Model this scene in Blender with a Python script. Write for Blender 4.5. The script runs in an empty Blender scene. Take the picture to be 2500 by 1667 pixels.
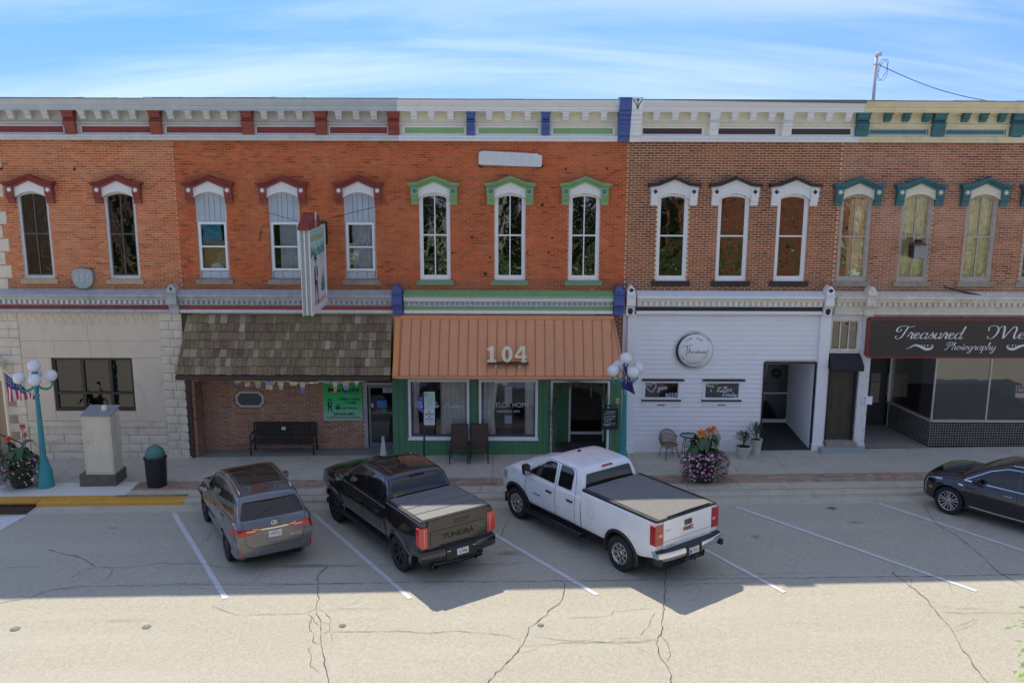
import bpy, bmesh, math, random
import numpy as np
from mathutils import Vector, Matrix
from mathutils.bvhtree import BVHTree
random.seed(7)
rnd = random.uniform
S = bpy.context.scene
C = S.collection
PI = math.pi

# ------------------------------------------------------------------ camera
FOC, CH, CD = 2300.0, 9.810, 29.484
PITCH, YAW, ROLL = 0.203309, 0.00015, 0.003232
GR = 0.01657                      # the street climbs gently to the right
ROADZ = -0.13
def _axes():
    cy, sy = math.cos(YAW), math.sin(YAW); cp, sp = math.cos(PITCH), math.sin(PITCH)
    F = Vector((sy*cp, cy*cp, -sp)); R = Vector((cy, -sy, 0)); U = R.cross(F)
    c, s = math.cos(ROLL), math.sin(ROLL)
    return R*c + U*s, U*c - R*s, F
AR, AU, AF = _axes()
cam = bpy.data.cameras.new('camera'); co = bpy.data.objects.new('camera', cam); C.objects.link(co)
m = Matrix((( AR.x, AU.x, -AF.x, 0), (AR.y, AU.y, -AF.y, -CD), (AR.z, AU.z, -AF.z, CH), (0, 0, 0, 1)))
co.matrix_world = m
cam.sensor_width = 36; cam.lens = 36*FOC/2500; cam.clip_end = 2000
S.camera = co
def ray(px, py): return AF + AR*((px-1250)/FOC) - AU*((py-833.5)/FOC)
def P(px, py, Y=0.0):             # measured photo point -> (X, Z) on the vertical plane at depth Y
    d = ray(px, py); t = (CD+Y)/d.y
    return d.x*t, CH + d.z*t
def PX(px, py, Y=0.0): return P(px, py, Y)[0]
def PZ(py, Y=0.0, px=1250): return P(px, py, Y)[1]
def G(px, py, z=0.0):             # measured photo point -> (X, Y) on the graded ground
    d = ray(px, py); t = (CH-z)/(GR*d.x-d.z)
    return d.x*t, -CD + d.y*t
def gz(x): return GR*x

# ------------------------------------------------------------------ sky, sun, exposure
SKY_ROT, SKY_LOC = -0.4, (2, 5, 0)  # veil offset picked: gap in view, denser unseen cirrus adds fill light
SUN_EL = math.radians(50.5)
SUN_AZ = math.radians(-19.5)      # the sun stands behind the row, to the left (rotation from +Y)
W = bpy.data.worlds.new('World'); S.world = W; W.use_nodes = True
nt = W.node_tree; nt.nodes.clear()
wo_ = nt.nodes.new('ShaderNodeOutputWorld'); bg = nt.nodes.new('ShaderNodeBackground')
sky = nt.nodes.new('ShaderNodeTexSky'); sky.sky_type = 'NISHITA'; sky.sun_disc = False
sky.sun_elevation = SUN_EL; sky.sun_rotation = SUN_AZ
sky.air_density = 0.7; sky.dust_density = 0.0; sky.ozone_density = 6.0; sky.altitude = 0
tc = nt.nodes.new('ShaderNodeTexCoord')
def wn(t, **k):
    n = nt.nodes.new(t)
    for a, b in k.items(): setattr(n, a, b)
    return n
# clear dry air: the haze band of the lowest few degrees is skipped by lifting the look-up direction a little
svm = wn('ShaderNodeVectorMath', operation='MULTIPLY_ADD'); nt.links.new(tc.outputs['Generated'], svm.inputs[0]); svm.inputs[1].default_value = (1, 1, 0.6); svm.inputs[2].default_value = (0, 0, 0.45)
svn = wn('ShaderNodeVectorMath', operation='NORMALIZE'); nt.links.new(svm.outputs[0], svn.inputs[0]); nt.links.new(svn.outputs[0], sky.inputs[0])
# thin cirrus veil over the whole dome, gathered in long streaks
sep = wn('ShaderNodeSeparateXYZ'); nt.links.new(tc.outputs['Generated'], sep.inputs[0])
zc = wn('ShaderNodeMath', operation='MAXIMUM'); nt.links.new(sep.outputs[2], zc.inputs[0]); zc.inputs[1].default_value = 0.0
za = wn('ShaderNodeMath', operation='ADD'); nt.links.new(zc.outputs[0], za.inputs[0]); za.inputs[1].default_value = 0.30
dx = wn('ShaderNodeMath', operation='DIVIDE'); nt.links.new(sep.outputs[0], dx.inputs[0]); nt.links.new(za.outputs[0], dx.inputs[1])
dy = wn('ShaderNodeMath', operation='DIVIDE'); nt.links.new(sep.outputs[1], dy.inputs[0]); nt.links.new(za.outputs[0], dy.inputs[1])
cmb = wn('ShaderNodeCombineXYZ'); nt.links.new(dx.outputs[0], cmb.inputs[0]); nt.links.new(dy.outputs[0], cmb.inputs[1])
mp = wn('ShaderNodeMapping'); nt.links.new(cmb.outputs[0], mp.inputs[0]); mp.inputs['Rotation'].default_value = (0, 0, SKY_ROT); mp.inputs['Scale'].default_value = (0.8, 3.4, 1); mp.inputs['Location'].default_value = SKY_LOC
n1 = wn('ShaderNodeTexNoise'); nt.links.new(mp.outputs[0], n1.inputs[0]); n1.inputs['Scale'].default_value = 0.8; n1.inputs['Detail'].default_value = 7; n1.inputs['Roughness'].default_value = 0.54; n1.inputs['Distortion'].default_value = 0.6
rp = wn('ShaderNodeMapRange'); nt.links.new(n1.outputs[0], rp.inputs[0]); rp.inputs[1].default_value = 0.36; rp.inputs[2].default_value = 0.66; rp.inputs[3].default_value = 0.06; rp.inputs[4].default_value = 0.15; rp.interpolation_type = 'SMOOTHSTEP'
hs = wn('ShaderNodeHueSaturation'); nt.links.new(sky.outputs[0], hs.inputs['Color']); hs.inputs['Saturation'].default_value = 1.3; hs.inputs['Value'].default_value = 0.57; hs.inputs['Hue'].default_value = 0.502
mx = wn('ShaderNodeMix', data_type='RGBA'); hz = wn('ShaderNodeMapRange'); nt.links.new(sep.outputs[2], hz.inputs[0]); hz.inputs[1].default_value = 0.0; hz.inputs[2].default_value = 0.14; hz.inputs[3].default_value = 0.05; hz.inputs[4].default_value = 0.0
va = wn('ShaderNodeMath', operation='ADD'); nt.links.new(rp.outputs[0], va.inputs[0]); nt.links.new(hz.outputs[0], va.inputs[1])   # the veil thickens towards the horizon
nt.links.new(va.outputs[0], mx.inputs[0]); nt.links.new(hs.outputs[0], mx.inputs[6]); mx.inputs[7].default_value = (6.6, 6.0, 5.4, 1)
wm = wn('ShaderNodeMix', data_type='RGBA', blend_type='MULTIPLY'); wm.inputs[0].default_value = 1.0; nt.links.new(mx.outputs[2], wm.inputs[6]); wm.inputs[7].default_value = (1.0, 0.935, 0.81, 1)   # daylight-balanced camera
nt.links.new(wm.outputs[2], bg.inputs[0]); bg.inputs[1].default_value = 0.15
nt.links.new(bg.outputs[0], wo_.inputs[0])
sl = bpy.data.lights.new('sun', 'SUN'); so = bpy.data.objects.new('sun', sl); C.objects.link(so)
sl.energy = 2.0; sl.angle = math.radians(0.5); sl.color = (0.68, 0.62, 0.51)
sdir = Vector((math.sin(SUN_AZ)*math.cos(SUN_EL), math.cos(SUN_AZ)*math.cos(SUN_EL), math.sin(SUN_EL)))
so.rotation_euler = sdir.to_track_quat('Z', 'Y').to_euler(); so.location = (0, 30, 40)
S.view_settings.view_transform = 'Standard'; S.view_settings.look = 'None'
S.view_settings.exposure = 1.86; S.view_settings.gamma = 1; S.view_settings.use_curve_mapping = False

# ------------------------------------------------------------------ object helpers
WO = {}
def tag(o, label=None, cat=None, group=None, kind=None):
    if label: o['label'] = label
    if cat: o['category'] = cat
    if group: o['group'] = group
    if kind: o['kind'] = kind
    return o
def thing(name, loc, label, cat, group=None, rz=0.0, local=False, ry=0.0):
    o = bpy.data.objects.new(name, None); C.objects.link(o); o.empty_display_size = 0.2
    o.location = loc; o.rotation_euler = (0, ry, rz)
    WO[o.name] = Vector((0, 0, 0)) if local else Vector(loc)
    return tag(o, label, cat, group)
def copy_tree(o, parent=None):
    c = o.copy(); C.objects.link(c); c.parent = parent; WO[c.name] = WO.get(o.name, Vector((0, 0, 0)))
    for ch in list(o.children): copy_tree(ch, c)
    return c
class MB:
    def __init__(s): s.v = []; s.f = []; s.m = []; s.sm = []
    def add(s, vs, fs, mi=0, smooth=False):
        b = len(s.v); s.v += [tuple(v) for v in vs]
        for f in fs: s.f.append([b+i for i in f]); s.m.append(mi); s.sm.append(smooth)
        return s
    def box(s, x0, x1, y0, y1, z0, z1, mi=0):
        if x0 > x1: x0, x1 = x1, x0
        if y0 > y1: y0, y1 = y1, y0
        if z0 > z1: z0, z1 = z1, z0
        return s.add([(x0,y0,z0),(x1,y0,z0),(x1,y1,z0),(x0,y1,z0),(x0,y0,z1),(x1,y0,z1),(x1,y1,z1),(x0,y1,z1)],
              [(0,3,2,1),(4,5,6,7),(0,1,5,4),(1,2,6,5),(2,3,7,6),(3,0,4,7)], mi)
    def prism(s, poly, axis, a, b, mi=0, smooth=False):
        # poly: 2D points; axis 'x' -> (y,z), 'y' -> (x,z), 'z' -> (x,y)
        ar = sum(poly[i][0]*poly[(i+1) % len(poly)][1]-poly[(i+1) % len(poly)][0]*poly[i][1] for i in range(len(poly)))
        if ar < 0: poly = poly[::-1]
        if a > b: a, b = b, a
        n = len(poly)
        def w(p, t): return (t, p[0], p[1]) if axis == 'x' else (p[0], t, p[1]) if axis == 'y' else (p[0], p[1], t)
        vs = [w(p, a) for p in poly]+[w(p, b) for p in poly]
        if axis == 'y': fs = [list(range(n)), list(range(2*n-1, n-1, -1))]+[(i, n+i, n+(i+1) % n, (i+1) % n) for i in range(n)]
        else: fs = [list(range(n-1, -1, -1)), list(range(n, 2*n))]+[(i, (i+1) % n, n+(i+1) % n, n+i) for i in range(n)]
        b0 = len(s.v); s.v += vs
        for k, f in enumerate(fs): s.f.append([b0+i for i in f]); s.m.append(mi); s.sm.append(smooth and k > 1)
        return s
    def sheet(s, x0, x1, y0, y1, z, mi=0, n=1, g=True):   # ground sheet following the grade
        vs = []; fs = []
        for i in range(n+1):
            x = x0+(x1-x0)*i/n; zz = z+(gz(x) if g else 0); vs += [(x, y0, zz), (x, y1, zz)]
        for i in range(n): fs.append((2*i, 2*i+2, 2*i+3, 2*i+1))
        return s.add(vs, fs, mi)
    def tube(s, path, r, n=8, mi=0, cap=True, smooth=True):
        path = [Vector(p) for p in path]; k = len(path)
        rs = r if isinstance(r, (list, tuple)) else [r]*k
        b0 = len(s.v); up = Vector((0, 0, 1)); prev = None
        for i, p in enumerate(path):
            t = (path[min(i+1, k-1)]-path[max(i-1, 0)])
            t = t.normalized() if t.length > 1e-9 else Vector((0, 0, 1))
            if prev is None:
                a = t.cross(up); a = a.normalized() if a.length > 1e-3 else Vector((1, 0, 0))
            else:
                a = prev-t*prev.dot(t); a = a.normalized() if a.length > 1e-6 else t.cross(up).normalized()
            prev = a; b = t.cross(a)
            for j in range(n):
                an = 2*PI*j/n; s.v.append(tuple(p+(a*math.cos(an)+b*math.sin(an))*rs[i]))
        for i in range(k-1):
            for j in range(n):
                s.f.append([b0+i*n+j, b0+i*n+(j+1) % n, b0+(i+1)*n+(j+1) % n, b0+(i+1)*n+j]); s.m.append(mi); s.sm.append(smooth)
        if cap:
            s.f.append([b0+j for j in range(n-1, -1, -1)]); s.m.append(mi); s.sm.append(False)
            s.f.append([b0+(k-1)*n+j for j in range(n)]); s.m.append(mi); s.sm.append(False)
        return s
    def lathe(s, prof, c=(0, 0, 0), n=24, axis='z', mi=0, smooth=True, closed=False):
        # prof: (radius, height) list
        b0 = len(s.v); k = len(prof); c = Vector(c)
        for (r, h) in prof:
            for j in range(n):
                a = 2*PI*j/n; x, y = r*math.cos(a), r*math.sin(a)
                v = (x, y, h) if axis == 'z' else (x, h, y) if axis == 'y' else (h, x, y)
                s.v.append(tuple(c+Vector(v)))
        for i in range(k-1 if not closed else k):
            for j in range(n):
                q = (i+1) % k
                f = [b0+i*n+j, b0+i*n+(j+1) % n, b0+q*n+(j+1) % n, b0+q*n+j]
                s.f.append(f if axis != 'y' else f[::-1]); s.m.append(mi); s.sm.append(smooth)
        return s
    def sphere(s, c, r, n=16, mi=0, sx=1, sy=1, sz=1):
        k = n//2; prof = []
        b0 = len(s.v)
        for i in range(k+1):
            th = PI*i/k
            for j in range(n):
                a = 2*PI*j/n
                s.v.append((c[0]+sx*r*math.sin(th)*math.cos(a), c[1]+sy*r*math.sin(th)*math.sin(a), c[2]-sz*r*math.cos(th)))
        for i in range(k):
            for j in range(n):
                s.f.append([b0+i*n+j, b0+i*n+(j+1) % n, b0+(i+1)*n+(j+1) % n, b0+(i+1)*n+j]); s.m.append(mi); s.sm.append(True)
        return s
    def mesh(s, me, M, mi=0):
        b0 = len(s.v)
        for v in me.vertices: s.v.append(tuple(M @ v.co))
        for p in me.polygons: s.f.append([b0+i for i in p.vertices]); s.m.append(mi); s.sm.append(False)
        return s
    def xf(s, M, i0=0):
        for i in range(i0, len(s.v)): s.v[i] = tuple(M @ Vector(s.v[i]))
        return s
    def build(s, name, mat, parent=None, kind=None, origin=None, label=None, angle=None):
        if not s.v: s.v = [(0, 0, 0)]
        vs = np.array(s.v, dtype=float)
        lo, hi = vs.min(0), vs.max(0)
        o_ = Vector(((lo[0]+hi[0])/2, (lo[1]+hi[1])/2, lo[2])) if origin is None else Vector(origin)
        me = bpy.data.meshes.new(name); me.from_pydata([tuple(v) for v in (vs-np.array(o_))], [], s.f)
        mats = mat if isinstance(mat, (list, tuple)) else [mat]
        for q in mats: me.materials.append(q)
        if len(mats) > 1: me.polygons.foreach_set('material_index', s.m)
        me.polygons.foreach_set('use_smooth', s.sm)
        me.validate(); me.update()
        if angle: me.set_sharp_from_angle(angle=math.radians(angle))
        o = bpy.data.objects.new(name, me); C.objects.link(o)
        WO[o.name] = o_
        if parent is not None:
            o.parent = parent; o.location = o_-WO[parent.name]
        else: o.location = o_
        if kind: o['kind'] = kind
        if label: o['label'] = label
        return o

# ------------------------------------------------------------------ materials
def new_mat(name):
    m = bpy.data.materials.new(name); m.use_nodes = True; n = m.node_tree; n.nodes.clear()
    out = n.nodes.new('ShaderNodeOutputMaterial'); b = n.nodes.new('ShaderNodeBsdfPrincipled')
    n.links.new(b.outputs[0], out.inputs[0])
    return m, n, b
def N(n, t, ins=None, **k):
    q = n.nodes.new(t)
    for a, b in k.items(): setattr(q, a, b)
    for a, b in (ins or {}).items():
        if hasattr(b, 'is_output') or isinstance(b, bpy.types.NodeSocket): n.links.new(b, q.inputs[a])
        else: q.inputs[a].default_value = b
    return q
def rgba(c): return (c[0], c[1], c[2], 1)
def mixc(n, fac, a, b, bt='MIX'):
    q = n.nodes.new('ShaderNodeMix'); q.data_type = 'RGBA'; q.blend_type = bt
    for i, v in ((0, fac), (6, a), (7, b)):
        if isinstance(v, bpy.types.NodeSocket): n.links.new(v, q.inputs[i])
        else: q.inputs[i].default_value = v if i == 0 else rgba(v)
    return q.outputs[2]
def ramp(n, fac, stops, interp='LINEAR'):
    q = n.nodes.new('ShaderNodeValToRGB'); n.links.new(fac, q.inputs[0]); e = q.color_ramp; e.interpolation = interp
    while len(e.elements) < len(stops): e.elements.new(0.5)
    for el, (p, c) in zip(e.elements, stops): el.position = p; el.color = rgba(c) if hasattr(c, '__len__') else (c, c, c, 1)
    return q.outputs[0]
def pos(n): return n.nodes.new('ShaderNodeNewGeometry').outputs['Position']
def objc(n): return n.nodes.new('ShaderNodeTexCoord').outputs['Object']
def noise(n, vec, scale, detail=3, rough=0.5, stretch=None, dist=0.0):
    if stretch is not None:
        vec = N(n, 'ShaderNodeMapping', {0: vec, 'Scale': stretch}).outputs[0]
    return N(n, 'ShaderNodeTexNoise', {0: vec, 'Scale': scale, 'Detail': detail, 'Roughness': rough, 'Distortion': dist}).outputs[0]
def bump(n, b, h, strength=0.3, dist=0.01):
    q = N(n, 'ShaderNodeBump', {'Strength': strength, 'Distance': dist, 'Height': h}); n.links.new(q.outputs[0], b.inputs['Normal'])
MATS = {}
def paint(name, col, rough=0.6, var=0.12, scale=3.0, metal=0.0, dirt=None, dirt_amt=0.35, bmp=0.0, coat=0.0, spec=0.5, local=False):
    """painted / plain surface with a mottled tone, fine grain and optional weathering"""
    if name in MATS: return MATS[name]
    m, n, b = new_mat(name); p = objc(n) if local else pos(n)
    f = noise(n, p, scale, 5, 0.6); g = noise(n, p, scale*14, 3, 0.7)
    lo = tuple(c*(1-var) for c in col); hi = tuple(min(1, c*(1+var)) for c in col)
    c = ramp(n, f, [(0.3, lo), (0.7, hi)])
    c = mixc(n, 0.25, c, ramp(n, g, [(0.35, lo), (0.65, hi)]))
    if dirt is not None:
        dm = ramp(n, noise(n, p, scale*1.7, 7, 0.75, (1, 1, 0.5)), [(0.52, 0.0), (0.72, dirt_amt)])
        c = mixc(n, dm, c, dirt)
    n.links.new(c, b.inputs['Base Color']); b.inputs['Roughness'].default_value = rough; b.inputs['Metallic'].default_value = metal
    b.inputs['Specular IOR Level'].default_value = spec
    if coat: b.inputs['Coat Weight'].default_value = coat; b.inputs['Coat Roughness'].default_value = 0.04
    if bmp: bump(n, b, g, bmp, 0.01)
    MATS[name] = m; return m
def brickmat(name, cols, stain, grain=0.18, bl=0.2295, ch=0.075, flat=False, low=None, soot=None, sscale=0.55, samt=0.6):
    m, n, b = new_mat(name); p = pos(n)
    sp = N(n, 'ShaderNodeSeparateXYZ', {0: p})
    row = N(n, 'ShaderNodeMath', {0: N(n, 'ShaderNodeMath', {0: sp.outputs[1] if flat else sp.outputs[2], 1: ch}, operation='DIVIDE').outputs[0]}, operation='FLOOR').outputs[0]
    half = N(n, 'ShaderNodeMath', {0: N(n, 'ShaderNodeMath', {0: row, 1: 2.0}, operation='FLOORED_MODULO').outputs[0], 1: 0.5}, operation='MULTIPLY').outputs[0]
    sm = sp.outputs[0] if flat else N(n, 'ShaderNodeMath', {0: sp.outputs[0], 1: sp.outputs[1]}, operation='ADD').outputs[0]
    u = N(n, 'ShaderNodeMath', {0: N(n, 'ShaderNodeMath', {0: sm, 1: bl}, operation='DIVIDE').outputs[0], 1: half}, operation='ADD').outputs[0]
    cell = N(n, 'ShaderNodeMath', {0: u}, operation='FLOOR').outputs[0]
    cv = N(n, 'ShaderNodeCombineXYZ', {0: cell, 1: row}).outputs[0]
    wn_ = N(n, 'ShaderNodeTexWhiteNoise', {0: cv}, noise_dimensions='3D')
    k = len(cols)
    c = ramp(n, wn_.outputs[0], [(i/(k-1), q) for i, q in enumerate(cols)])
    g = noise(n, p, 55, 4, 0.7)
    c = mixc(n, grain, c, ramp(n, g, [(0.3, tuple(x*0.45 for x in cols[0])), (0.7, tuple(min(1, x*1.5) for x in cols[1]))]))
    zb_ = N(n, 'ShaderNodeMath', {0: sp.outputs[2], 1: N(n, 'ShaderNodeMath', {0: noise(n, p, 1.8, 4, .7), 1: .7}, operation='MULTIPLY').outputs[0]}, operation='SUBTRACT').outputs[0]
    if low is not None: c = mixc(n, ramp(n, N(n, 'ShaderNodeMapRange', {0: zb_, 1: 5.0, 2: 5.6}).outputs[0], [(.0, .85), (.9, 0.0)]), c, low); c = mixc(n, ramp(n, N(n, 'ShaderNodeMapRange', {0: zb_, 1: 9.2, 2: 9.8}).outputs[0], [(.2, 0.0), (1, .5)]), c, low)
    big = ramp(n, noise(n, p, sscale, 5, 0.62), [(0.42, 0.0), (0.66, samt)])
    c = mixc(n, big, c, stain, 'MULTIPLY' if sum(stain) > 1.6 else 'MIX')
    pt = ramp(n, noise(n, p, .9, 4, .6, (1, 1, 1.4)), [(.60, 0.0), (.66, .5)]); c = mixc(n, pt, c, tuple(min(1, x*1.25+.04) for x in cols[1]))
    rn = ramp(n, noise(n, p, 1.5, 5, .65, (3.0, 1, .22)), [(.56, 0.0), (.75, .42)]); c = mixc(n, rn, c, tuple(x*.38 for x in cols[0]))
    if soot is not None:
        dm = ramp(n, noise(n, p, 2.3, 6, 0.7, (1, 1, 0.6)), [(0.56, 0.0), (0.74, 0.55)])
        c = mixc(n, dm, c, soot)
    n.links.new(c, b.inputs['Base Color']); b.inputs['Roughness'].default_value = 0.9; b.inputs['Specular IOR Level'].default_value = 0.25
    bump(n, b, g, 0.35, 0.006)
    return m
def glassmat(name, tint=(0.8, 0.85, 0.85), refl=0.55, wave=0.02, rough=0.01):
    m = bpy.data.materials.new(name); m.use_nodes = True; n = m.node_tree; n.nodes.clear()
    out = n.nodes.new('ShaderNodeOutputMaterial')
    tr = N(n, 'ShaderNodeBsdfTransparent', {0: rgba(tint)})
    gl = N(n, 'ShaderNodeBsdfGlossy', {0: (1, 1, 1, 1), 'Roughness': rough})
    bp = N(n, 'ShaderNodeBump', {'Strength': wave*10, 'Distance': 0.02, 'Height': noise(n, pos(n), 2.2, 2, 0.5)})
    n.links.new(bp.outputs[0], gl.inputs['Normal'])
    fr = N(n, 'ShaderNodeFresnel', {'IOR': 1.5})
    f = N(n, 'ShaderNodeMath', {0: fr.outputs[0], 1: 1.0}, operation='MULTIPLY').outputs[0]
    f = N(n, 'ShaderNodeMath', {0: f, 1: refl*0.35}, operation='ADD').outputs[0]
    mixs = N(n, 'ShaderNodeMixShader', {0: f, 1: tr.outputs[0], 2: gl.outputs[0]})
    n.links.new(mixs.outputs[0], out.inputs[0])
    return m
# ------------------------------------------------------------------ lettering
def text_me(s, bold=0.0, extrude=0.0, shear=0.0, spacing=1.0):
    cu = bpy.data.curves.new('lettering', 'FONT'); cu.body = s; cu.size = 1; cu.offset = bold; cu.extrude = extrude; cu.shear = shear
    cu.space_character = spacing; cu.resolution_u = 3
    o = bpy.data.objects.new('lettering', cu); me = bpy.data.meshes.new_from_object(o)
    bpy.data.objects.remove(o); bpy.data.curves.remove(cu)
    return me
def fit_text(mb, s, cx, cz, w, h, Y, mi=0, bold=0.0, shear=0.0, rot=0.0, depth=0.004, M=None):
    """lettering facing -Y, centred at cx,cz, w wide, h tall; M maps the local frame elsewhere"""
    me = text_me(s, bold, 0.0, shear)
    if not me.vertices: return
    a = np.array([v.co[:] for v in me.vertices]); lo, hi = a.min(0), a.max(0)
    sx = w/max(1e-6, hi[0]-lo[0]); sz = h/max(1e-6, hi[1]-lo[1])
    c, sn = math.cos(rot), math.sin(rot); vs = []
    for v in a:
        x = (v[0]-(lo[0]+hi[0])/2)*sx; z = (v[1]-(lo[1]+hi[1])/2)*sz
        q = Vector((cx+x*c-z*sn, Y, cz+x*sn+z*c)); vs.append(M @ q if M else q)
    mb.add(vs, [list(p.vertices) for p in me.polygons], mi)
    bpy.data.meshes.remove(me)
def crom(pts, k=6, closed=False):
    """Catmull-Rom smoothing of a list of tuples"""
    pts = [np.array(p, float) for p in pts]; n = len(pts); out = []
    if n < 3: return [tuple(p) for p in pts]
    for i in range(n if closed else n-1):
        p0 = pts[(i-1) % n] if closed or i > 0 else pts[0]; p1 = pts[i]; p2 = pts[(i+1) % n]
        p3 = pts[(i+2) % n] if closed or i+2 < n else pts[-1]
        for j in range(k):
            t = j/k; out.append(tuple(0.5*((2*p1)+(-p0+p2)*t+(2*p0-5*p1+4*p2-p3)*t*t+(-p0+3*p1-3*p2+p3)*t**3)))
    if not closed: out.append(tuple(pts[-1]))
    return out
def ribbon(mb, pts, w0, w1=None, Y=0, mi=0, callig=False, M=None):
    """flat stroke in the x-z plane; callig thickens down strokes"""
    k = len(pts); L = []; R = []
    for i, p in enumerate(pts):
        a = pts[max(0, i-1)]; b = pts[min(k-1, i+1)]; dx_, dz = b[0]-a[0], b[1]-a[1]; l = math.hypot(dx_, dz) or 1
        nx, nz = -dz/l, dx_/l
        w = w0 if not callig else w0+(w1-w0)*max(0.0, abs(dz)/l-0.35)/0.65*(1 if dz < 0 else 0.45)
        L.append((p[0]+nx*w/2, p[1]+nz*w/2)); R.append((p[0]-nx*w/2, p[1]-nz*w/2))
    vs = [(a, Y, b) for a, b in L]+[(a, Y, b) for a, b in R]
    if M: vs = [M @ Vector(v) for v in vs]
    mb.add(vs, [(i, k+i, k+i+1, i+1) for i in range(k-1)], mi)
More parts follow.
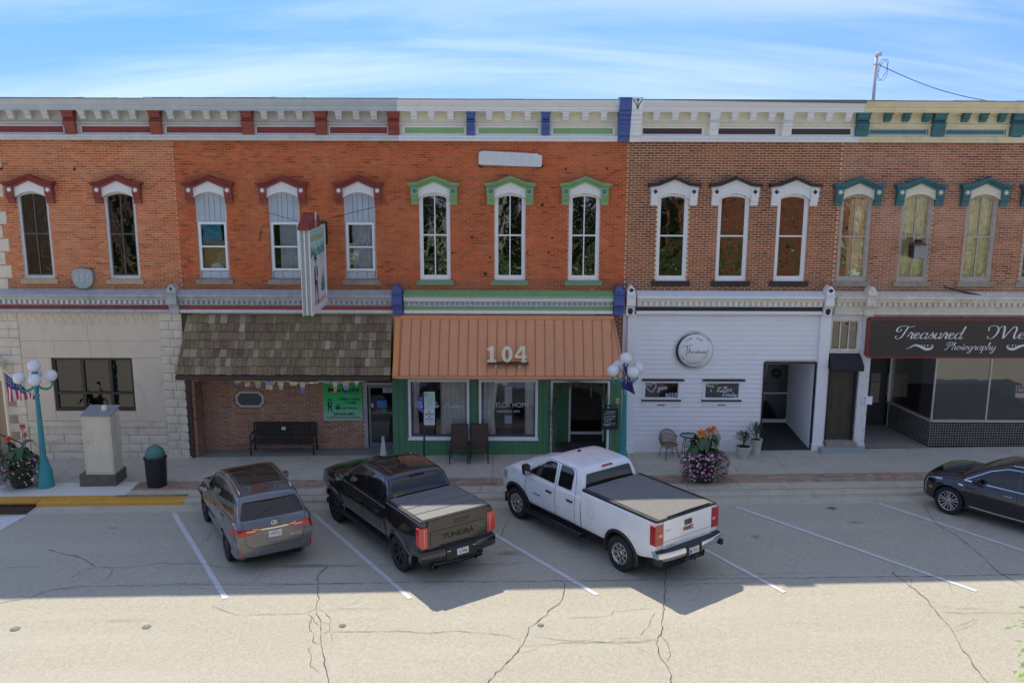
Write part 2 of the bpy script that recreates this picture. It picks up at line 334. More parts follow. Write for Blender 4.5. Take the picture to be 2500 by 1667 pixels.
# pen strokes of a joined round hand (x-height 1, baseline 0); [strokes, advance]
HAND = {
 'a': ([[(.95,.85),(.6,1),(.2,.75),(.12,.3),(.35,0),(.7,.15),(.95,.6)],[(.98,1),(.9,.3),(1.05,0),(1.35,.25)]],1.25),
 'b': ([[(0,.2),(.35,1.2),(.5,1.9),(.35,2.05),(.25,1.6),(.2,.3),(.4,0),(.75,.2),(.75,.75),(.5,.9),(.9,.85),(1.15,.85)]],1.05),
 'c': ([[(.85,.8),(.6,1),(.2,.75),(.15,.3),(.45,0),(.85,.15),(1.1,.35)]],1.0),
 'd': ([[(.95,.85),(.6,1),(.2,.75),(.12,.3),(.35,0),(.7,.15),(.95,.6)],[(1.15,2.1),(1.0,1.2),(.9,.3),(1.05,0),(1.35,.25)]],1.25),
 'e': ([[(0,.2),(.35,.45),(.7,.75),(.55,1),(.25,.85),(.15,.35),(.4,0),(.75,.1),(1.05,.4)]],.95),
 'g': ([[(.9,.85),(.6,1),(.2,.75),(.15,.3),(.4,.05),(.75,.25),(.9,.7)],[(.95,1),(.9,.1),(.75,-.8),(.4,-1),(.2,-.75),(.55,-.25),(1.25,.3)]],1.15),
 'h': ([[(0,.2),(.35,1.2),(.5,1.9),(.35,2.05),(.25,1.6),(.2,0)],[(.2,.4),(.5,.95),(.8,.85),(.78,.2),(.95,0),(1.25,.3)]],1.15),
 'i': ([[(0,.2),(.3,1),(.25,.25),(.4,0),(.7,.3)],[(.36,1.45),(.42,1.5)]],.62),
 'k': ([[(0,.2),(.35,1.2),(.5,1.9),(.35,2.05),(.25,1.6),(.2,0)],[(.2,.4),(.6,.95),(.7,.7),(.3,.5),(.75,0),(1.1,.25)]],1.0),
 'l': ([[(0,.2),(.4,1.3),(.5,1.9),(.35,2.05),(.25,1.6),(.25,.25),(.4,0),(.7,.3)]],.62),
 'm': ([[(0,.6),(.2,1),(.22,.5),(.15,0)],[(.18,.4),(.45,.95),(.65,.85),(.6,0)],[(.63,.4),(.9,.95),(1.12,.85),(1.08,.2),(1.25,0),(1.5,.3)]],1.42),
 'n': ([[(0,.6),(.2,1),(.22,.5),(.15,0)],[(.18,.4),(.5,.95),(.75,.85),(.7,.2),(.9,0),(1.15,.3)]],1.07),
 'o': ([[(.75,.95),(.35,.95),(.12,.5),(.3,.02),(.7,.1),(.88,.55),(.7,.93),(.55,.8),(.8,.72),(1.15,.8)]],1.05),
 'p': ([[(0,.5),(.25,1.1),(.2,0),(.12,-1)],[(.2,.55),(.5,1),(.85,.8),(.85,.3),(.55,0),(.25,.2)],[(.6,.02),(1.15,.25)]],1.08),
 'r': ([[(0,.3),(.25,1),(.35,1.12),(.4,.9),(.7,.9),(.6,.3),(.75,0),(1.0,.25)]],.92),
 's': ([[(0,.15),(.35,.75),(.5,1.1),(.55,.75),(.75,.35),(.5,0),(.15,.1)],[(.55,.03),(1.0,.25)]],.88),
 't': ([[(0,.2),(.35,1),(.42,1.7),(.3,.4),(.42,0),(.75,.3)],[(.1,1.15),(.65,1.2)]],.68),
 'u': ([[(0,.6),(.2,1),(.15,.3),(.35,0),(.65,.2),(.85,.7)],[(.88,1),(.82,.25),(.98,0),(1.25,.3)]],1.17),
 'v': ([[(0,.6),(.2,1),(.3,.5),(.45,0),(.8,.6),(.85,1),(1.15,.85)]],1.05),
 'y': ([[(0,.6),(.2,1),(.15,.35),(.35,.02),(.65,.2),(.85,.7)],[(.9,1),(.82,.1),(.65,-.8),(.3,-1),(.15,-.75),(.5,-.25),(1.15,.3)]],1.1),
 'T': ([[(1.9,2.15),(1.2,1.95),(.4,2.15),(-.35,2.0),(-.6,1.5),(-.35,1.15),(0,1.3),(.05,1.6)],[(.95,2.0),(.75,1.2),(.5,.3),(.1,-.05),(-.35,.1),(-.4,.4),(-.15,.45)]],1.35),
 'M': ([[(-.9,1.3),(-1.0,1.9),(-.5,2.2),(0,1.9),(.15,1.3),(-.05,.4),(-.4,0),(-.8,.1),(-.75,.4)],[(.1,1.6),(.5,2.1),(.75,1.9),(.9,.6),(1.0,.05),(1.3,.9),(1.8,2.05),(2.15,1.6),(2.1,.6),(2.25,.02),(2.55,.25)]],2.5),
 'P': ([[(.5,1.9),(.35,1.0),(.1,.1),(-.25,0),(-.35,.25)],[(0,1.2),(-.3,1.6),(0,2.05),(.7,2.15),(1.15,1.85),(1.05,1.3),(.6,1.0),(.3,1.15)]],1.3),
 'C': ([[(1.1,1.6),(.95,2.0),(.5,1.95),(.1,1.2),(.1,.4),(.5,0),(1.0,.2),(1.25,.45)]],1.2),
 'B': ([[(.25,1.9),(.15,0)],[(.0,1.8),(.6,2.1),(.95,1.7),(.7,1.2),(.3,1.05),(.85,.95),(1.0,.4),(.6,0),(.1,.1)]],1.15),
 'L': ([[(.9,1.7),(.6,2.05),(.3,1.6),(.35,.6),(.1,.05),(.6,.1),(1.2,.1)]],1.15),
 'K': ([[(.25,2.0),(.1,0)],[(1.1,2.0),(.3,1.0),(.7,.4),(1.2,.05)]],1.2),
 'H': ([[(.25,2.0),(.1,0)],[(1.05,2.0),(.9,0)],[(.2,1.0),(1.0,1.05)]],1.25),
 'A': ([[(0,0),(.6,2.0),(1.1,0)],[(.2,.7),(.95,.75)]],1.25),
 'D': ([[(.3,1.9),(.15,.05),(.8,.1),(1.15,.9),(.8,1.8),(.1,1.95)]],1.3),
 "'": ([[(.15,2.0),(.1,1.6)]],.3), '.': ([[(.1,0),(.2,.05)]],.4), ' ': ([], .9),
}
def hand(mb, s, x, z, h, Y, mi=0, w0=0.012, w1=0.03, slant=0.25, W=None, M=None, rot=0.0):
    """write s from x,z (baseline) with x-height h; W forces the total width"""
    adv = sum(HAND.get(c, HAND['n'])[1] for c in s); kx = h if W is None else W/adv
    cr, sr = math.cos(rot), math.sin(rot); cx = 0
    for c in s:
        st, a = HAND.get(c, HAND['n'])
        for q in st:
            pts = []
            for (u, v) in crom(q, 5):
                lx = (cx+u)*kx+v*h*slant; lz = v*h
                pts.append((x+lx*cr-lz*sr, z+lx*sr+lz*cr))
            ribbon(mb, pts, w0, w1, Y, mi, True, M)
        cx += a
# ================================================================== buildings
BL, BC = 0.2295, 0.075
def mortar(name, col): return paint(name, col, 0.95, 0.15, 6.0, bmp=0.3)
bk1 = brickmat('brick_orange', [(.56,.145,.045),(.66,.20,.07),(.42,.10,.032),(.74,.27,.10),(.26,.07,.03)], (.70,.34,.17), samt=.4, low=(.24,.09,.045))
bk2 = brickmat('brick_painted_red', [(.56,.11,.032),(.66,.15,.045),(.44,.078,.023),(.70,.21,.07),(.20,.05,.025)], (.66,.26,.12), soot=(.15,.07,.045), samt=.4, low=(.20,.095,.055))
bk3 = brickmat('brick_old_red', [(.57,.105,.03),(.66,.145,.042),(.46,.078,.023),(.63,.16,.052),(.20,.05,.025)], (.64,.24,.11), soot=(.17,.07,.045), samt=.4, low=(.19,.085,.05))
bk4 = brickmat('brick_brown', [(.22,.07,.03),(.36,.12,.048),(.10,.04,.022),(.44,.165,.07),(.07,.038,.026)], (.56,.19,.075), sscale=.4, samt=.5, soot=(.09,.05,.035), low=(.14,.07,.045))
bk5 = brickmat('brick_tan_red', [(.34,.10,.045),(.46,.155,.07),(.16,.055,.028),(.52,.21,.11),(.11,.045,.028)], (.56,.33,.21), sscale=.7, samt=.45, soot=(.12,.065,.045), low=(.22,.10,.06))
bklow = brickmat('brick_brown_blend', [(.34,.165,.095),(.46,.23,.14),(.18,.10,.065),(.52,.29,.18),(.36,.17,.09)], (.46,.25,.15), samt=.3)
mo1 = mortar('mortar_pink', (.80,.53,.36)); mo2 = mortar('mortar_red', (.62,.28,.155)); mo3 = mortar('mortar_orange', (.64,.30,.17))
mo4 = mortar('mortar_cream', (.84,.64,.46)); mo5 = mortar('mortar_sand', (.82,.64,.49)); mol = mortar('mortar_tan', (.68,.50,.36))
white = paint('white_paint', (.86,.86,.86), .55, .05, dirt=(.55,.52,.46), dirt_amt=.25)
whitec = paint('clean_white_paint', (.87,.87,.87), .5, .03, dirt=(.62,.62,.62), dirt_amt=.2)
vinyl = paint('white_vinyl', (.87,.88,.88), .35, .03)
cream = paint('cream_paint', (.82,.72,.48), .6, .08, dirt=(.45,.35,.22), dirt_amt=.45)
cream2 = paint('pale_cream_paint', (.80,.75,.58), .6, .06)
grayp = paint('blue_grey_paint', (.55,.60,.63), .5, .08, dirt=(.62,.64,.66), dirt_amt=.4)
grayd = paint('weathered_grey_paint', (.47,.49,.50), .6, .15, dirt=(.20,.17,.14), dirt_amt=.6)
grayl = paint('light_grey_trim', (.66,.67,.66), .6, .1, dirt=(.36,.34,.30), dirt_amt=.5)
stone_drk = paint('taupe_frieze', (.54,.51,.45), .7, .12)
redp = paint('oxblood_paint', (.25,.035,.027), .5, .16, dirt=(.07,.015,.012), dirt_amt=.5)
redb = paint('brick_red_trim', (.30,.065,.045), .55, .12, dirt=(.10,.03,.02), dirt_amt=.4)
greenp = paint('sage_green_paint', (.25,.44,.19), .55, .07, dirt=(.10,.18,.10), dirt_amt=.3)
greend = paint('sill_green_paint', (.17,.33,.18), .55, .08)
greenw = paint('siding_green', (.085,.235,.115), .55, .12, dirt=(.12,.28,.17), dirt_amt=.4)
bluep = paint('royal_blue_paint', (.075,.12,.36), .5, .1, dirt=(.12,.16,.34), dirt_amt=.4)
tealp = paint('teal_paint', (.045,.17,.19), .5, .14, dirt=(.02,.07,.08), dirt_amt=.5)
blackp = paint('black_paint', (.028,.026,.025), .6, .2)
darkbr = paint('dark_bronze', (.045,.036,.030), .4, .15)
sandst = paint('sandstone_sill', (.50,.40,.25), .85, .15, 5, dirt=(.25,.20,.14), dirt_amt=.5, bmp=.3)
greyst = paint('grey_stone_sill', (.34,.30,.25), .9, .18, 5, dirt=(.14,.12,.10), dirt_amt=.6, bmp=.3)
limest = paint('limestone', (.76,.68,.54), .85, .13, 2.2, dirt=(.33,.28,.22), dirt_amt=.5, bmp=.5)
slabst = paint('smooth_beige_slab', (.72,.62,.48), .75, .05, 1.2, dirt=(.40,.35,.28), dirt_amt=.35)
tanfr = paint('peeling_tan_frame', (.50,.45,.38), .7, .15, 6, dirt=(.22,.20,.17), dirt_amt=.6)
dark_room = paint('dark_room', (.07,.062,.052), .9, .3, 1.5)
ply = paint('roofing', (.12,.12,.12), .9, .2)
glass = glassmat('window_glass', (.72,.76,.75), .62, .03)
glass_up = glassmat('old_window_glass', (.45,.46,.44), .26, .10)
glass_shop = glassmat('shop_glass', (.94,.96,.96), .30, .01); glass_bank = glassmat('bank_glass', (.30,.30,.29), .10, .03)
curtain_w = paint('pale_curtain', (.90,.84,.73), .9, .1, 5)
curtain_g = paint('lace_curtain', (.72,.74,.78), .9, .15, 5)
curtain_y = paint('yellowed_curtain', (.88,.80,.48), .9, .16, 3, dirt=(.45,.26,.12), dirt_amt=.55)
ZB, ZT = PZ(712), PZ(345)         # brick field of the upper storey
def fillgrid(mb, x0, x1, z0, z1, holes, yf, yb, mi=0):
    """wall slab with rectangular openings (front, back and reveals)"""
    xs = sorted(set([x0, x1]+[min(max(h[i], x0), x1) for h in holes for i in (0, 1)]))
    zs = sorted(set([z0, z1]+[min(max(h[i], z0), z1) for h in holes for i in (2, 3)]))
    inside = lambda x, z: any(h[0] < x < h[1] and h[2] < z < h[3] for h in holes)
    nx, nz = len(xs)-1, len(zs)-1
    full = [[not inside((xs[i]+xs[i+1])/2, (zs[j]+zs[j+1])/2) for j in range(nz)] for i in range(nx)]
    F = lambda i, j: 0 <= i < nx and 0 <= j < nz and full[i][j]
    for i in range(nx):
        for j in range(nz):
            if not full[i][j]: continue
            a, b, c, d = xs[i], xs[i+1], zs[j], zs[j+1]
            mb.add([(a,yf,c),(b,yf,c),(b,yf,d),(a,yf,d)], [(0,1,2,3)], mi); mb.add([(a,yb,c),(b,yb,c),(b,yb,d),(a,yb,d)], [(3,2,1,0)], mi)
            if not F(i-1, j): mb.add([(a,yf,c),(a,yf,d),(a,yb,d),(a,yb,c)], [(0,1,2,3)], mi)
            if not F(i+1, j): mb.add([(b,yf,c),(b,yf,d),(b,yb,d),(b,yb,c)], [(3,2,1,0)], mi)
            if not F(i, j-1): mb.add([(a,yf,c),(b,yf,c),(b,yb,c),(a,yb,c)], [(3,2,1,0)], mi)
            if not F(i, j+1): mb.add([(a,yf,d),(b,yf,d),(b,yb,d),(a,yb,d)], [(0,1,2,3)], mi)
def lay_bricks(bld, x0, x1, z0, z1, holes, mat, limit=300, Y=0.0, axis='y', jitter=0.0):
    """holes: f(z)->(a,b) clipped interval or None.  Running bond, 8 mm proud of the joints."""
    J = 0.017; out = []
    r0 = int(math.floor(z0/BC)); r1 = int(math.ceil(z1/BC))
    for r in range(r0, r1):
        za, zb = max(z0, r*BC+J/2), min(z1, (r+1)*BC-J/2)
        if zb-za < 0.02: continue
        off = -0.5*BL*(r % 2); zc = (za+zb)/2
        iv = [(x0, x1)]
        for h in holes:
            q = h(zc)
            if not q: continue
            nv = []
            for a, b in iv:
                if q[1] <= a or q[0] >= b: nv.append((a, b)); continue
                if q[0] > a: nv.append((a, q[0]))
                if q[1] < b: nv.append((q[1], b))
            iv = nv
        for a, b in iv:
            k = int(math.floor((a-off)/BL))
            while k*BL+off < b:
                xa, xb = max(a, k*BL+off+J/2), min(b, (k+1)*BL+off-J/2); k += 1
                if xb-xa > 0.03: out.append((xa, xb, za, zb))
    full = [q for q in out if q[1]-q[0] > BL-J-0.002 and q[3]-q[2] > BC-J-0.002]
    full.sort(key=lambda q: abs((q[0]+q[1])/2-(x0+x1)/2)*0.5+abs(q[2]-(z0+z1)/2)*1.6)
    singles = set(full[:limit])
    me = None; mb = MB()
    yf = Y-0.009
    for q in out:
        j = rnd(-.0025, .003) if jitter == 0 else rnd(-jitter, jitter)
        if q in singles:
            if me is None:
                t = MB(); w, h = BL-J, BC-J; t.box(-w/2, w/2, 0, 0.02, -h/2, h/2)
                me = bpy.data.meshes.new('brick'); me.from_pydata(t.v, [], t.f); me.materials.append(mat)
            o = bpy.data.objects.new('brick', me); C.objects.link(o); o.parent = bld
            wl = Vector(((q[0]+q[1])/2, yf+j, (q[2]+q[3])/2)); o.location = wl-WO[bld.name]
        else:
            a, b, c, d = q; y = yf+j; yb = Y+0.01
            mb.add([(a,y,c),(b,y,c),(b,y,d),(a,y,d),(a,yb,c),(b,yb,c),(b,yb,d),(a,yb,d)], [(0,1,2,3),(0,4,5,1),(1,5,6,2),(3,2,6,7),(0,3,7,4)])
    mb.build('brickwork', mat, bld, kind='stuff')
def archpts(xc, hw, zs, rise, n=14, a0=0.0, a1=1.0):
    R = (hw*hw+rise*rise)/(2*rise); th = math.asin(min(1, hw/R)); cz = zs+rise-R
    return [(xc+R*math.sin(-th+2*th*(a0+(a1-a0)*i/n)), cz+R*math.cos(-th+2*th*(a0+(a1-a0)*i/n))) for i in range(n+1)]
# ---------------------------------------------------------------- upper windows
WZ0, WZS, WRISE, WHW = PZ(684), PZ(484.5), .17, .485
def hole_rect(xc): return (xc-WHW, xc+WHW, WZ0, WZS+WRISE)
def hole_fn(xc):
    R = (WHW**2+WRISE**2)/(2*WRISE); cz = WZS+WRISE-R
    def f(z):
        if z < WZ0-.16 or z > WZS+WRISE+.02: return None
        if z < WZ0: return (xc-WHW-.1, xc+WHW+.1)
        if z <= WZS: return (xc-WHW, xc+WHW)
        h = math.sqrt(max(0, R*R-(z-cz)**2)); return (xc-h, xc+h)
    return f
def spandrels(mb, xc, Y=0, yb=.3):
    pts = archpts(xc, WHW, WZS, WRISE)
    k = len(pts)//2
    mb.prism([(xc-WHW, WZS+WRISE)]+pts[:k+1], 'y', Y, yb); mb.prism([(xc+WHW, WZS+WRISE)]+pts[k:][::-1], 'y', Y, yb)
def ring(mb, xc, hwo, hwi, zb, bb, zs, rise_o, rise_i, y0, y1, mi=0):
    """arched frame: outer half width hwo, inner hwi, bottom rail bb tall"""
    po = archpts(xc, hwo, zs, rise_o, 16); pi_ = archpts(xc, hwi, zs-(rise_i*0.0), rise_i, 16)
    for i in range(16):
        mb.prism([po[i], po[i+1], pi_[i+1], pi_[i]], 'y', y0, y1, mi)
    mb.box(xc-hwo, xc-hwi, y0, y1, zb, zs, mi); mb.box(xc+hwi, xc+hwo, y0, y1, zb, zs, mi)
    mb.box(xc-hwi, xc+hwi, y0, y1, zb, zb+bb, mi)
def pane_arch(xc, hw, z0, zs, rise, y):
    pts = [(xc-hw, z0)]+archpts(xc, hw, zs, rise, 12)+[(xc+hw, z0)]
    return MB().add([(a, y, b) for a, b in pts], [list(range(len(pts)-1, -1, -1))])
def curtain(mb, x0, x1, z0, z1, y, amp=.03, n=22, gather=0.0, seed=0):
    r = random.Random(seed); ph = r.random()*6; f = r.uniform(2.2, 3.2)
    vs = []; 
    for i in range(n+1):
        u = i/n; x = x0+(x1-x0)*u
        for j, z in enumerate((z0, (z0*.6+z1*.4), z1)):
            g = 1-gather*(1 if j == 1 else 0.55 if j == 0 else 0)
            vs.append((x0+(x-x0)*g, y+amp*math.sin(ph+u*2*PI*f*(x1-x0)/.35)+amp*.4*math.sin(u*61+ph), z))
    fs = []
    for i in range(n):
        for j in (0, 1):
            a = i*3+j; fs.append((a, a+3, a+4, a+1))
    mb.add(vs, fs, 0, True)
def hood(bld, xc, capm, bodym, bandm, rosm, archm, cap2=None, black=False):
    """bracketed window hood: gabled cap, two ears with rosettes, arch band"""
    zs = PZ(449); zp = PZ(433.5); ze = PZ(500)
    h = MB()
    def gable(up, dn, hw, y0, mi=0):
        top = [(xc-hw, zs+up-.035), (xc-hw+.30, zs+up), (xc, zp+up), (xc+hw-.30, zs+up), (xc+hw, zs+up-.035)]
        bot = [(x, z-dn) for x, z in top]
        for i in range(4): h.prism([top[i], top[i+1], bot[i+1], bot[i]], 'y', y0, .02, mi)
    if black:
        gable(.05, .085, .80, -.30, 1); gable(-.037, .10, .74, -.17, 0)
    else:
        gable(.05, .045, .80, -.30, 1); gable(.003, .05, .765, -.26, 1); gable(-.05, .085, .73, -.17, 0)
    # body between cap and arch
    po = archpts(xc, .487, WZS-.002, WRISE+.002, 16)
    tops = []
    for x, z in po:
        u = abs(x-xc); tops.append((x, (zs-.05) + max(0, (1-u/.5))*(zp-zs)-.02 if u < .486 else zs-.08))
    for i in range(16): h.prism([po[i], po[i+1], tops[i+1], tops[i]], 'y', -.10, .02, 2)
    for s in (-1, 1):
        xa, xb = xc+s*.4875, xc+s*.715
        h.prism([(-.01, ze), (-.01, zs-.09), (-.20, zs-.09), (-.20, zs-.34), (-.165, zs-.36), (-.15, ze+.16), (-.115, ze+.14), (-.10, ze)], 'x', min(xa, xb), max(xa, xb), 0)
        h.box(xa+s*.0, xb+s*.02, -.215, 0, zs-.365, zs-.345, 0)
        h.box(xa, xb+s*.015, -.175, 0, ze+.15, ze+.165, 0)
    o = h.build('window_hood', [bodym, cap2 or capm, bandm], bld, origin=(xc, 0, zs))
    for s in (-1, 1):
        r = MB(); cx, cz = xc+s*.592, zs-.215
        if black:
            pts = [(cx, cz+.075), (cx+.07, cz), (cx, cz-.075), (cx-.07, cz)]; r.prism(pts, 'y', -.222, -.2)
        else:
            r.lathe([(.0, -.232), (.035, -.228), (.04, -.215), (.06, -.222), (.066, -.2)], (cx, 0, cz), 16, 'y')
        r.build('rosette', rosm, o)
def window(bld, xc, framem, archm, sillm, style, glassm=None, room=None, seed=0, sillo=0.10):
    gm = glassm or glass_up
    z0 = WZ0; f = MB()
    w = MB(); w.box(xc-WHW-sillo, xc+WHW+sillo, -.075, .16, WZ0-.155, WZ0-.005)
    if style == 'vinyl':
        zt, zb = PZ(545), PZ(663)
        ring(f, xc, WHW-.002, WHW-.06, z0, .03, WZS, WRISE-.003, WRISE-.06, .06, .16)
        for i in range(5):      # grey boards over and under the small window
            xa = xc-WHW+.02+i*(.93/5); xb = xa+.93/5-.008
            pass
        fo = f.build('window', archm, bld, origin=(xc, 0, z0))
        nb = 4; bw = 2*(WHW-.02)/nb; cuts = [0, .27, .42, .60, .80, 1.0]
        for i in range(5):
            xa = xc-WHW+.02+cuts[i]*2*(WHW-.02)+.006; xb = xc-WHW+.02+cuts[i+1]*2*(WHW-.02)-.006
            R = (WHW**2+WRISE**2)/(2*WRISE); cz = WZS+WRISE-R
            za = cz+math.sqrt(R*R-(xa-xc)**2)-.03; zb2 = cz+math.sqrt(R*R-(xb-xc)**2)-.03; zm = cz+math.sqrt(R*R-((xa+xb)/2-xc)**2)-.03
            MB().prism([(xa, zt+.03), (xb, zt+.03), (xb, zb2), ((xa+xb)/2, zm), (xa, za)], 'y', .07, .10).build('board', grayboard, fo)
        for a, b in ((0, .36), (.36, .70), (.70, 1)):
            MB().box(xc-WHW+.03+a*.91+.005, xc-WHW+.03+b*.91-.005, .06, .10, z0+.005, zb-.02).build('board', grayboard, fo)
        v = MB(); hw = WHW-.045
        for (a, b, c, d) in ((-hw, -hw+.07, zb, zt), (hw-.07, hw, zb, zt), (-hw+.07, hw-.07, zb, zb+.07), (-hw+.07, hw-.07, zt-.07, zt), (-hw+.07, hw-.07, (zt+zb)/2-.03, (zt+zb)/2+.02)):
            v.box(xc+a, xc+b, .03, .12, c, d)
        v.box(xc-hw-.03, xc+hw+.03, .07, .1, zt, zt+.02)
        v.build('frame', vinyl, fo)
        k = 1 if seed == 1 else 0
        for c, d in ((zb+.07, (zt+zb)/2-.03), ((zt+zb)/2+.02, zt-.07)):
            MB().add([(xc-hw+.07, .09, c), (xc+hw-.07, .09, c), (xc+hw-.07, .09, d), (xc-hw+.07, .09, d)], [(0,1,2,3)]).build('pane', gm, fo)
        if seed == 1:
            b = MB(); b.box(xc-.34, xc+.24, .16, .17, PZ(593), PZ(550)); b.build('blind', blueblind, fo)
            b = MB(); b.box(xc-.37, xc+.37, .2, .22, zb+.05, PZ(592)); b.build('cardboard', cardb, fo)
            b = MB(); b.sphere((xc+.05, .17, zb+.07), .22, 14, 0, 1, .2, .8); b.build('pillow', whitec, fo)
        else:
            b = MB(); curtain(b, xc-.2 if seed == 2 else xc-.28, xc+.37, zb+.06, zt-.06, .2, .02, 18, 0, seed); b.build('curtain', curtain_g, fo)
        w.build('sill', sillm, fo)
        return fo
    ring(f, xc, WHW-.002, WHW-.085, z0, .10, WZS, WRISE-.003, WRISE-.07, .05, .17)
    fo = f.build('window', archm, bld, origin=(xc, 0, z0))
    zm = PZ(575); hi = WHW-.085; s = MB()
    fw = .035
    s.box(xc-hi, xc-hi+fw, .08, .14, z0+.10, WZS); s.box(xc+hi-fw, xc+hi, .08, .14, z0+.10, WZS)
    s.box(xc-hi+fw, xc+hi-fw, .08, .14, z0+.10, z0+.145); s.box(xc-hi+fw, xc+hi-fw, .07, .15, zm-.022, zm+.022)
    pa = archpts(xc, hi, WZS, WRISE-.07, 14); pb = archpts(xc, hi-.03, WZS, WRISE-.10, 14)
    for i in range(14): s.prism([pa[i], pa[i+1], pb[i+1], pb[i]], 'y', .08, .14)
    if '4' in style: s.box(xc-.017, xc+.017, .075, .145, z0+.145, WZS+WRISE-.09)
    s.build('sash', framem, fo)
    y = .11
    xs = [(xc-hi+fw, xc-.017), (xc+.017, xc+hi-fw)] if '4' in style else [(xc-hi+fw, xc+hi-fw)]
    for a, b in xs:
        MB().add([(a, y, z0+.14), (b, y, z0+.14), (b, y, zm-.02), (a, y, zm-.02)], [(0,1,2,3)]).build('pane', gm, fo)
        R = ((hi-.02)**2+(WRISE-.09)**2)/(2*(WRISE-.09)); cz = WZS+WRISE-.09-R
        top = [(b+(a-b)*i/6, cz+math.sqrt(R*R-(b+(a-b)*i/6-xc)**2)) for i in range(7)]
        pts = [(a, zm+.02), (b, zm+.02)]+top
        MB().add([(q[0], y, q[1]) for q in pts], [list(range(len(pts)))]).build('pane', gm, fo)
    if 'curt' in style:
        b = MB(); curtain(b, xc-.42, xc+.0, z0+.05, WZS+.1, .24, .03, 20, .05, seed); curtain(b, xc-.02, xc+.42, z0+.05, WZS+.1, .26, .025, 20, 0, seed+9)
        b.build('curtain', curtain_y, fo)
    w.build('sill', sillm, fo)
    return fo
grayboard = paint('grey_board', (.48,.54,.60), .6, .08, 3, dirt=(.50,.55,.60), dirt_amt=.4)
blueblind = paint('turquoise_blind', (.05,.40,.58), .7, .1); cardb = paint('cardboard', (.62,.40,.16), .9, .15)
# ---------------------------------------------------------------- crown cornice
CZ = dict(top=PZ(244,-.6), cb=PZ(272,-.6), fr=PZ(303,-.2), pt=PZ(309,-.2), pb=PZ(330,-.2), bt=PZ(331,-.3), bb=PZ(346,-.2))
def xat(x, z_px=300): return x
def cornice(bld, x0, x1, crownm, friezem, basem, name='cornice', top_dz=0.0, cap=True):
    c = MB(); t, cb = CZ['top']+top_dz, CZ['cb']
    # crown: stepped cyma profile; (y,z)
    c.prism([(-.02,cb),(-.46,cb),(-.46,cb+.05),(-.50,cb+.06),(-.50,cb+.13),(-.54,cb+.15),(-.60,cb+.24),(-.62,cb+.27),(-.62,t-.03),(-.64,t-.02),(-.64,t),(-.02,t+.03)], 'x', x0, x1, 0)
    c.prism([(-.02,CZ['bb']),(-.18,CZ['bb']),(-.22,CZ['bb']+.03),(-.22,CZ['bb']+.09),(-.27,CZ['bb']+.12),(-.27,CZ['bt']-.02),(-.20,CZ['bt']+.02),(-.02,CZ['bt']+.02)], 'x', x0, x1, 2)
    c.prism([(-.02,CZ['bt']+.02),(-.16,CZ['bt']+.02),(-.16,CZ['fr']-.04),(-.20,CZ['fr']-.02),(-.20,CZ['fr']+.03),(-.15,CZ['fr']+.04),(-.15,cb),(-.02,cb)], 'x', x0+.002, x1-.002, 1)
    o = c.build(name, [crownm, friezem, basem], bld)
    if cap:
        k = MB(); n = max(3, int((x1-x0)/.9))
        for i in range(n):
            a, b = x0+(x1-x0)*i/n+.004, x0+(x1-x0)*(i+1)/n-.004; dz = rnd(-.012, .014)
            k.prism([(-.66, t+.005+dz*.3), (-.66, t+.022+dz*.3), (-.02, t+.06+dz), (.34, t+.05+dz), (.34, t+.035), (-.02, t+.035)], 'x', a, b)
        k.build('coping', flash, o)
    return o
flash = paint('metal_flashing', (.16,.175,.19), .6, .15, 2, metal=.0, dirt=(.16,.15,.14), dirt_amt=.5)
def big_bracket(par, x, w, m, y=-.44):
    b = MB(); cb, bt = CZ['cb'], CZ['bt']
    prof = [(-.14,cb-.002),(y,cb-.002),(y,cb-.05),(y+.03,cb-.07),(y+.03,cb-.14),(y+.09,cb-.22),(y+.14,cb-.25),(y+.14,cb-.27),(y+.06,cb-.31),(y+.06,cb-.36),(y+.10,cb-.45),(y+.16,cb-.55),(y+.18,bt+.01),(-.14,bt+.01)]
    b.prism(prof, 'x', x-w/2, x+w/2); b.box(x-w/2-.025, x+w/2+.025, y-.01, -.14, cb-.055, cb-.003); b.box(x-w/2-.015, x+w/2+.015, y+.05, -.14, cb-.285, cb-.262)
    return b.build('bracket', m, par)
def modillion(par, x, m, w=.18, y=-.42):
    b = MB(); cb = CZ['cb']
    b.prism([(-.14,cb-.002),(y,cb-.002),(y,cb-.05),(y+.04,cb-.07),(y+.05,cb-.13),(y+.11,cb-.19),(y+.13,cb-.24),(-.14,cb-.27)], 'x', x-w/2, x+w/2)
    b.box(x-w/2-.02, x+w/2+.02, y-.008, -.14, cb-.045, cb-.003); b.box(x-w/2-.008, x+w/2+.008, y+.03, -.14, cb-.15, cb-.135)
    return b.build('modillion', m, par)
def archlets(par, xs, m, y=-.30):
    """little arches spanning between the modillions"""
    b = MB(); cb = CZ['cb']
    for a, c in xs:
        n = 10; mid = (a+c)/2; hw = (c-a)/2; zl = cb-.27
        pts = [(a, cb-.003)]+[(mid-hw*math.cos(PI*i/n)*.999, cb-.15+.115*math.sin(PI*i/n)**.6) for i in range(n+1)]+[(c, cb-.003)]
        for i in range(n):
            p, q = pts[1+i], pts[2+i]; b.prism([(p[0], cb-.003), (q[0], cb-.003), q, p], 'y', y, -.14)
    if b.v: b.build('archlet', m, par)
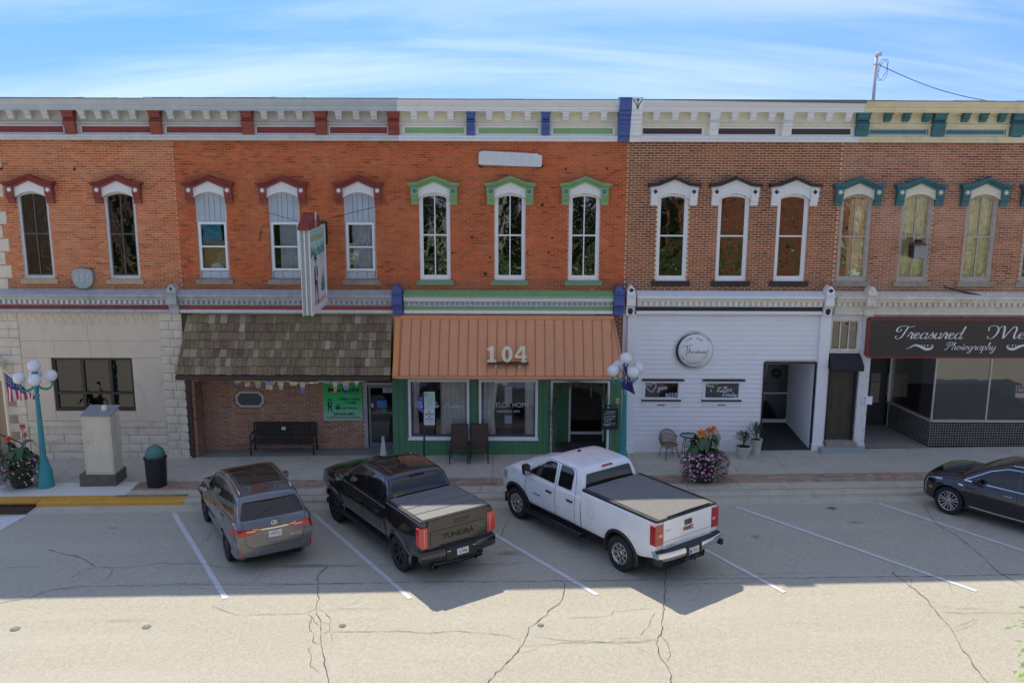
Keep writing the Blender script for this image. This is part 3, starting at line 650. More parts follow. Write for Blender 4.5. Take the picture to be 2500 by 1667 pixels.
def fpanel(par, x0, x1, framem, panelm, inset=.05, z0=None, z1=None):
    z0 = CZ['pb'] if z0 is None else z0; z1 = CZ['pt'] if z1 is None else z1; f = MB(); t = .035; y0, y1 = -.185, -.155
    for q in ((x0, x1, z1-t, z1), (x0, x1, z0, z0+t), (x0, x0+t, z0+t, z1-t), (x1-t, x1, z0+t, z1-t)): f.box(q[0], q[1], y0, y1, q[2], q[3])
    o = f.build('panel', [framem], par)
    MB().box(x0+t+inset, x1-t-inset, -.168, -.155, z0+t+inset*.35, z1-t-inset*.35).build('panel_field', panelm, par)
    return o
# ---------------------------------------------------------------- storefront cornice
SZ = dict(top=PZ(712,-.3), d1=PZ(736,-.3), d0=PZ(746,-.3), f0=PZ(758,-.2), bot=PZ(767,-.2))
def shop_cornice(bld, x0, x1, ledgem, mouldm, fasciam, botm, dentm, pitch=.135, ds=.07):
    c = MB(); s = SZ
    c.prism([(-.01,s['top']),(-.05,s['top']),(-.38,s['top']-.13),(-.40,s['top']-.17),(-.36,s['top']-.19),(-.01,s['top']-.19)], 'x', x0, x1, 0)
    c.prism([(-.01,s['top']-.19),(-.33,s['top']-.19),(-.33,s['top']-.22),(-.29,s['d1']+.02),(-.29,s['d1']),(-.01,s['d1'])], 'x', x0, x1, 1)
    c.prism([(-.01,s['d1']),(-.20,s['d1']),(-.20,s['d0']),(-.24,s['d0']-.01),(-.24,s['d0']-.03),(-.01,s['d0']-.03)], 'x', x0, x1, 1)
    c.prism([(-.01,s['d0']-.03),(-.17,s['d0']-.03),(-.17,s['f0']),(-.01,s['f0'])], 'x', x0, x1, 2)
    c.prism([(-.01,s['f0']),(-.20,s['f0']),(-.22,s['f0']-.03),(-.22,s['bot']+.03),(-.18,s['bot']),(-.01,s['bot'])], 'x', x0, x1, 3)
    o = c.build('storefront_cornice', [ledgem, mouldm, fasciam, botm], bld)
    n = int((x1-x0)/pitch); me = None
    for i in range(n):
        x = x0+(i+.5)*(x1-x0)/n
        if me is None:
            q = MB().box(x-ds/2, x+ds/2, -.27, -.199, s['d0']+.005, s['d1']-.002).build('dentil', dentm, o); me = q.data; base = q.location.copy(); x_ = x
        else:
            d = bpy.data.objects.new('dentil', me); C.objects.link(d); d.parent = o; d.location = base+Vector((x-x_, 0, 0))
    return o
def console(bld, x, w, m, tipm=None, dot=None, diamond=False, z_off=0):
    """console block closing the storefront cornice"""
    s = SZ; t = s['top']+.20; c = MB(); b = s['bot']-.03
    c.prism([(-.01,b),(-.24,b),(-.27,b+.04),(-.27,b+.15),(-.30,b+.24),(-.38,b+.33),(-.44,b+.36),(-.44,t-.30),(-.48,t-.27),(-.48,t-.24),(-.43,t-.22),(-.01,t-.22)], 'x', x-w/2, x+w/2)
    c.prism([(x-w/2+.01, t-.22), (x-w/2+.01, t-.14), (x-w*.28, t-.06), (x-w*.16, t-.01), (x, t+.015), (x+w*.16, t-.01), (x+w*.28, t-.06), (x+w/2-.01, t-.14), (x+w/2-.01, t-.22)], 'y', -.42, -.01)
    c.box(x-w/2-.015, x+w/2+.015, -.49, -.01, t-.33, t-.30)
    o = c.build('console', m, bld)
    if dot:
        d = MB(); zc = t-.125
        if diamond: d.prism([(x-w*.33, zc), (x, zc+.07), (x+w*.33, zc), (x, zc-.07)], 'y', -.427, -.41)
        else: d.lathe([(0, -.427), (.045, -.426), (.05, -.40)], (x, 0, zc), 14, 'y')
        d.build('boss', dot, o)
        if diamond:
            d = MB(); d.sphere((x, -.29, b+.17), .1, 12, 0, .8, .35, 1.25); d.build('oval_boss', dot, o)
    return o
def shell(bld, x0, x1, z1=10.75, y1=16):
    """party walls, rear wall, roof, upper floor: keeps the sun out of the rooms"""
    m = MB(); g = gz((x0+x1)/2)
    m.box(x0, x0+.12, .31, y1, -.4, z1); m.box(x1-.12, x1, .31, y1, -.4, z1); m.box(x0+.12, x1-.12, y1-.2, y1, -.4, z1)
    m.box(x0+.12, x1-.12, .31, y1-.2, z1-.25, z1-.02); m.box(x0+.12, x1-.12, .31, y1-.2, 4.6, 4.9)
    m.box(x0+.12, x1-.12, 4.2, 4.3, 4.9, z1-.25)
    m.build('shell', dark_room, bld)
    r = MB(); r.box(x0, x1, .01, .34, 10.0, CZ['top']+.01); r.build('parapet', ply, bld)
# ================================================================== the five buildings
XB = dict(b1=-17.2, b12=PX(431,500), b23=PX(973,600), b34=PX(1529,500), b45=PX(2054,420), b5=18.2)
def wxc(px): return PX(px, 580, .05)
def upper(bld, x0, x1, wins, bmat, mmat, lim=300):
    holes = [hole_rect(x) for x in wins]
    mb = MB(); fillgrid(mb, x0, x1, SZ['bot']+.21, 10.12, holes, 0, .3)
    for x in wins: spandrels(mb, x)
    mb.build('wall', mmat, bld)
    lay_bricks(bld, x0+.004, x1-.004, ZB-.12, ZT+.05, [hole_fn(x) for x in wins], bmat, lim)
    shell(bld, x0+.004, x1-.004)
def tx(px, y=285, Y=-.3): return PX(px, y, Y)
def stone(bld, x0, x1, z0, z1, y, m, name='stone_block', d=.025, back=.06, label=None):
    b = MB(); g = .006; x0 += g; x1 -= g; z0 += g; z1 -= g; i = .022; y0 = y-d*.4; c = y-d*rnd(.8, 1.5)
    xm, zm = x0+(x1-x0)*rnd(.35,.65), z0+(z1-z0)*rnd(.35,.65)
    vs = [(x0,y,z0),(x1,y,z0),(x1,y,z1),(x0,y,z1),(x0+i,y0,z0+i),(x1-i,y0-rnd(0,.01),z0+i),(x1-i,y0,z1-i),(x0+i,y0-rnd(0,.01),z1-i),(xm,c,zm),(x0,y+back,z0),(x1,y+back,z0),(x1,y+back,z1),(x0,y+back,z1)]
    fs = [(0,1,5,4),(1,2,6,5),(2,3,7,6),(3,0,4,7),(4,5,8),(5,6,8),(6,7,8),(7,4,8),(0,9,10,1),(1,10,11,2),(2,11,12,3),(3,12,9,0)]
    b.add(vs, fs); return b.build(name, m, bld, label=label)

# ---------------- building 1: orange brick over limestone (left)
B1 = thing('brick_building', (-13.5, 0, gz(-13.5)), 'leftmost two-storey orange brick building with limestone ground floor and wide dark office window', 'building', 'row of two-storey brick shop buildings')
w1 = [wxc(90), wxc(300)]
x1a, x1b = XB['b1'], XB['b12']
upper(B1, x1a, x1b, w1, bk1, mo1)
bronze_fr = paint('bronze_sash', (.10,.09,.08), .5, .2)
for i, x in enumerate(w1):
    window(B1, x, bronze_fr, grayl, sandst, '4', seed=10+i)
    hood(B1, x, redp, redb, whitec, whitec, grayl)
XC1 = tx(351, 250, -.6); XC2 = tx(968, 270, -.6)
c1 = cornice(B1, x1a, XC1, grayp, stone_drk, grayl)
for px in (167, 378): big_bracket(c1 if px < 300 else c1, tx(px), .33, redb)
for px in (-58, -15, 27, 69, 112, 201, 241, 282, 325): modillion(c1, tx(px), grayl)
archlets(c1, [(tx(a), tx(b)) for a, b in ((-15,27),(27,69),(69,112),(112,148),(186,201),(201,241),(241,282),(282,325),(325,360))], stone_drk, -.24)
for a, b in ((-62,150),(190,372)): fpanel(c1, tx(a), tx(b), grayl, redp, .0)
# corner quoins
for i in range(12):
    z0 = 5.3+i*.42; wq = .36 if i % 2 else .20
    stone(B1, -17.1, PX(0, 600)+wq-.06, z0, z0+.4, -.012, limest, 'quoin')
shop_cornice(B1, x1a, PX(412,730,-.3), grayd, grayd, redp, grayd, grayl, .165, .085)
console(B1, PX(419,730,-.4), .30, grayd, dot=blackp)
# ground floor: piers, slabs, window
zt = SZ['bot']; g1 = gz(-13.5)
xpl0, xpl1 = PX(-20,900), PX(57,900); xpr0, xpr1 = PX(398,900), PX(453,900)
xw0, xw1, zw0, zw1 = PX(131,940), PX(328,940), PZ(1003,0,230), PZ(873,0,230)
zl = PZ(1027,0,230)                      # ledge under the slab wall
gw = MB(); fillgrid(gw, xpl1-.05, xpr0+.05, -.5, zt+.2, [(xw0, xw1, zw0, zw1)], 0, .3); gw.box(xpr0+.05, x1b+.0, 0.0, .3, -.5, zt+.2); gw.box(-15.95, xpl1-.05, 0, .3, -.5, zt+.2); gw.build('lower_wall', mol, B1)
def slabs(x0, x1, z0, z1): MB().box(x0+.004, x1-.004, -.035, 0, z0+.004, z1-.004).build('slab', slabst, B1)
zz = PZ(791,0,230); zh = PZ(832,0,230)
xs = [xpl1, PX(218,850), xpr0]
for i in range(2): slabs(xs[i], xs[i+1], zh, zz)
for a, b in ((xpl1, PX(135,860)), (PX(135,860), PX(222,860)), (PX(222,860), xpr0)): slabs(a, b, zw1, zh)
slabs(xpl1, xw0, zl, zw1); slabs(xw1, xpr0, zl, zw1); slabs(xw0, PX(230,1015), zl, zw0); slabs(PX(230,1015), xw1, zl, zw0)
zg = MB(); zg.box(xpl1, xpr0, -.04, 0, zz, zt)
n = 30
for i in range(n):                       # carved zigzag band
    a = xpl1+.12+(xpr0-xpl1-.24)*i/n; w_ = (xpr0-xpl1-.24)/n
    if i % 2 == 0: zg.prism([(a+.01, zz+.05), (a+w_*1.75, zz+.05), (a+w_*.9, zt-.06)], 'y', -.056, -.04)
    else: zg.prism([(a+.02, zt-.05), (a+w_*1.6, zt-.05), (a+w_*.8, zz+.07)], 'y', -.048, -.04)
zg.build('carved_band', slabst, B1)
lg = MB(); lg.box(xpl1-.02, xpr0, -.09, 0, zl-.17, zl-.01); lg.build('ledge', limest, B1)
z = zl-.17; rows = 0
while z > g1-.1 and rows < 6:
    h = rnd(.24, .34) if rows else .30; x = xpl1
    while x < xpr0-.05:
        w_ = rnd(.55, 1.35); w_ = xpr0-x if xpr0-x-w_ < .35 else w_
        stone(B1, x, x+w_, max(z-h, g1-.15), z, -.02, limest, 'stone_block', .03); x += w_
    z -= h; rows += 1
z = zt; k = 0
while z > gz(-12)-.15:
    h = .283
    sp = xpr0+(xpr1-xpr0)*(.42 if k % 2 else .58)
    stone(B1, xpr0, sp, z-h, z, -.05, limest, 'stone_block', .022); stone(B1, sp, xpr1, z-h, z, -.05, limest, 'stone_block', .022)
    sp = xpl0+(xpl1-xpl0)*(.35 if k % 2 else .7)
    stone(B1, sp, xpl1, z-h, z, -.05, limest, 'stone_block', .022)
    if z > 2.6: stone(B1, xpl0-.4, sp, z-h, z, -.05, limest, 'stone_block', .022)
    z -= h; k += 1
MB().box(xpr0-.03, xpr1+.03, -.1, -.0, gz(-11)-.1, gz(-11)+.06).build('plinth', limest, B1)
# office window
fr = MB(); t = .09
for a, b, c, d in ((xw0, xw1, zw1-t, zw1), (xw0, xw1, zw0, zw0+t), (xw0, xw0+t, zw0+t, zw1-t), (xw1-t, xw1, zw0+t, zw1-t)): fr.box(a, b, .04, .16, c, d)
mu = [PX(203,940), PX(271,940)]; zm = PZ(960,0,230)
for x in mu: fr.box(x-.05, x+.05, .04, .16, zw0+t, zw1-t)
xs = [xw0+t]+[q for x in mu for q in (x-.05, x+.05)]+[xw1-t]
for i in range(3): fr.box(xs[2*i], xs[2*i+1], .04, .16, zm-.035, zm+.035)
of = fr.build('window', darkbr, B1)
for i in range(3):
    for c, d, mm in ((zm+.035, zw1-t, glass_bank), (zw0+t, zm-.035, glass_bank)):
        a, b = xs[2*i], xs[2*i+1]; MB().add([(a,.1,c),(b,.1,c),(b,.1,d),(a,.1,d)], [(0,1,2,3)]).build('pane', mm, of)
r = MB(); r.box(xw0-.3, xw1+.3, .5, .55, g1, zw1+.3); r.build('blind_wall', paint('dim_office_wall', (.16,.14,.12), .9, .2), B1)
# entrance at the far left: stone canopy, doorway, cream downpipe, hand rail
MB().box(-17.1, -15.85, .5, .6, -.4, 3.6).build('entrance_door', paint('tan_entrance', (.40,.30,.20), .6, .15), B1)
cn = MB()
for i in range(7):
    a = i/6; cn.box(-17.1, PX(27,900)-.12-.3*(a**2), -.55+.25*a, 0, 3.05-.07*i, 3.05-.07*(i-1))
cn.build('entrance_canopy', limest, B1)
dp = MB(); dp.tube(crom([(PX(2,890,-.3),-.3,2.95), (PX(4,900,-.3),-.32,2.8), (PX(6,940,-.3),-.22,2.4), (PX(17,1030,-.3),-.22,.9), (PX(22,1080,-.3),-.22,-.15)], 5), .055, 8)
dp.build('downpipe', cream2, B1)
hr = thing('hand_rail', (PX(18,1100,-.5), -.5, gz(-15.5)), 'black metal hand rail by the entrance at the left edge', 'railing')
h_ = MB(); xa = PX(6,1030,-.6); h_.tube([(xa,-.9,.85),(xa+.05,-.9,-.28)], .02); h_.tube([(xa-.0,-.9,.88),(xa+.75,-1.0,.62)], .022); h_.build('rail', blackp, hr)
h_ = MB(); h_.tube([(xa+.75,-1.0,.62),(xa+.75,-1.0,-.26)], .02); h_.build('post', blackp, hr)
h_ = MB(); h_.tube([(xa+.3,-.93,.78),(xa+.3,-.93,-.26)], .012); h_.tube([(xa+.5,-.96,.7),(xa+.5,-.96,-.26)], .012); h_.build('baluster', blackp, hr)
# round plaque of the office
pl = MB(); a, b, zb_, zt_ = PX(175,685,-.2), PX(226,685,-.2), PZ(708,-.2), PZ(659,-.2); cx = (a+b)/2; R_ = (b-a)/2
zc = zb_+R_*.95
pts = [(cx+R_*math.cos(t_), zc+R_*.95*math.sin(t_)) for t_ in [PI+PI*i/14 for i in range(15)]]+[(cx+R_, zt_-.14), (cx+R_*.8, zt_-.04), (cx, zt_), (cx-R_*.8, zt_-.04), (cx-R_, zt_-.14)]
PLQ = thing('wall_plaque', (cx, 0, zb_), 'rounded grey metal plaque with raised columns of lettering between the two leftmost windows', 'plaque')
pl.prism(pts, 'y', -.16, 0); pl.build('plate', paint('plaque_metal', (.36,.42,.48), .35, .1, metal=.5), PLQ)
lt = MB()
for i in range(3):
    xx = cx-.2+.2*i; lt.box(xx-.055, xx-.02, -.168, -.16, zb_+.2, zt_-.17)
    for j in range(9): lt.box(xx-.01, xx+.07, -.166, -.16, zb_+.22+j*.035, zb_+.236+j*.035)
lt.build('lettering', paint('plaque_light', (.55,.58,.62), .5, .1), PLQ)

# ---------------- building 2: restaurant with shingled awning
B2 = thing('brick_building', (-7, 0, gz(-7)), 'red brick restaurant building with mossy shingled awning and grey boarded window tops', 'building', 'row of two-storey brick shop buildings')
w2 = [wxc(520), wxc(697), wxc(880)]
x2a, x2b = XB['b12'], XB['b23']
upper(B2, x2a, x2b, w2, bk2, mo2, 240)
for i, x in enumerate(w2):
    window(B2, x, vinyl, grayl, greyst, 'vinyl', glassm=glassmat('flat_glass_%s' % 'abc'[i], (.8,.84,.85), .35, .03), seed=i+1)
    hood(B2, x, redp, redb, whitec, whitec, grayl)
c2 = cornice(B2, XC1+.003, XC2, grayp, stone_drk, grayl, top_dz=.02)
for px in (379,): pass
for px in (602, 782.5, 960): big_bracket(c2, tx(px), .33, redb)
for px in (417, 460.5, 505, 548, 645.5, 687, 731.5, 827, 870, 913): modillion(c2, tx(px), grayl)
archlets(c2, [(tx(a), tx(b)) for a, b in ((396,417),(417,460),(460,505),(505,548),(548,585),(620,645),(645,687),(687,731),(731,766),(800,827),(827,870),(870,913),(913,944))], stone_drk, -.24)
for a, b in ((398,592),(620,773),(800,946)): fpanel(c2, tx(a), tx(b), grayl, redp, .0)
shop_cornice(B2, PX(434,730,-.3), PX(958,730,-.3), grayd, grayd, redb, grayl, grayd, .16, .085)
console(B2, PX(969,730,-.4), .31, bluep, dot=paint('boss_grey_blue', (.12,.16,.30), .5))
YB2 = .78
xl, xr = PX(497,1000,YB2), PX(890,1000,YB2); xl0 = PX(468,1000); gb = gz(-8); zs2 = 2.80
xdr = XB['b23']-.02
brn = paint('dark_brown_board', (.075,.045,.030), .7, .2, 4)
lw = MB()
oz0, oz1 = PZ(992,YB2,610), PZ(956,YB2,610); ox0, ox1 = PX(577,975,YB2), PX(643,975,YB2)
fillgrid(lw, xl, xr, -.5, zs2+.5, [(ox0+.03, ox1-.03, oz0+.02, oz1-.02)], YB2, YB2+.2)
lw.box(x2a, x2b, .05, .3, zs2+.3, 4.86)                       # wall over the recess
lw.build('lower_wall', mol, B2)
sf = MB(); sf.box(x2a+.1, x2b, -.98, 3.5, zs2+.08, zs2+.14); sf.build('soffit', brn, B2)
def oct_fn(m_=0.0):
    zc, hx, hz = (oz0+oz1)/2, (ox1-ox0)/2+m_, (oz1-oz0)/2+m_; xc = (ox0+ox1)/2; ch = .13+m_*.4
    def f(z):
        d = abs(z-zc)
        if d > hz: return None
        w_ = hx-max(0, d-(hz-ch)); return (xc-w_, xc+w_)
    return f
xp0, xp1, zp0, zp1 = PX(790,1000,YB2), PX(885,1000,YB2), PZ(1025,YB2,840), PZ(925,YB2,840)
lay_bricks(B2, xl, xr, gb-.1, zs2+.1, [oct_fn(.13)], bklow, 0, YB2)
# soldier ring round the octagon
def octo(m_):
    zc, hx, hz, xc, ch = (oz0+oz1)/2, (ox1-ox0)/2+m_, (oz1-oz0)/2+m_, (ox0+ox1)/2, .14+m_*.5
    return [(xc-hx, zc-hz+ch), (xc-hx+ch, zc-hz), (xc+hx-ch, zc-hz), (xc+hx, zc-hz+ch), (xc+hx, zc+hz-ch), (xc+hx-ch, zc+hz), (xc-hx+ch, zc+hz), (xc-hx, zc+hz-ch)]
a_, b_ = octo(.01), octo(.12)
for i in range(8):
    p, q, p2, q2 = a_[i], a_[(i+1) % 8], b_[i], b_[(i+1) % 8]; L = math.hypot(q2[0]-p2[0], q2[1]-p2[1]); n = max(2, int(L/.075))
    for j in range(n):
        u, v = (j+.08)/n, (j+.92)/n
        le = lambda A, B, t_: (A[0]+(B[0]-A[0])*t_, A[1]+(B[1]-A[1])*t_)
        MB().prism([le(p,q,u), le(p,q,v), le(p2,q2,v), le(p2,q2,u)], 'y', YB2-.012, YB2+.01).build('brick', bklow, B2)
ow = MB(); A_, Bo = octo(-.045), octo(.01)
for i in range(8): ow.prism([A_[i], A_[(i+1) % 8], Bo[(i+1) % 8], Bo[i]], 'y', YB2-.03, YB2+.05)
oo = ow.build('octagonal_window', grayl, B2)
MB().add([(a, YB2+.01, b) for a, b in octo(-.04)], [list(range(8))]).build('pane', glass_up, oo)
# left return wall of the recess, in brick
rt = MB(); rt.box(xl0-.15, xl, .02, YB2+.2, -.5, zs2+.3); rt.build('return_wall', mol, B2)
n = 0; rb = MB()
for r_ in range(int(-.3/BC), int((zs2+.1)/BC)):
    za = r_*BC+.008; off = -.115 if r_ % 2 else 0
    for k in range(-1, 4):
        # bricks follow the slanting return from the post back to the rear wall
        u0, u1 = max(0, k*BL+off+.008), min(YB2, (k+1)*BL+off-.008)
        if u1-u0 < .03: continue
        rb.add([(xl+.002,u0,za),(xl+.010,u0,za),(xl+.010,u1,za),(xl+.002,u1,za),(xl+.002,u0,za+.058),(xl+.010,u0,za+.058),(xl+.010,u1,za+.058),(xl+.002,u1,za+.058)],
               [(1,2,6,5),(4,5,6,7),(0,3,2,1),(0,1,5,4)])
rb.build('brickwork', bklow, B2, kind='stuff')
fc = MB(); 
for r_ in range(int(-.3/BC), int((zs2+.1)/BC)):
    za = r_*BC+.008; fc.box(xl0-.13, xl-.004, .008, .02, za, za+.058)
fc.build('brickwork', bklow, B2, kind='stuff')
MB().box(PX(456,1000,0)-.0, PX(470,1000,0), -.06, .02, -.3, zs2+.1).build('post', brn, B2)
# glass door
df = MB(); xa, xb, z0, z1 = PX(890,1000,YB2), xdr, gb, PZ(933,YB2,920)
df.box(xa, xa+.1, YB2-.02, YB2+.1, z0, z1); df.box(xa+.1, xdr, YB2-.02, YB2+.1, z1-.1, z1)
dd = df.build('glass_door', paint('aluminium', (.55,.57,.58), .35, .05, metal=.5), B2)
lf = MB(); a, b = xa+.14, xdr-.02
for q in ((a, a+.07, z0+.06, z1-.12), (b-.05, b, z0+.06, z1-.12), (a+.07, b-.05, z0+.06, z0+.22), (a+.07, b-.05, z1-.2, z1-.12), (a+.07, b-.05, PZ(1007,YB2,920)-.02, PZ(1007,YB2,920)+.02)): lf.box(q[0], q[1], YB2+.02, YB2+.07, q[2], q[3])
lf.build('leaf', paint('door_aluminium', (.30,.31,.32), .35, .05, metal=.5), dd)
MB().add([(a+.07,YB2+.045,z0+.2),(b-.05,YB2+.045,z0+.2),(b-.05,YB2+.045,z1-.2),(a+.07,YB2+.045,z1-.2)], [(0,1,2,3)]).build('pane', glass_shop, dd)
hd = MB(); hd.tube([(a+.05,YB2-.0,1.25),(a+.05,YB2-.06,1.25),(a+.05,YB2-.06,.85),(a+.05,YB2-.0,.85)], .014); hd.build('handle', grayl, dd)
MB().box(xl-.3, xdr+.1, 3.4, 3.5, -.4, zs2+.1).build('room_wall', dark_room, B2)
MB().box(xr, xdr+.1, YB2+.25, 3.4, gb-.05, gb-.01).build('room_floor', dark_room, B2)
st = thing('door_notices', (xa+.5, YB2, 1.3), 'cluster of small blue, white and green stickers on the restaurant glass door', 'stickers')
for (pa, pb, ya, yb, mm) in ((920,943,978,996,paint('sticker_blue',(.08,.28,.62),.5)),(916,945,974,999,paint('sticker_dark',(.05,.05,.07),.5)),(935,957,945,959,paint('sticker_white',(.7,.72,.74),.5)),(917,931,999,1005,paint('sticker_red',(.5,.08,.06),.5)),(932,942,999,1006,paint('sticker_green',(.1,.4,.15),.5)),(906,911,985,994,paint('sticker_white',(.7,.72,.74),.5))):
    yy = YB2+.032 if mm.name == 'sticker_dark' else YB2+.026
    MB().box(PX(pa,985,YB2), PX(pb,985,YB2), yy, yy+.003, PZ(yb,YB2,930), PZ(ya,YB2,930)).build('sticker', mm, st)
t_ = MB(); fit_text(t_, '107', PX(946,952,YB2), PZ(952,YB2,930), .16, .1, YB2+.02); t_.build('number', blackp, st)
# shingled awning
aw = MB(); AT = (-.03, PZ(771,-.05)); AB = (-1.0, PZ(916,-1.0,700))
xat0, xat1 = PX(459,775,-.05), PX(957,775,-.05); xab0, xab1 = PX(429,914,-1.0), PX(953,914,-1.0)
aw.add([(xat0,AT[0],AT[1]-.03),(xat1,AT[0],AT[1]-.03),(xab1,AB[0],AB[1]-.03),(xab0,AB[0],AB[1]-.03),(xat0,AT[0]+.02,AB[1]-.1),(xat1,AT[0]+.02,AB[1]-.1),(xab1,AB[0],AB[1]-.1),(xab0,AB[0],AB[1]-.1)],
       [(0,3,2,1),(0,4,7,3),(1,2,6,5),(4,5,6,7),(0,1,5,4)])
aw.box(xab0-.01, xab1, AB[0]-.04, AB[0], AB[1]-.16, AB[1]-.015)
aw.box(PX(445,800), xat0+.1, -.05, -.02, AB[1]-.1, AT[1]+.03)
awn = aw.build('awning', brn, B2)
shm, sn, sb = new_mat('mossy_cedar_shingle'); p_ = pos(sn)
oi = N(sn, 'ShaderNodeObjectInfo').outputs['Random']
c_ = ramp(sn, oi, [(0, (.10,.06,.035)), (.3, (.22,.145,.085)), (.6, (.15,.09,.055)), (.85, (.29,.205,.13)), (.95, (.36,.28,.19)), (1, (.46,.40,.30))])
gr_ = noise(sn, p_, 9, 5, .7, (6, 1, .8)); c_ = mixc(sn, ramp(sn, gr_, [(.45, 0.0), (.75, .55)]), c_, (.42,.38,.30))
mo_ = noise(sn, p_, .55, 5, .65); c_ = mixc(sn, ramp(sn, mo_, [(.48, 0.0), (.72, .48)]), c_, (.27,.27,.10))
li_ = noise(sn, p_, 14, 5, .8, (2.5, 1, .7)); c_ = mixc(sn, ramp(sn, li_, [(.60, 0.0), (.68, .75)]), c_, (.62,.62,.52))
ye_ = noise(sn, p_, 1.6, 4, .7); c_ = mixc(sn, ramp(sn, ye_, [(.66, 0.0), (.74, .5)]), c_, (.34,.30,.06))
sn.links.new(c_, sb.inputs['Base Color']); sb.inputs['Roughness'].default_value = .95; bump(sn, sb, gr_, .6, .01)
NR = 7; sl_ = Vector((0, AB[0]-AT[0], AB[1]-AT[1])); nrm = Vector((0, sl_.z, -sl_.y)).normalized(); nrm = -nrm if nrm.y > 0 else nrm
for r_ in range(NR):
    u0, u1 = max(0, (r_-.25)/NR), (r_+1)/NR
    xa0 = xat0+(xab0-xat0)*u1; xb0 = xat1+(xab1-xat1)*u1; x = xa0
    while x < xb0-.02:
        w_ = rnd(.10, .24); x2 = x+w_ if xb0-x-w_ > .1 else xb0
        e = rnd(-.012, .012); L0 = Vector((0, AT[0], AT[1]))+sl_*u0; L1 = Vector((0, AT[0], AT[1]))+sl_*u1+Vector((0, 0, e))
        t0, t1 = nrm*.004, nrm*(.048+rnd(-.006,.01))
        b = MB(); vs = []
        for xx in (x+.004, x2-.004):
            vs += [L0+t0+Vector((xx,0,0)), L1+t1+Vector((xx,0,0)), L1+t1-nrm*.034+Vector((xx,0,0)), L0-nrm*.01+Vector((xx,0,0))]
        b.add(vs, [(0,1,5,4),(1,2,6,5),(0,3,2,1),(4,5,6,7),(2,3,7,6)]); b.build('shingle', shm, awn); x = x2
# poster (flat print) on the brick
PO = thing('restaurant_poster', ((xp0+xp1)/2, YB2, zp0), 'bright green restaurant poster with black lettering beside the glass door', 'poster')
pm, pn, pb_ = new_mat('poster_green'); sp = N(pn, 'ShaderNodeSeparateXYZ', {0: pos(pn)})
g_ = N(pn, 'ShaderNodeMapRange', {0: sp.outputs[2], 1: zp0, 2: zp1}).outputs[0]
c_ = ramp(pn, g_, [(0, (.50,.72,.60)), (.16, (.28,.66,.42)), (.45, (.06,.62,.20)), (.8, (.05,.52,.10)), (1, (.06,.40,.10))]); pn.links.new(c_, pb_.inputs['Base Color']); pb_.inputs['Roughness'].default_value = .5
MB().box(xp0, xp1, YB2-.03, YB2-.012, zp0, zp1).build('sheet', pm, PO)
ink = paint('printed_black', (.02,.022,.02), .6, .05); wp = xp1-xp0; hp = zp1-zp0; U = lambda u: xp0+u*wp; V = lambda v: zp0+v*hp; yt = YB2-.033
t_ = MB(); fit_text(t_, 'El', U(.27), V(.93), .16, .13, yt, bold=.03); fit_text(t_, 'Mariachi', U(.53), V(.745), wp*.78, .16, yt, bold=.03); fit_text(t_, 'MEXICAN GRILL', U(.74), V(.66), wp*.34, .045, yt)
fit_text(t_, 'OPEN 7 DAYS', U(.68), V(.515), wp*.52, .075, yt, bold=.05); fit_text(t_, 'A WEEK', U(.72), V(.43), wp*.28, .07, yt, bold=.05)
fit_text(t_, 'DAILY SPECIALS', U(.68), V(.30), wp*.42, .055, yt, bold=.05); fit_text(t_, '260-636-1883', U(.52), V(.16), wp*.54, .07, yt, bold=.05)
t_.build('lettering', ink, PO)
def figure(mb, fx, fz, s, Y, mi=0, M=None, lean=0):
    """standing guitarist silhouette in a wide hat, printed flat"""
    def poly(pts, m_=mi):
        vs = [Vector((fx+x*s, Y, fz+z*s)) for x, z in pts]; vs = [M @ v for v in vs] if M else vs
        ar = sum(pts[i][0]*pts[(i+1) % len(pts)][1]-pts[(i+1) % len(pts)][0]*pts[i][1] for i in range(len(pts)))
        mb.add(vs, [list(range(len(pts)))] if ar > 0 else [list(range(len(pts)-1, -1, -1))], m_)
    poly([(-.17,1.02),(-.02,1.06),(.16,1.0),(.20,.97),(0,.985),(-.2,.985)]); poly([(-.06,1.05),(-.02,1.13),(.05,1.12),(.08,1.03)])
    poly([(-.05,.98),(.06,.97),(.05,.90),(-.03,.89)])
    poly([(-.16,.84),(-.05,.88),(-.02,.6),(-.03,.52),(-.12,.52),(-.13,.62),(-.19,.60)]); poly([(.05,.88),(.14,.84),(.20,.66),(.15,.5),(.10,.52),(.12,.62),(.06,.60)])
    poly([(-.19,.62),(-.14,.64),(-.12,.45),(-.17,.44)])
    poly([(-.12,.53),(.12,.53),(.16,.28),(.20,.03),(.28,.0),(.14,-.01),(.06,.25),(.0,.46),(-.05,.3),(-.10,.03),(-.22,-.01),(-.16,.04),(-.15,.3)])
def agave(mb, fx, fz, s, Y, mi=0, M=None):
    for a, l in ((-70,.4),(-48,.55),(-26,.7),(-8,.85),(8,.9),(26,.72),(48,.55),(70,.4)):
        r_ = math.radians(a); d = (math.sin(r_), math.cos(r_)); nn = (d[1], -d[0]); w_ = .07
        pts = [(0,0), (d[0]*l*.5-nn[0]*w_, d[1]*l*.5-nn[1]*w_), (d[0]*l, d[1]*l), (d[0]*l*.5+nn[0]*w_, d[1]*l*.5+nn[1]*w_)]
        ar = sum(pts[i][0]*pts[(i+1) % 4][1]-pts[(i+1) % 4][0]*pts[i][1] for i in range(4))
        vs = [Vector((fx+x*s, Y, fz+z*s)) for x, z in pts]; vs = [M @ v for v in vs] if M else vs
        mb.add(vs, [(0,1,2,3) if ar > 0 else (3,2,1,0)], mi)
t_ = MB(); figure(t_, U(.17), V(.20), .42, yt); t_.build('figure', ink, PO)
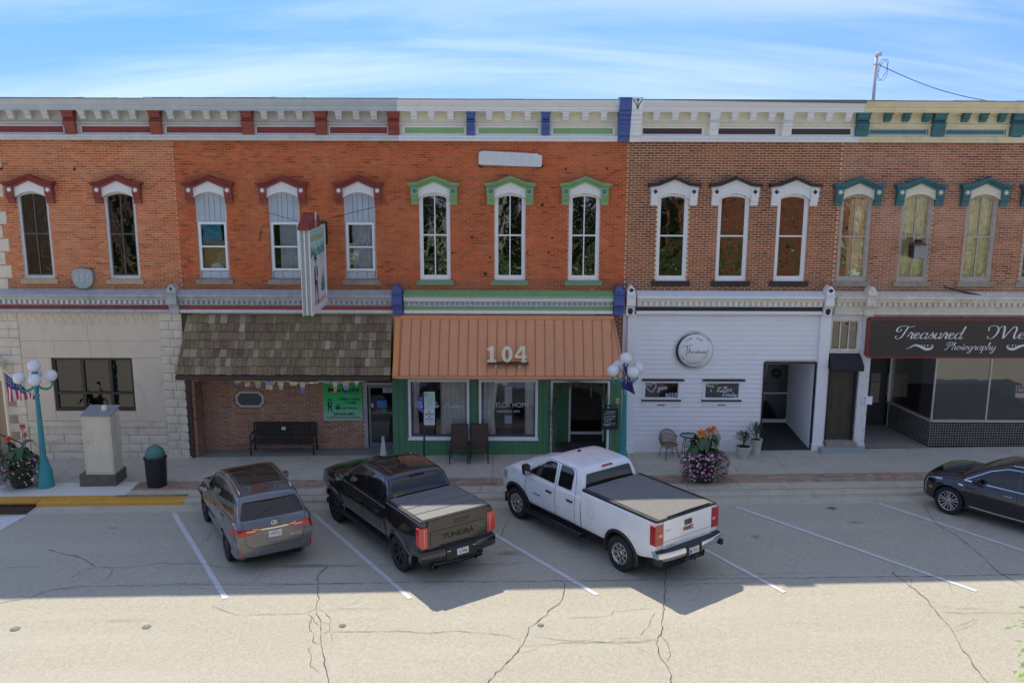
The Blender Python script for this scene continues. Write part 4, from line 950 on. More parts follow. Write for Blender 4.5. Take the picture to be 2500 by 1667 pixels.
t_ = MB(); agave(t_, U(.37), V(.26), .27, yt); t_.build('agave', paint('agave_print', (.02,.16,.05), .6), PO)
t_ = MB()
for i in range(9): ribbon(t_, crom([(U(.05+.1*i), V(.05)), (U(.08+.1*i), V(.085)), (U(.12+.1*i), V(.04)), (U(.16+.1*i), V(.07))], 4), .02, None, yt)
ribbon(t_, [(U(.2), V(.105)), (U(.6), V(.12)), (U(.95), V(.10))], .012, None, yt)
t_.build('scrollwork', ink, PO)

# ---------------- building 3: number 104, green storefront
B3 = thing('brick_building', (0, 0, 0), 'middle red brick building with green storefront, white cornice and orange metal awning', 'building', 'row of two-storey brick shop buildings')
w3 = [wxc(1062), wxc(1245), wxc(1425.5)]; x3a, x3b = XB['b23'], XB['b34']
upper(B3, x3a, x3b, w3, bk3, mo3)
for i, x in enumerate(w3):
    window(B3, x, vinyl, whitec, greend, '4', seed=20+i, sillo=.1)
    hood(B3, x, greenp, greenp, whitec, paint('blue_rosette', (.10,.20,.36), .5), cream2)
xp_b = tx(1512, 285, -.55)
c3 = cornice(B3, XC2+.003, xp_b, whitec, cream2, whitec)
for px in (1149, 1332.5): big_bracket(c3, tx(px), .24, bluep)
for px in (1010.5, 1053.6, 1100, 1194, 1240.7, 1288, 1381, 1429, 1474): modillion(c3, tx(px), whitec)
archlets(c3, [(tx(a), tx(b)) for a, b in ((975,1010),(1010,1054),(1054,1100),(1100,1139),(1160,1194),(1194,1241),(1241,1288),(1288,1322),(1344,1381),(1381,1429),(1429,1474),(1474,1508))], cream2, -.22)
for a, b in ((981,1137),(1163,1320),(1346,1503)): fpanel(c3, tx(a), tx(b), whitec, greenp, .03)
def end_pilaster(par, x0, x1, m_, emblem=None):
    b = MB(); cb, t, bt = CZ['cb'], CZ['top']+.06, CZ['bb']-.0
    b.prism([(-.02,bt),(-.26,bt),(-.28,bt+.12),(-.36,bt+.2),(-.36,bt+.28),(-.44,cb-.42),(-.44,cb-.38),(-.48,cb-.34),(-.48,cb-.26),(-.54,cb-.22),(-.54,cb-.12),(-.62,cb-.08),(-.62,cb+.02),(-.68,cb+.05),(-.68,t-.03),(-.72,t-.02),(-.72,t+.02),(-.02,t+.05)], 'x', x0, x1)
    o = b.build('pilaster_cap', m_, par)
    if emblem:
        e = MB(); cx = (x0+x1)/2; cz = (cb+t)/2+.06; y = -.684
        for s_ in (-1, 1): ribbon(e, crom([(cx+s_*.02, cz-.12), (cx+s_*.06, cz-.02), (cx+s_*.12, cz+.06), (cx+s_*.13, cz+.12)], 5), .025, None, y)
        e.add([(cx-.05,y,cz+.06),(cx+.05,y,cz+.06),(cx,y,cz+.17)], [(0,1,2)]); e.add([(cx-.012,y,cz-.15),(cx+.012,y,cz-.15),(cx+.012,y,cz+.08),(cx-.012,y,cz+.08)], [(0,1,2,3)])
        e.add([(cx,y,cz-.2),(cx+.04,y,cz-.14),(cx-.04,y,cz-.14)], [(0,1,2)]); e.build('emblem', emblem, o)
xp_c = tx(1541, 285, -.55); xp_d = tx(1569, 285, -.55)
end_pilaster(B3, xp_b+.003, xp_c, bluep)
shop_cornice(B3, PX(985,730,-.3), PX(1498,730,-.3), greenp, whitec, greenp, whitec, paint('dentil_slate', (.30,.32,.36), .6), .16, .085)
console(B3, PX(1512,730,-.4), .30, bluep, dot=paint('boss_grey_blue', (.12,.16,.30), .5))
Y3 = -.12
g3 = gz(0)
xa3, xb3 = PX(958,1000,Y3), PX(1517,1000,Y3); zs3 = PZ(930, Y3)+.06
win = [(PX(997,1000,Y3), PX(1146,1000,Y3), PZ(1073,Y3), PZ(926,Y3)), (PX(1169,1000,Y3), PX(1313,1000,Y3), PZ(1073,Y3), PZ(926,Y3))]
dor = (PX(1344,1000,Y3), PX(1488,1000,Y3), g3-.5, PZ(928,Y3))
lw = MB(); fillgrid(lw, xa3, xb3, -.5, zs3+.02, win+[dor], Y3+.03, Y3+.2); lw.build('lower_wall', greenw, B3)
lw = MB(); lw.box(xa3, x3b, 0, .2, zs3+.0, SZ['bot']+.22); lw.build('wall_behind_awning', mo4, B3); lay_bricks(B3, 2.6, x3b-.004, zs3+.02, SZ['bot']+.1, [], bk4, 0)
bw = .19; n = int((xb3-xa3)/bw)
for i in range(n):                                   # vertical boards, cut round the openings
    a = xa3+(xb3-xa3)*i/n+.006; b = xa3+(xb3-xa3)*(i+1)/n-.006
    iv = [(g3-.08, zs3)]
    for h in win+[dor]:
        if a < h[1]-.02 and b > h[0]+.02:
            nv = []
            for c, d in iv:
                if h[2] > c: nv.append((c, min(d, h[2])))
                if h[3] < d: nv.append((max(c, h[3]), d))
            iv = nv
    for c, d in iv:
        if d-c > .04: MB().box(a, b, Y3+rnd(-.003,.003), Y3+.032, c, d).build('board', greenw, B3)
MB().box(xa3-.0, xa3+.02, Y3, YB2+.2, -.4, zs3).build('side_return', greenw, B3)
interior = paint('shop_interior', (.34,.27,.20), .85, .25, 1.2); woodf = paint('shop_floor', (.16,.10,.06), .6, .2)
rm = MB(); rm.box(xa3+.2, xb3-.2, 3.9, 4.0, -.2, 4.4); rm.box(xa3+.2, xa3+.3, Y3+.25, 3.9, -.2, 4.4); rm.box(xb3-.1, xb3, Y3+.25, 3.9, -.2, 4.4); rm.build('room_wall', interior, B3)
MB().box(xa3+.2, xb3-.2, Y3+.21, 3.9, -.2, g3-.02).build('room_floor', woodf, B3)
for i, (a, b, c, d) in enumerate(win):
    f = MB(); t = .085
    for q in ((a, b, d-t, d), (a-.0, b, c, c+t*1.1), (a, a+t, c+t*1.1, d-t), (b-t, b, c+t*1.1, d-t)): f.box(q[0], q[1], Y3-.03, Y3+.12, q[2], q[3])
    f.box(a-.03, b+.03, Y3-.05, Y3-.03, c-.02, c+.05)
    fo = f.build('shop_window', whitec, B3)
    k = MB(); t2 = t+.02
    for q in ((a+t, b-t, d-t2, d-t), (a+t, b-t, c+t*1.1, c+t*1.1+.05), (a+t, a+t2, c+.15, d-t2), (b-t2, b-t, c+.15, d-t2)): k.box(q[0], q[1], Y3+.03, Y3+.1, q[2], q[3])
    k.build('inner_frame', paint('slate_frame', (.08,.10,.14), .5), fo)
    MB().add([(a+t,Y3+.06,c+t),(b-t,Y3+.06,c+t),(b-t,Y3+.06,d-t),(a+t,Y3+.06,d-t)], [(0,1,2,3)]).build('pane', glass_shop, fo)
    cu = MB(); gat = .4 if i == 0 else .2
    curtain(cu, a+.1, a+.36 if i == 0 else a+.62, c+.12, d-.06, Y3+.2, .035, 22, .25, 3+i); cu.build('curtain', curtain_w, fo)
    cu = MB(); curtain(cu, b-.95 if i == 0 else b-.42, b-.1, c+.12, d-.06, Y3+.2, .035, 26, .0, 7+i); cu.build('curtain', curtain_w, fo)
    MB().box(a+.05, b-.05, Y3+.2, Y3+1.1, c-.04, c+.06).build('display_shelf', paint('shelf_dark', (.06,.05,.045), .6), fo)
# things in the display windows
a, b, c, d = win[0]
hx = thing('hexagonal_sign', (PX(1076,1030,.2), .15, c+.3), 'small black hexagonal sign with white writing on a wooden box in the left shop window', 'sign')
cx, cz = PX(1076,1032,.2), PZ(1032,.2); e = MB()
e.prism([(cx+.145*math.cos(PI/3*i), cz+.145*math.sin(PI/3*i)) for i in range(6)], 'y', .18, .2); e.build('plate', blackp, hx)
e = MB(); k_ = [(cx+.13*math.cos(PI/3*i), cz+.13*math.sin(PI/3*i)) for i in range(7)]
ribbon(e, k_, .012, None, .176)
for i in range(4): fit_text(e, ['LIVE','LAUGH','LOVE','HOME'][i], cx, cz+.065-.042*i, .1, .026, .175)
e.build('lettering', whitec, hx)
MB().box(cx-.16, cx+.16, .12, .4, c+.08, cz-.14).build('wooden_box', paint('plain_wood', (.42,.27,.14), .7, .2), hx)
a, b, c, d = win[1]
ln = thing('display_lantern', (PX(1240,1000,.4), .5, c+.06), 'tall white display lantern standing in the right shop window', 'lantern')
cx = PX(1241,1000,.4); e = MB(); zz0 = c+.06
e.box(cx-.13, cx+.13, .4, .66, zz0, zz0+.28); e.box(cx-.11, cx+.11, .42, .64, zz0+.62, zz0+1.0); e.build('body', paint('lantern_brown', (.14,.10,.07), .7, .2), ln)
e = MB(); e.box(cx-.12, cx+.12, .40, .64, zz0+.33, zz0+.6); e.box(cx-.12, cx+.12, .40, .64, zz0+1.02, zz0+1.6); e.build('shade', whitec, ln)
e = MB(); e.prism([(cx-.2, zz0+1.6), (cx+.2, zz0+1.6), (cx+.05, zz0+1.78), (cx-.05, zz0+1.78)], 'y', .38, .66); e.build('cap', paint('lantern_brown', (.14,.10,.07), .7, .2), ln)
# window lettering
wl = paint('window_vinyl_white', (.78,.80,.84), .6, .02); wb = paint('window_vinyl_blue', (.16,.20,.62), .6, .05)
a, b, c, d = win[0]; L1_ = thing('window_lettering', ((a+b)/2, Y3+.05, 1.6), 'white handwritten lettering over a blue disc on the left green-front window', 'lettering')
e = MB(); cx, cz = PX(1041,990,Y3), PZ(989,Y3); e.add([(cx+.32*math.cos(2*PI*i/28), Y3+.05, cz+.30*math.sin(2*PI*i/28)) for i in range(28)], [list(range(28))]); e.build('disc', wb, L1_)
e = MB(); hand(e, 'The', PX(1015,1000,Y3), PZ(996,Y3), .09, Y3+.045, w0=.014, w1=.024, W=.25); hand(e, "Bride's", PX(1032,1000,Y3), PZ(996,Y3), .09, Y3+.045, w0=.014, w1=.024, W=.50); hand(e, 'Corner', PX(1086,1000,Y3), PZ(998,Y3), .09, Y3+.045, w0=.014, w1=.024, W=.58); e.build('lettering', wl, L1_)
L2_ = thing('window_lettering', (PX(1240,990,Y3), Y3+.05, 1.6), 'pale outlined TAYLOR HOME lettering on the right green-front window', 'lettering')
e = MB(); cx = PX(1241,990,Y3); fit_text(e, 'TAYLOR HOME', cx, PZ(989,Y3), 1.36, .17, Y3+.045, bold=.012); e.build('lettering', paint('window_vinyl_tan', (.66,.58,.50), .6), L2_)
e = MB(); fit_text(e, 'TAYLOR HOME', cx, PZ(989,Y3), 1.34, .145, Y3+.043, bold=-.022); fit_text(e, 'HOME DECOR  GIFTS', cx, PZ(1005,Y3), .74, .075, Y3+.045, bold=.02); e.build('lettering', paint('window_vinyl_grey', (.60,.58,.56), .6), L2_)
# entrance recess
a, b, c, d = dor; e = MB()
for q in ((a, a+.07, g3, d), (b-.07, b, g3, d), (a+.07, b-.07, d-.07, d)): e.box(q[0], q[1], Y3-.02, Y3+.12, q[2], q[3])
e.build('entrance_frame', whitec, B3)
e = MB(); e.box(a+.0, a+.04, Y3+.2, 1.25, g3-.05, d); e.box(b-.04, b, Y3+.2, 1.25, g3-.05, d); e.box(a, b, Y3+.2, 1.25, d, d+.04); e.build('recess_wall', greenw, B3)
xi, xj = PX(1388,1000,1.25), PX(1476,1000,1.25)
e = MB(); e.box(a+.04, xi, 1.2, 1.3, g3-.05, d); e.build('recess_wall', greenw, B3)
e = MB(); e.box(xi, xi+.07, 1.16, 1.3, g3, d); e.box(xj-.07, xj, 1.16, 1.3, g3, d); e.box(xi+.07, xj-.07, 1.16, 1.3, g3+.30, g3+.36); fo = e.build('shop_door', whitec, B3)
MB().box(xi+.07, xj-.07, 1.22, 1.26, g3+.02, g3+.3).build('kick_panel', blackp, fo)
e = MB(); e.box(PX(1440,1000,2.5), PX(1440,1000,2.5)+.05, 2.5, 2.55, 1.2, 2.3); e.build('inner_rod', whitec, fo)
MB().box(a, b, Y3+.0, 1.2, g3-.1, g3+.015).build('threshold', paint('entry_slab', (.16,.15,.14), .9), B3)
hs_ = thing('hours_sign', (PX(1507,975,Y3), Y3, PZ(982,Y3)), 'small tan house-number plate on the green wall right of the garlanded door', 'sign')
MB().box(PX(1503,975,Y3), PX(1512,975,Y3), Y3-.03, Y3, PZ(984,Y3), PZ(971,Y3)).build('plate', paint('tan_plate', (.55,.45,.22), .6), hs_)
t_ = MB(); fit_text(t_, '104', PX(1507.5,978,Y3), PZ(978,Y3), .07, .05, Y3-.033); t_.build('number', blackp, hs_)
# orange standing seam awning
orange = paint('orange_metal', (.74,.33,.155), .45, .05, 1.2, dirt=(.42,.17,.10), dirt_amt=.3); orange2 = paint('orange_trim', (.74,.30,.09), .45, .05)
A3T, A3B = (-.22, PZ(777,-.22)), (-1.15, PZ(920,-1.15)); xt0, xt1 = PX(975,777,-.22), PX(1497,777,-.22); xo0, xo1 = PX(972,920,-1.15), PX(1526,920,-1.15)
xt0 = xo0+.02
aw = MB(); vs = [(xt0-.1,A3T[0],A3T[1]),(xt1,A3T[0],A3T[1]),(xo1,A3B[0],A3B[1]),(xo0-.1,A3B[0],A3B[1])]
aw.add(vs+[(xt0-.1,Y3,A3B[1]-.02),(xt1+.1,Y3,A3B[1]-.02),(xo1,A3B[0],A3B[1]-.02),(xo0-.1,A3B[0],A3B[1]-.02)], [(0,3,2,1),(4,5,6,7),(0,4,7,3),(1,2,6,5),(0,1,5,4)])
aw.box(xt0-.02, xt1+.02, A3T[0]-.05, A3T[0]+.06, A3T[1]-.03, A3T[1]+.09)
aw.box(xo0-.0, xo1, A3B[0]-.05, A3B[0]+.04, A3B[1]-.06, A3B[1]+.03)
awn3 = aw.build('awning', orange, B3)
e = MB(); xq = PX(959,920,-1.1); e.prism([(A3T[0]+.0,A3T[1]+.05),(A3B[0]-.05,A3B[1]+.05),(A3B[0]-.05,A3B[1]-.05),(A3T[0]+.0,A3B[1]-.05)], 'x', xq, xo0-.002); e.build('end_panel', orange2, awn3)
e = MB(); v0 = Vector((xt1, A3T[0]-.03, A3T[1]+.02)); v1 = Vector((xo1, A3B[0]-.03, A3B[1]+.02)); e.tube([v0, v1], .03, 6); e.build('corner_trim', orange, awn3)
NP = 22; sl_ = Vector((0, A3B[0]-A3T[0], A3B[1]-A3T[1])); nr = Vector((0, sl_.z, -sl_.y)).normalized(); nr = -nr if nr.y > 0 else nr
XT = lambda i: xt0+.04+(PX(1492,777,-.22)-xt0-.04)*i/NP; XO = lambda i: xo0+.04+(PX(1497,920,-1.15)-xo0-.04)*i/NP
for i in range(NP):
    b = MB(); vs = []
    for k in (0, 1):
        o_ = nr*(.004+.012*k)
        vs += [Vector((XT(i)+.012, A3T[0], A3T[1]))+sl_*.0+o_, Vector((XT(i+1)-.012, A3T[0], A3T[1]))+o_, Vector((XO(i+1)-.012, A3B[0], A3B[1]))+sl_*-.02+o_, Vector((XO(i)+.012, A3B[0], A3B[1]))+sl_*-.02+o_]
    b.add(vs, [(4,7,6,5),(0,1,5,4),(1,2,6,5),(2,3,7,6),(3,0,4,7)]); b.build('panel', orange, awn3)
seamm = paint('orange_seam', (.46,.18,.09), .45, .05)
for i in range(NP+1):
    b = MB(); t_ = nr*.035; A_ = Vector((XT(i), A3T[0], A3T[1])); B_ = Vector((XO(i), A3B[0], A3B[1]))-sl_*.02; h_ = Vector((.009, 0, 0))
    b.add([A_-h_, A_+h_, B_+h_, B_-h_, A_-h_+t_, A_+h_+t_, B_+h_+t_, B_-h_+t_], [(4,7,6,5),(0,3,7,4),(1,5,6,2),(2,6,7,3),(0,4,5,1)]); b.build('seam', seamm, awn3)
# 104 standing on a little shelf
ns = thing('number_sign', (PX(1241,885,-1.05), -1.05, PZ(887,-1.05)), 'cream slab-serif number 104 standing on a dark shelf on the orange awning', 'sign')
zs_ = PZ(884,-1.0); b = MB(); b.box(PX(1190,885,-1.0), PX(1290,885,-1.0), -1.15, -.82, zs_-.045, zs_); b.build('shelf', brn, ns)
for px in (1211, 1269):
    b = MB(); x = PX(px,890,-1.1); b.box(x-.015, x+.015, -1.13, -1.11, zs_-.22, zs_-.045); b.box(x-.015, x+.015, -1.11, -.95, zs_-.06, zs_-.045); b.build('shelf_bracket', grayl, ns)
zd = zs_; hN = PZ(845,-1.0)-zs_; num = paint('cream_numeral', (.90,.83,.62), .6, .06, dirt=(.50,.44,.30), dirt_amt=.3)
def digit(polys, x, w_):
    b = MB()
    for pl_ in polys: b.prism([(x+u*w_, zd+v*hN) for u, v in pl_], 'y', -1.03, -.97)
    return b.build('numeral', num, ns)
x1_ = PX(1190,870,-1.0)
digit([[(0,0),(1,0),(1,.14),(.0,.14)], [(.3,.14),(.72,.14),(.72,1),(.3,1)], [(0,.74),(.3,.74),(.3,1),(.24,.92),(.0,.86)]], x1_+.0, .27)
ox = PX(1238,870,-1.0); b = MB(); n = 28
for i in range(n):
    a0, a1 = 2*PI*i/n, 2*PI*(i+1)/n; q = lambda a, rx, rz: (ox+rx*math.cos(a), zd+hN/2+rz*math.sin(a))
    b.prism([q(a0,.17,hN*.5), q(a1,.17,hN*.5), q(a1,.06,hN*.32), q(a0,.06,hN*.32)], 'y', -1.03, -.97)
b.build('numeral', num, ns)
x4 = PX(1257,870,-1.0)
digit([[(.55,0),(1,0),(1,.12),(.55,.12)], [(.62,.12),(.9,.12),(.9,.27),(.62,.27)], [(0,.27),(1,.27),(1,.42),(0,.42)], [(.62,.42),(.9,.42),(.9,1),(.62,1)], [(0,.42),(.22,.42),(.62,.82),(.62,1),(.5,1)]], x4, .36)
# blank sign panel high on the wall
bs = thing('blank_sign_panel', (PX(1246,390,-.12), -.1, PZ(404,-.1)), 'blank white sign panel with notched corners high on the middle brick wall', 'sign')
cx, cz = PX(1246,390,-.1), PZ(389,-.1); hw, hh = .97, .20
pts = [(-hw,-hh+.03),(-hw,hh-.04),(-hw+.05,hh-.0),(-hw+.14,hh+.02),(hw-.14,hh-.0),(hw-.12,hh-.035),(hw-.02,hh-.045),(hw,hh-.09),(hw,-hh+.03),(hw-.04,-hh),(-hw+.04,-hh+.0)]
c_, s_ = math.cos(-.035), math.sin(-.035); pts = [(cx+x*c_-z*s_, cz+x*s_+z*c_) for x, z in pts]
MB().prism(pts, 'y', -.14, -.05).build('panel', paint('sign_white', (.70,.72,.73), .5, .05, dirt=(.5,.5,.48), dirt_amt=.3), bs)
b = MB(); b.tube([(cx-.93,-.06,cz-.17),(cx-.96,-.16,cz-.22),(cx-.85,0,cz-.25)], .02, 6); b.tube([(cx+.95,-.06,cz-.2),(cx+1.03,-.14,cz-.2),(cx+.95,0,cz-.24)], .02, 6); b.build('bracket', blackp, bs)
# chalkboard hanging by the entrance
cb_ = thing('chalkboard', (PX(1488,1060,-.5), -.35, PZ(1050,-.4)), 'black chalkboard with white chalk writing hanging right of the garlanded entrance', 'sign')
xa, xb, za, zb_ = PX(1469,1020,-.4), PX(1509,1020,-.4), PZ(1048,-.4), PZ(997,-.4)
b = MB(); b.box(xa, xb, -.36, -.34, za, zb_); b.build('board', paint('chalkboard_slate', (.025,.03,.028), .7, .2), cb_)
b = MB()
for q in ((xa, xb, zb_-.03, zb_), (xa, xb, za, za+.03), (xa, xa+.03, za+.03, zb_-.03), (xb-.03, xb, za+.03, zb_-.03)): b.box(q[0], q[1], -.375, -.355, q[2], q[3])
b.tube(crom([(xa+.06,-.365,zb_),(xa+.1,-.365,zb_+.12),((xa+xb)/2,-.365,zb_+.06),(xb-.1,-.365,zb_+.12),(xb-.06,-.365,zb_)], 5), .012, 6)
b.box((xa+xb)/2-.02,(xa+xb)/2+.02,-.35,Y3,zb_+.04,zb_+.07)
b.build('frame', blackp, cb_)
b = MB(); fit_text(b, 'LAUGH', (xa+xb)/2+.02, zb_-.11, .3, .07, -.362, bold=-.01)
b.box(xa+.05, xb-.08, -.3625, -.362, zb_-.185, zb_-.178); b.box(xa+.05, xb-.1, -.3625, -.362, zb_-.34, zb_-.33)
fit_text(b, 'LOVE MORE', (xa+xb)/2, zb_-.26, .36, .06, -.362, bold=-.01)
fit_text(b, 'LET', (xa+xb)/2-.05, zb_-.41, .22, .08, -.362, bold=-.01, rot=.04); fit_text(b, 'PARTY', (xa+xb)/2, zb_-.53, .36, .09, -.362, bold=-.01, rot=.08)
b.build('chalk_writing', wl, cb_)
# ---------------- building 4: white clapboard salon
B4 = thing('brick_building', (6.9, 0, gz(6.9)), 'brown brick building with white clapboard salon front and black-capped window hoods', 'building', 'row of two-storey brick shop buildings')
w4 = [wxc(1640), wxc(1787), wxc(1930.5)]; x4a, x4b = XB['b34'], XB['b45']
upper(B4, x4a, x4b, w4, bk4, mo4)
for i, x in enumerate(w4):
    window(B4, x, vinyl, whitec, blackp, '2', seed=30+i, sillo=.12)
    hood(B4, x, blackp, whitec, whitec, blackp, cream2, blackp, black=True)
xp_e = tx(2112, 285, -.6)
c4 = cornice(B4, xp_d, xp_e, whitec, cream2, whitec, cap=False)
e = MB(); e.prism([(-.64,CZ['top']),(-.64,CZ['top']+.03),(-.02,CZ['top']+.06),(.34,CZ['top']+.05),(.34,CZ['top']+.03),(-.02,CZ['top']+.03)], 'x', xp_d, xp_e)
e.prism([(xp_d+.6, CZ['top']), (xp_e, CZ['top']-.08), (xp_e, CZ['top']), (xp_d+.8, CZ['top']+.005)], 'y', -.655, -.64); e.build('coping', flash, c4)
end_pilaster(B4, xp_c+.003, xp_d-.003, whitec, blackp)
for px in (1745, 1924): big_bracket(c4, tx(px), .27, whitec)
for px in (1602, 1648, 1694, 1794, 1839, 1884, 1978, 2024, 2071): modillion(c4, tx(px), whitec)
archlets(c4, [(tx(a), tx(b)) for a, b in ((1572,1602),(1602,1648),(1648,1694),(1694,1732),(1758,1794),(1794,1839),(1839,1884),(1884,1912),(1938,1978),(1978,2024),(2024,2071),(2071,2092))], cream2, -.22)
brown_pf = paint('dark_brown_panel', (.06,.04,.03), .6, .2)
for a, b in ((1567,1722),(1750,1903),(1933,2088)): fpanel(c4, tx(a), tx(b), whitec, brown_pf, .03)
ox4 = PX(1556,730,-.3); ox5 = PX(2013,730,-.3)
shop_cornice(B4, ox4, ox5, whitec, cream2, blackp, whitec, whitec, .175, .085)
console(B4, PX(1541,730,-.4), .27, whitec, dot=blackp, diamond=True); console(B4, PX(2027,730,-.4), .27, whitec, dot=blackp, diamond=True)
g4 = gz(7); Y4 = -.02
pa0, pa1 = PX(1526,1000), PX(1546,1000); pc0, pc1 = PX(1985,1000,Y4), PX(2011,1000,Y4)
zt4 = PZ(771,Y4)
swin = [(PX(1569,955,Y4), PX(1661,955,Y4), PZ(975,Y4,1700), PZ(929,Y4,1700)), (PX(1716,955,Y4), PX(1809,955,Y4), PZ(975,Y4,1700), PZ(929,Y4,1700))]
sdo = (PX(1862,990,Y4), PX(1984,990,Y4), g4-.5, PZ(887,Y4,1900))
lw = MB(); fillgrid(lw, x4a, pc1, -.5, SZ['bot']+.22, swin+[sdo], .03, .22); lw.build('lower_wall', whitec, B4)
siding = paint('white_siding', (.86,.87,.88), .5, .035, 1.5, dirt=(.70,.71,.71), dirt_amt=.25)
for (a, b) in ((pa0, pa1), (pc0+.02, pc1)):
    e = MB(); e.box(a, b, -.13, .03, -.2, SZ['bot']); e.box(a-.02, b+.03, -.16, .03, -.2, .28+g4); e.build('pilaster', siding, B4)
lap = .1575; zb4 = PZ(1073,Y4,1700); k = 0; z = zb4
while z < zt4-.02:
    zt_ = min(z+lap, zt4); iv = [(pa1, pc0+.02)]
    for h in swin+[sdo]:
        if zt_-.03 > h[2] and z+.03 < h[3]:
            nv = []
            for a, b in iv:
                if b <= h[0] or a >= h[1]: nv.append((a, b)); continue
                if h[0] > a: nv.append((a, h[0]))
                if h[1] < b: nv.append((h[1], b))
            iv = nv
    for a, b in iv:
        if b-a > .03: MB().prism([(.03,z),(-.028,z+.003),(-.028,z+.02),(-.006,zt_+.012),(.03,zt_+.012)], 'x', a, b).build('clapboard', siding, B4)
    z += lap
for a, b in ((pa1, sdo[0]),): MB().box(a, b, -.04, .03, -.2, zb4).build('base_board', siding, B4)
for i, (a, b, c, d) in enumerate(swin):
    e = MB(); t = .075
    for q in ((a, b, d-t, d), (a, b, c, c+t*.7), (a, a+t, c+t*.7, d-t), (b-t, b, c+t*.7, d-t)): e.box(q[0], q[1], -.05, .1, q[2], q[3])
    fo = e.build('shop_window', siding, B4)
    MB().box(a-.03, b+.10, -.11, -.04, d, d+.05).build('head_trim', blackp, fo); MB().box(a-.04, b+.02, -.09, -.04, c-.05, c).build('sill_trim', blackp, fo)
    MB().box((a+b)/2-.12, (a+b)/2+.12, -.06, -.03, c-.19, c-.165).build('vent_slot', blackp, fo); MB().box(a-.0, b, -.045, -.028, c-.24, c-.05).build('apron', siding, fo)
    MB().add([(a+t,.03,c+t*.7),(b-t,.03,c+t*.7),(b-t,.03,d-t),(a+t,.03,d-t)], [(0,1,2,3)]).build('pane', glass_shop, fo)
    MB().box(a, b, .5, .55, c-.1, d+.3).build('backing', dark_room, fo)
T4 = PX
l1 = thing('window_lettering', (PX(1616,955,0), .02, 2.4), 'white marker heart and your BEER writing on the left low salon window', 'lettering')
e = MB(); y = .02; q = lambda px, py: P(px, py, y)
ribbon(e, crom([q(1587,943), q(1582,937), q(1577,941), q(1579,947), q(1591,956.5), q(1601,944), q(1600,937), q(1594,936), q(1587,943)], 5), .02, None, y)
x, z = q(1606,951); hand(e, 'your', x, z, .085, y, w0=.014, w1=.022, W=.29, rot=.06)
x, z = q(1640,963); fit_text(e, 'BEER.', x+.02, z-.02, .42, .14, y, bold=-.005, rot=.08)
e.build('lettering', wl, l1)
l2 = thing('window_lettering', (PX(1762,955,0), .02, 2.4), 'white marker Have A Killer writing on the right low salon window', 'lettering')
e = MB(); x, z = q(1723,943); hand(e, 'Have', x, z, .055, y, w0=.012, w1=.02, W=.25, rot=-.12); x, z = q(1736,953); fit_text(e, 'A', x, z, .07, .11, y, bold=-.005)
x, z = q(1750,957); hand(e, 'Killer', x, z, .085, y, w0=.014, w1=.024, W=.48, rot=.04); x, z = q(1763,966); hand(e, 'Lee', x, z, .06, y, w0=.014, w1=.022, W=.26); x, z = q(1791,964); hand(e, 'days', x-.1, z-.04, .06, y, w0=.014, w1=.022, W=.25)
e.build('lettering', wl, l2)
# round salon sign
rs = thing('round_sign', (PX(1694,900,-.06), -.06, PZ(903,-.06,1694)), 'round white salon sign with a brushed black ring and thin script lettering', 'sign')
cx, cz = P(1694, 855.5, -.09); R_ = .615
e = MB(); e.lathe([(0,-.10),(R_-.005,-.10),(R_,-.09),(R_,-.03)], (cx,0,cz), 64, 'y'); e.build('disc', whitec, rs)
e = MB(); e.lathe([(R_-.014,-.1025),(R_-.002,-.1025)], (cx,0,cz), 64, 'y'); e.build('rim', paint('thin_rim', (.25,.25,.27), .5), rs)
e = MB(); y = -.104
def arcrib(a0, a1, r0, w0, w1, n=30, wob=.006):
    pts = [(math.radians(a0+(a1-a0)*i/n)) for i in range(n+1)]
    L_ = [(cx+(r0+(w0+(w1-w0)*math.sin(PI*i/n))/2+rnd(-wob,wob)*.3)*math.cos(a), cz+(r0+(w0+(w1-w0)*math.sin(PI*i/n))/2)*math.sin(a)) for i, a in enumerate(pts)]
    Q_ = [(cx+(r0-(w0+(w1-w0)*math.sin(PI*i/n))/2)*math.cos(a), cz+(r0-(w0+(w1-w0)*math.sin(PI*i/n))/2-rnd(0,wob)*.3)*math.sin(a)) for i, a in enumerate(pts)]
    e.add([(a, y, b) for a, b in L_]+[(a, y, b) for a, b in Q_], [(i, i+1, n+2+i, n+1+i) for i in range(n)])
arcrib(75, 282, .54, .006, .055, 40); arcrib(95, 275, .575, .004, .02, 30); arcrib(28, 92, .555, .004, .012); arcrib(70, 100, .585, .003, .012, 12); arcrib(268, 300, .55, .006, .01, 12); arcrib(30, 48, .585, .002, .01, 8); arcrib(120, 260, .50, .002, .012)
e.build('brushed_ring', ink, rs)
e = MB()
ribbon(e, crom([(cx-.37,cz+.13),(cx-.2,cz+.16),(cx-.05,cz+.18)], 5), .016, None, y); ribbon(e, crom([(cx-.21,cz+.15),(cx-.22,cz-.0),(cx-.24,cz-.17)], 5), .018, None, y)
hand(e, 'he', cx-.2, cz-.09, .085, y, w0=.007, w1=.014, W=.20); hand(e, 'strand', cx+.02, cz-.09, .065, y, w0=.007, w1=.012, W=.42)
def arctext(s, a0, a1, r, h, flip=False):
    for i, c in enumerate(s):
        if c == ' ': continue
        a = math.radians(a0+(a1-a0)*i/(len(s)-1)); fit_text(e, c, cx+r*math.cos(a), cz+r*math.sin(a), h*(.35 if c == 'I' else .9), h*1.1, y, rot=(a-PI/2 if not flip else a+PI/2), bold=-.012)
arctext('HAIR  SKIN', 128, 52, .40, .055); arctext('AND TANNING TOO', 205, 338, .425, .055, True)
e.build('lettering', ink, rs)
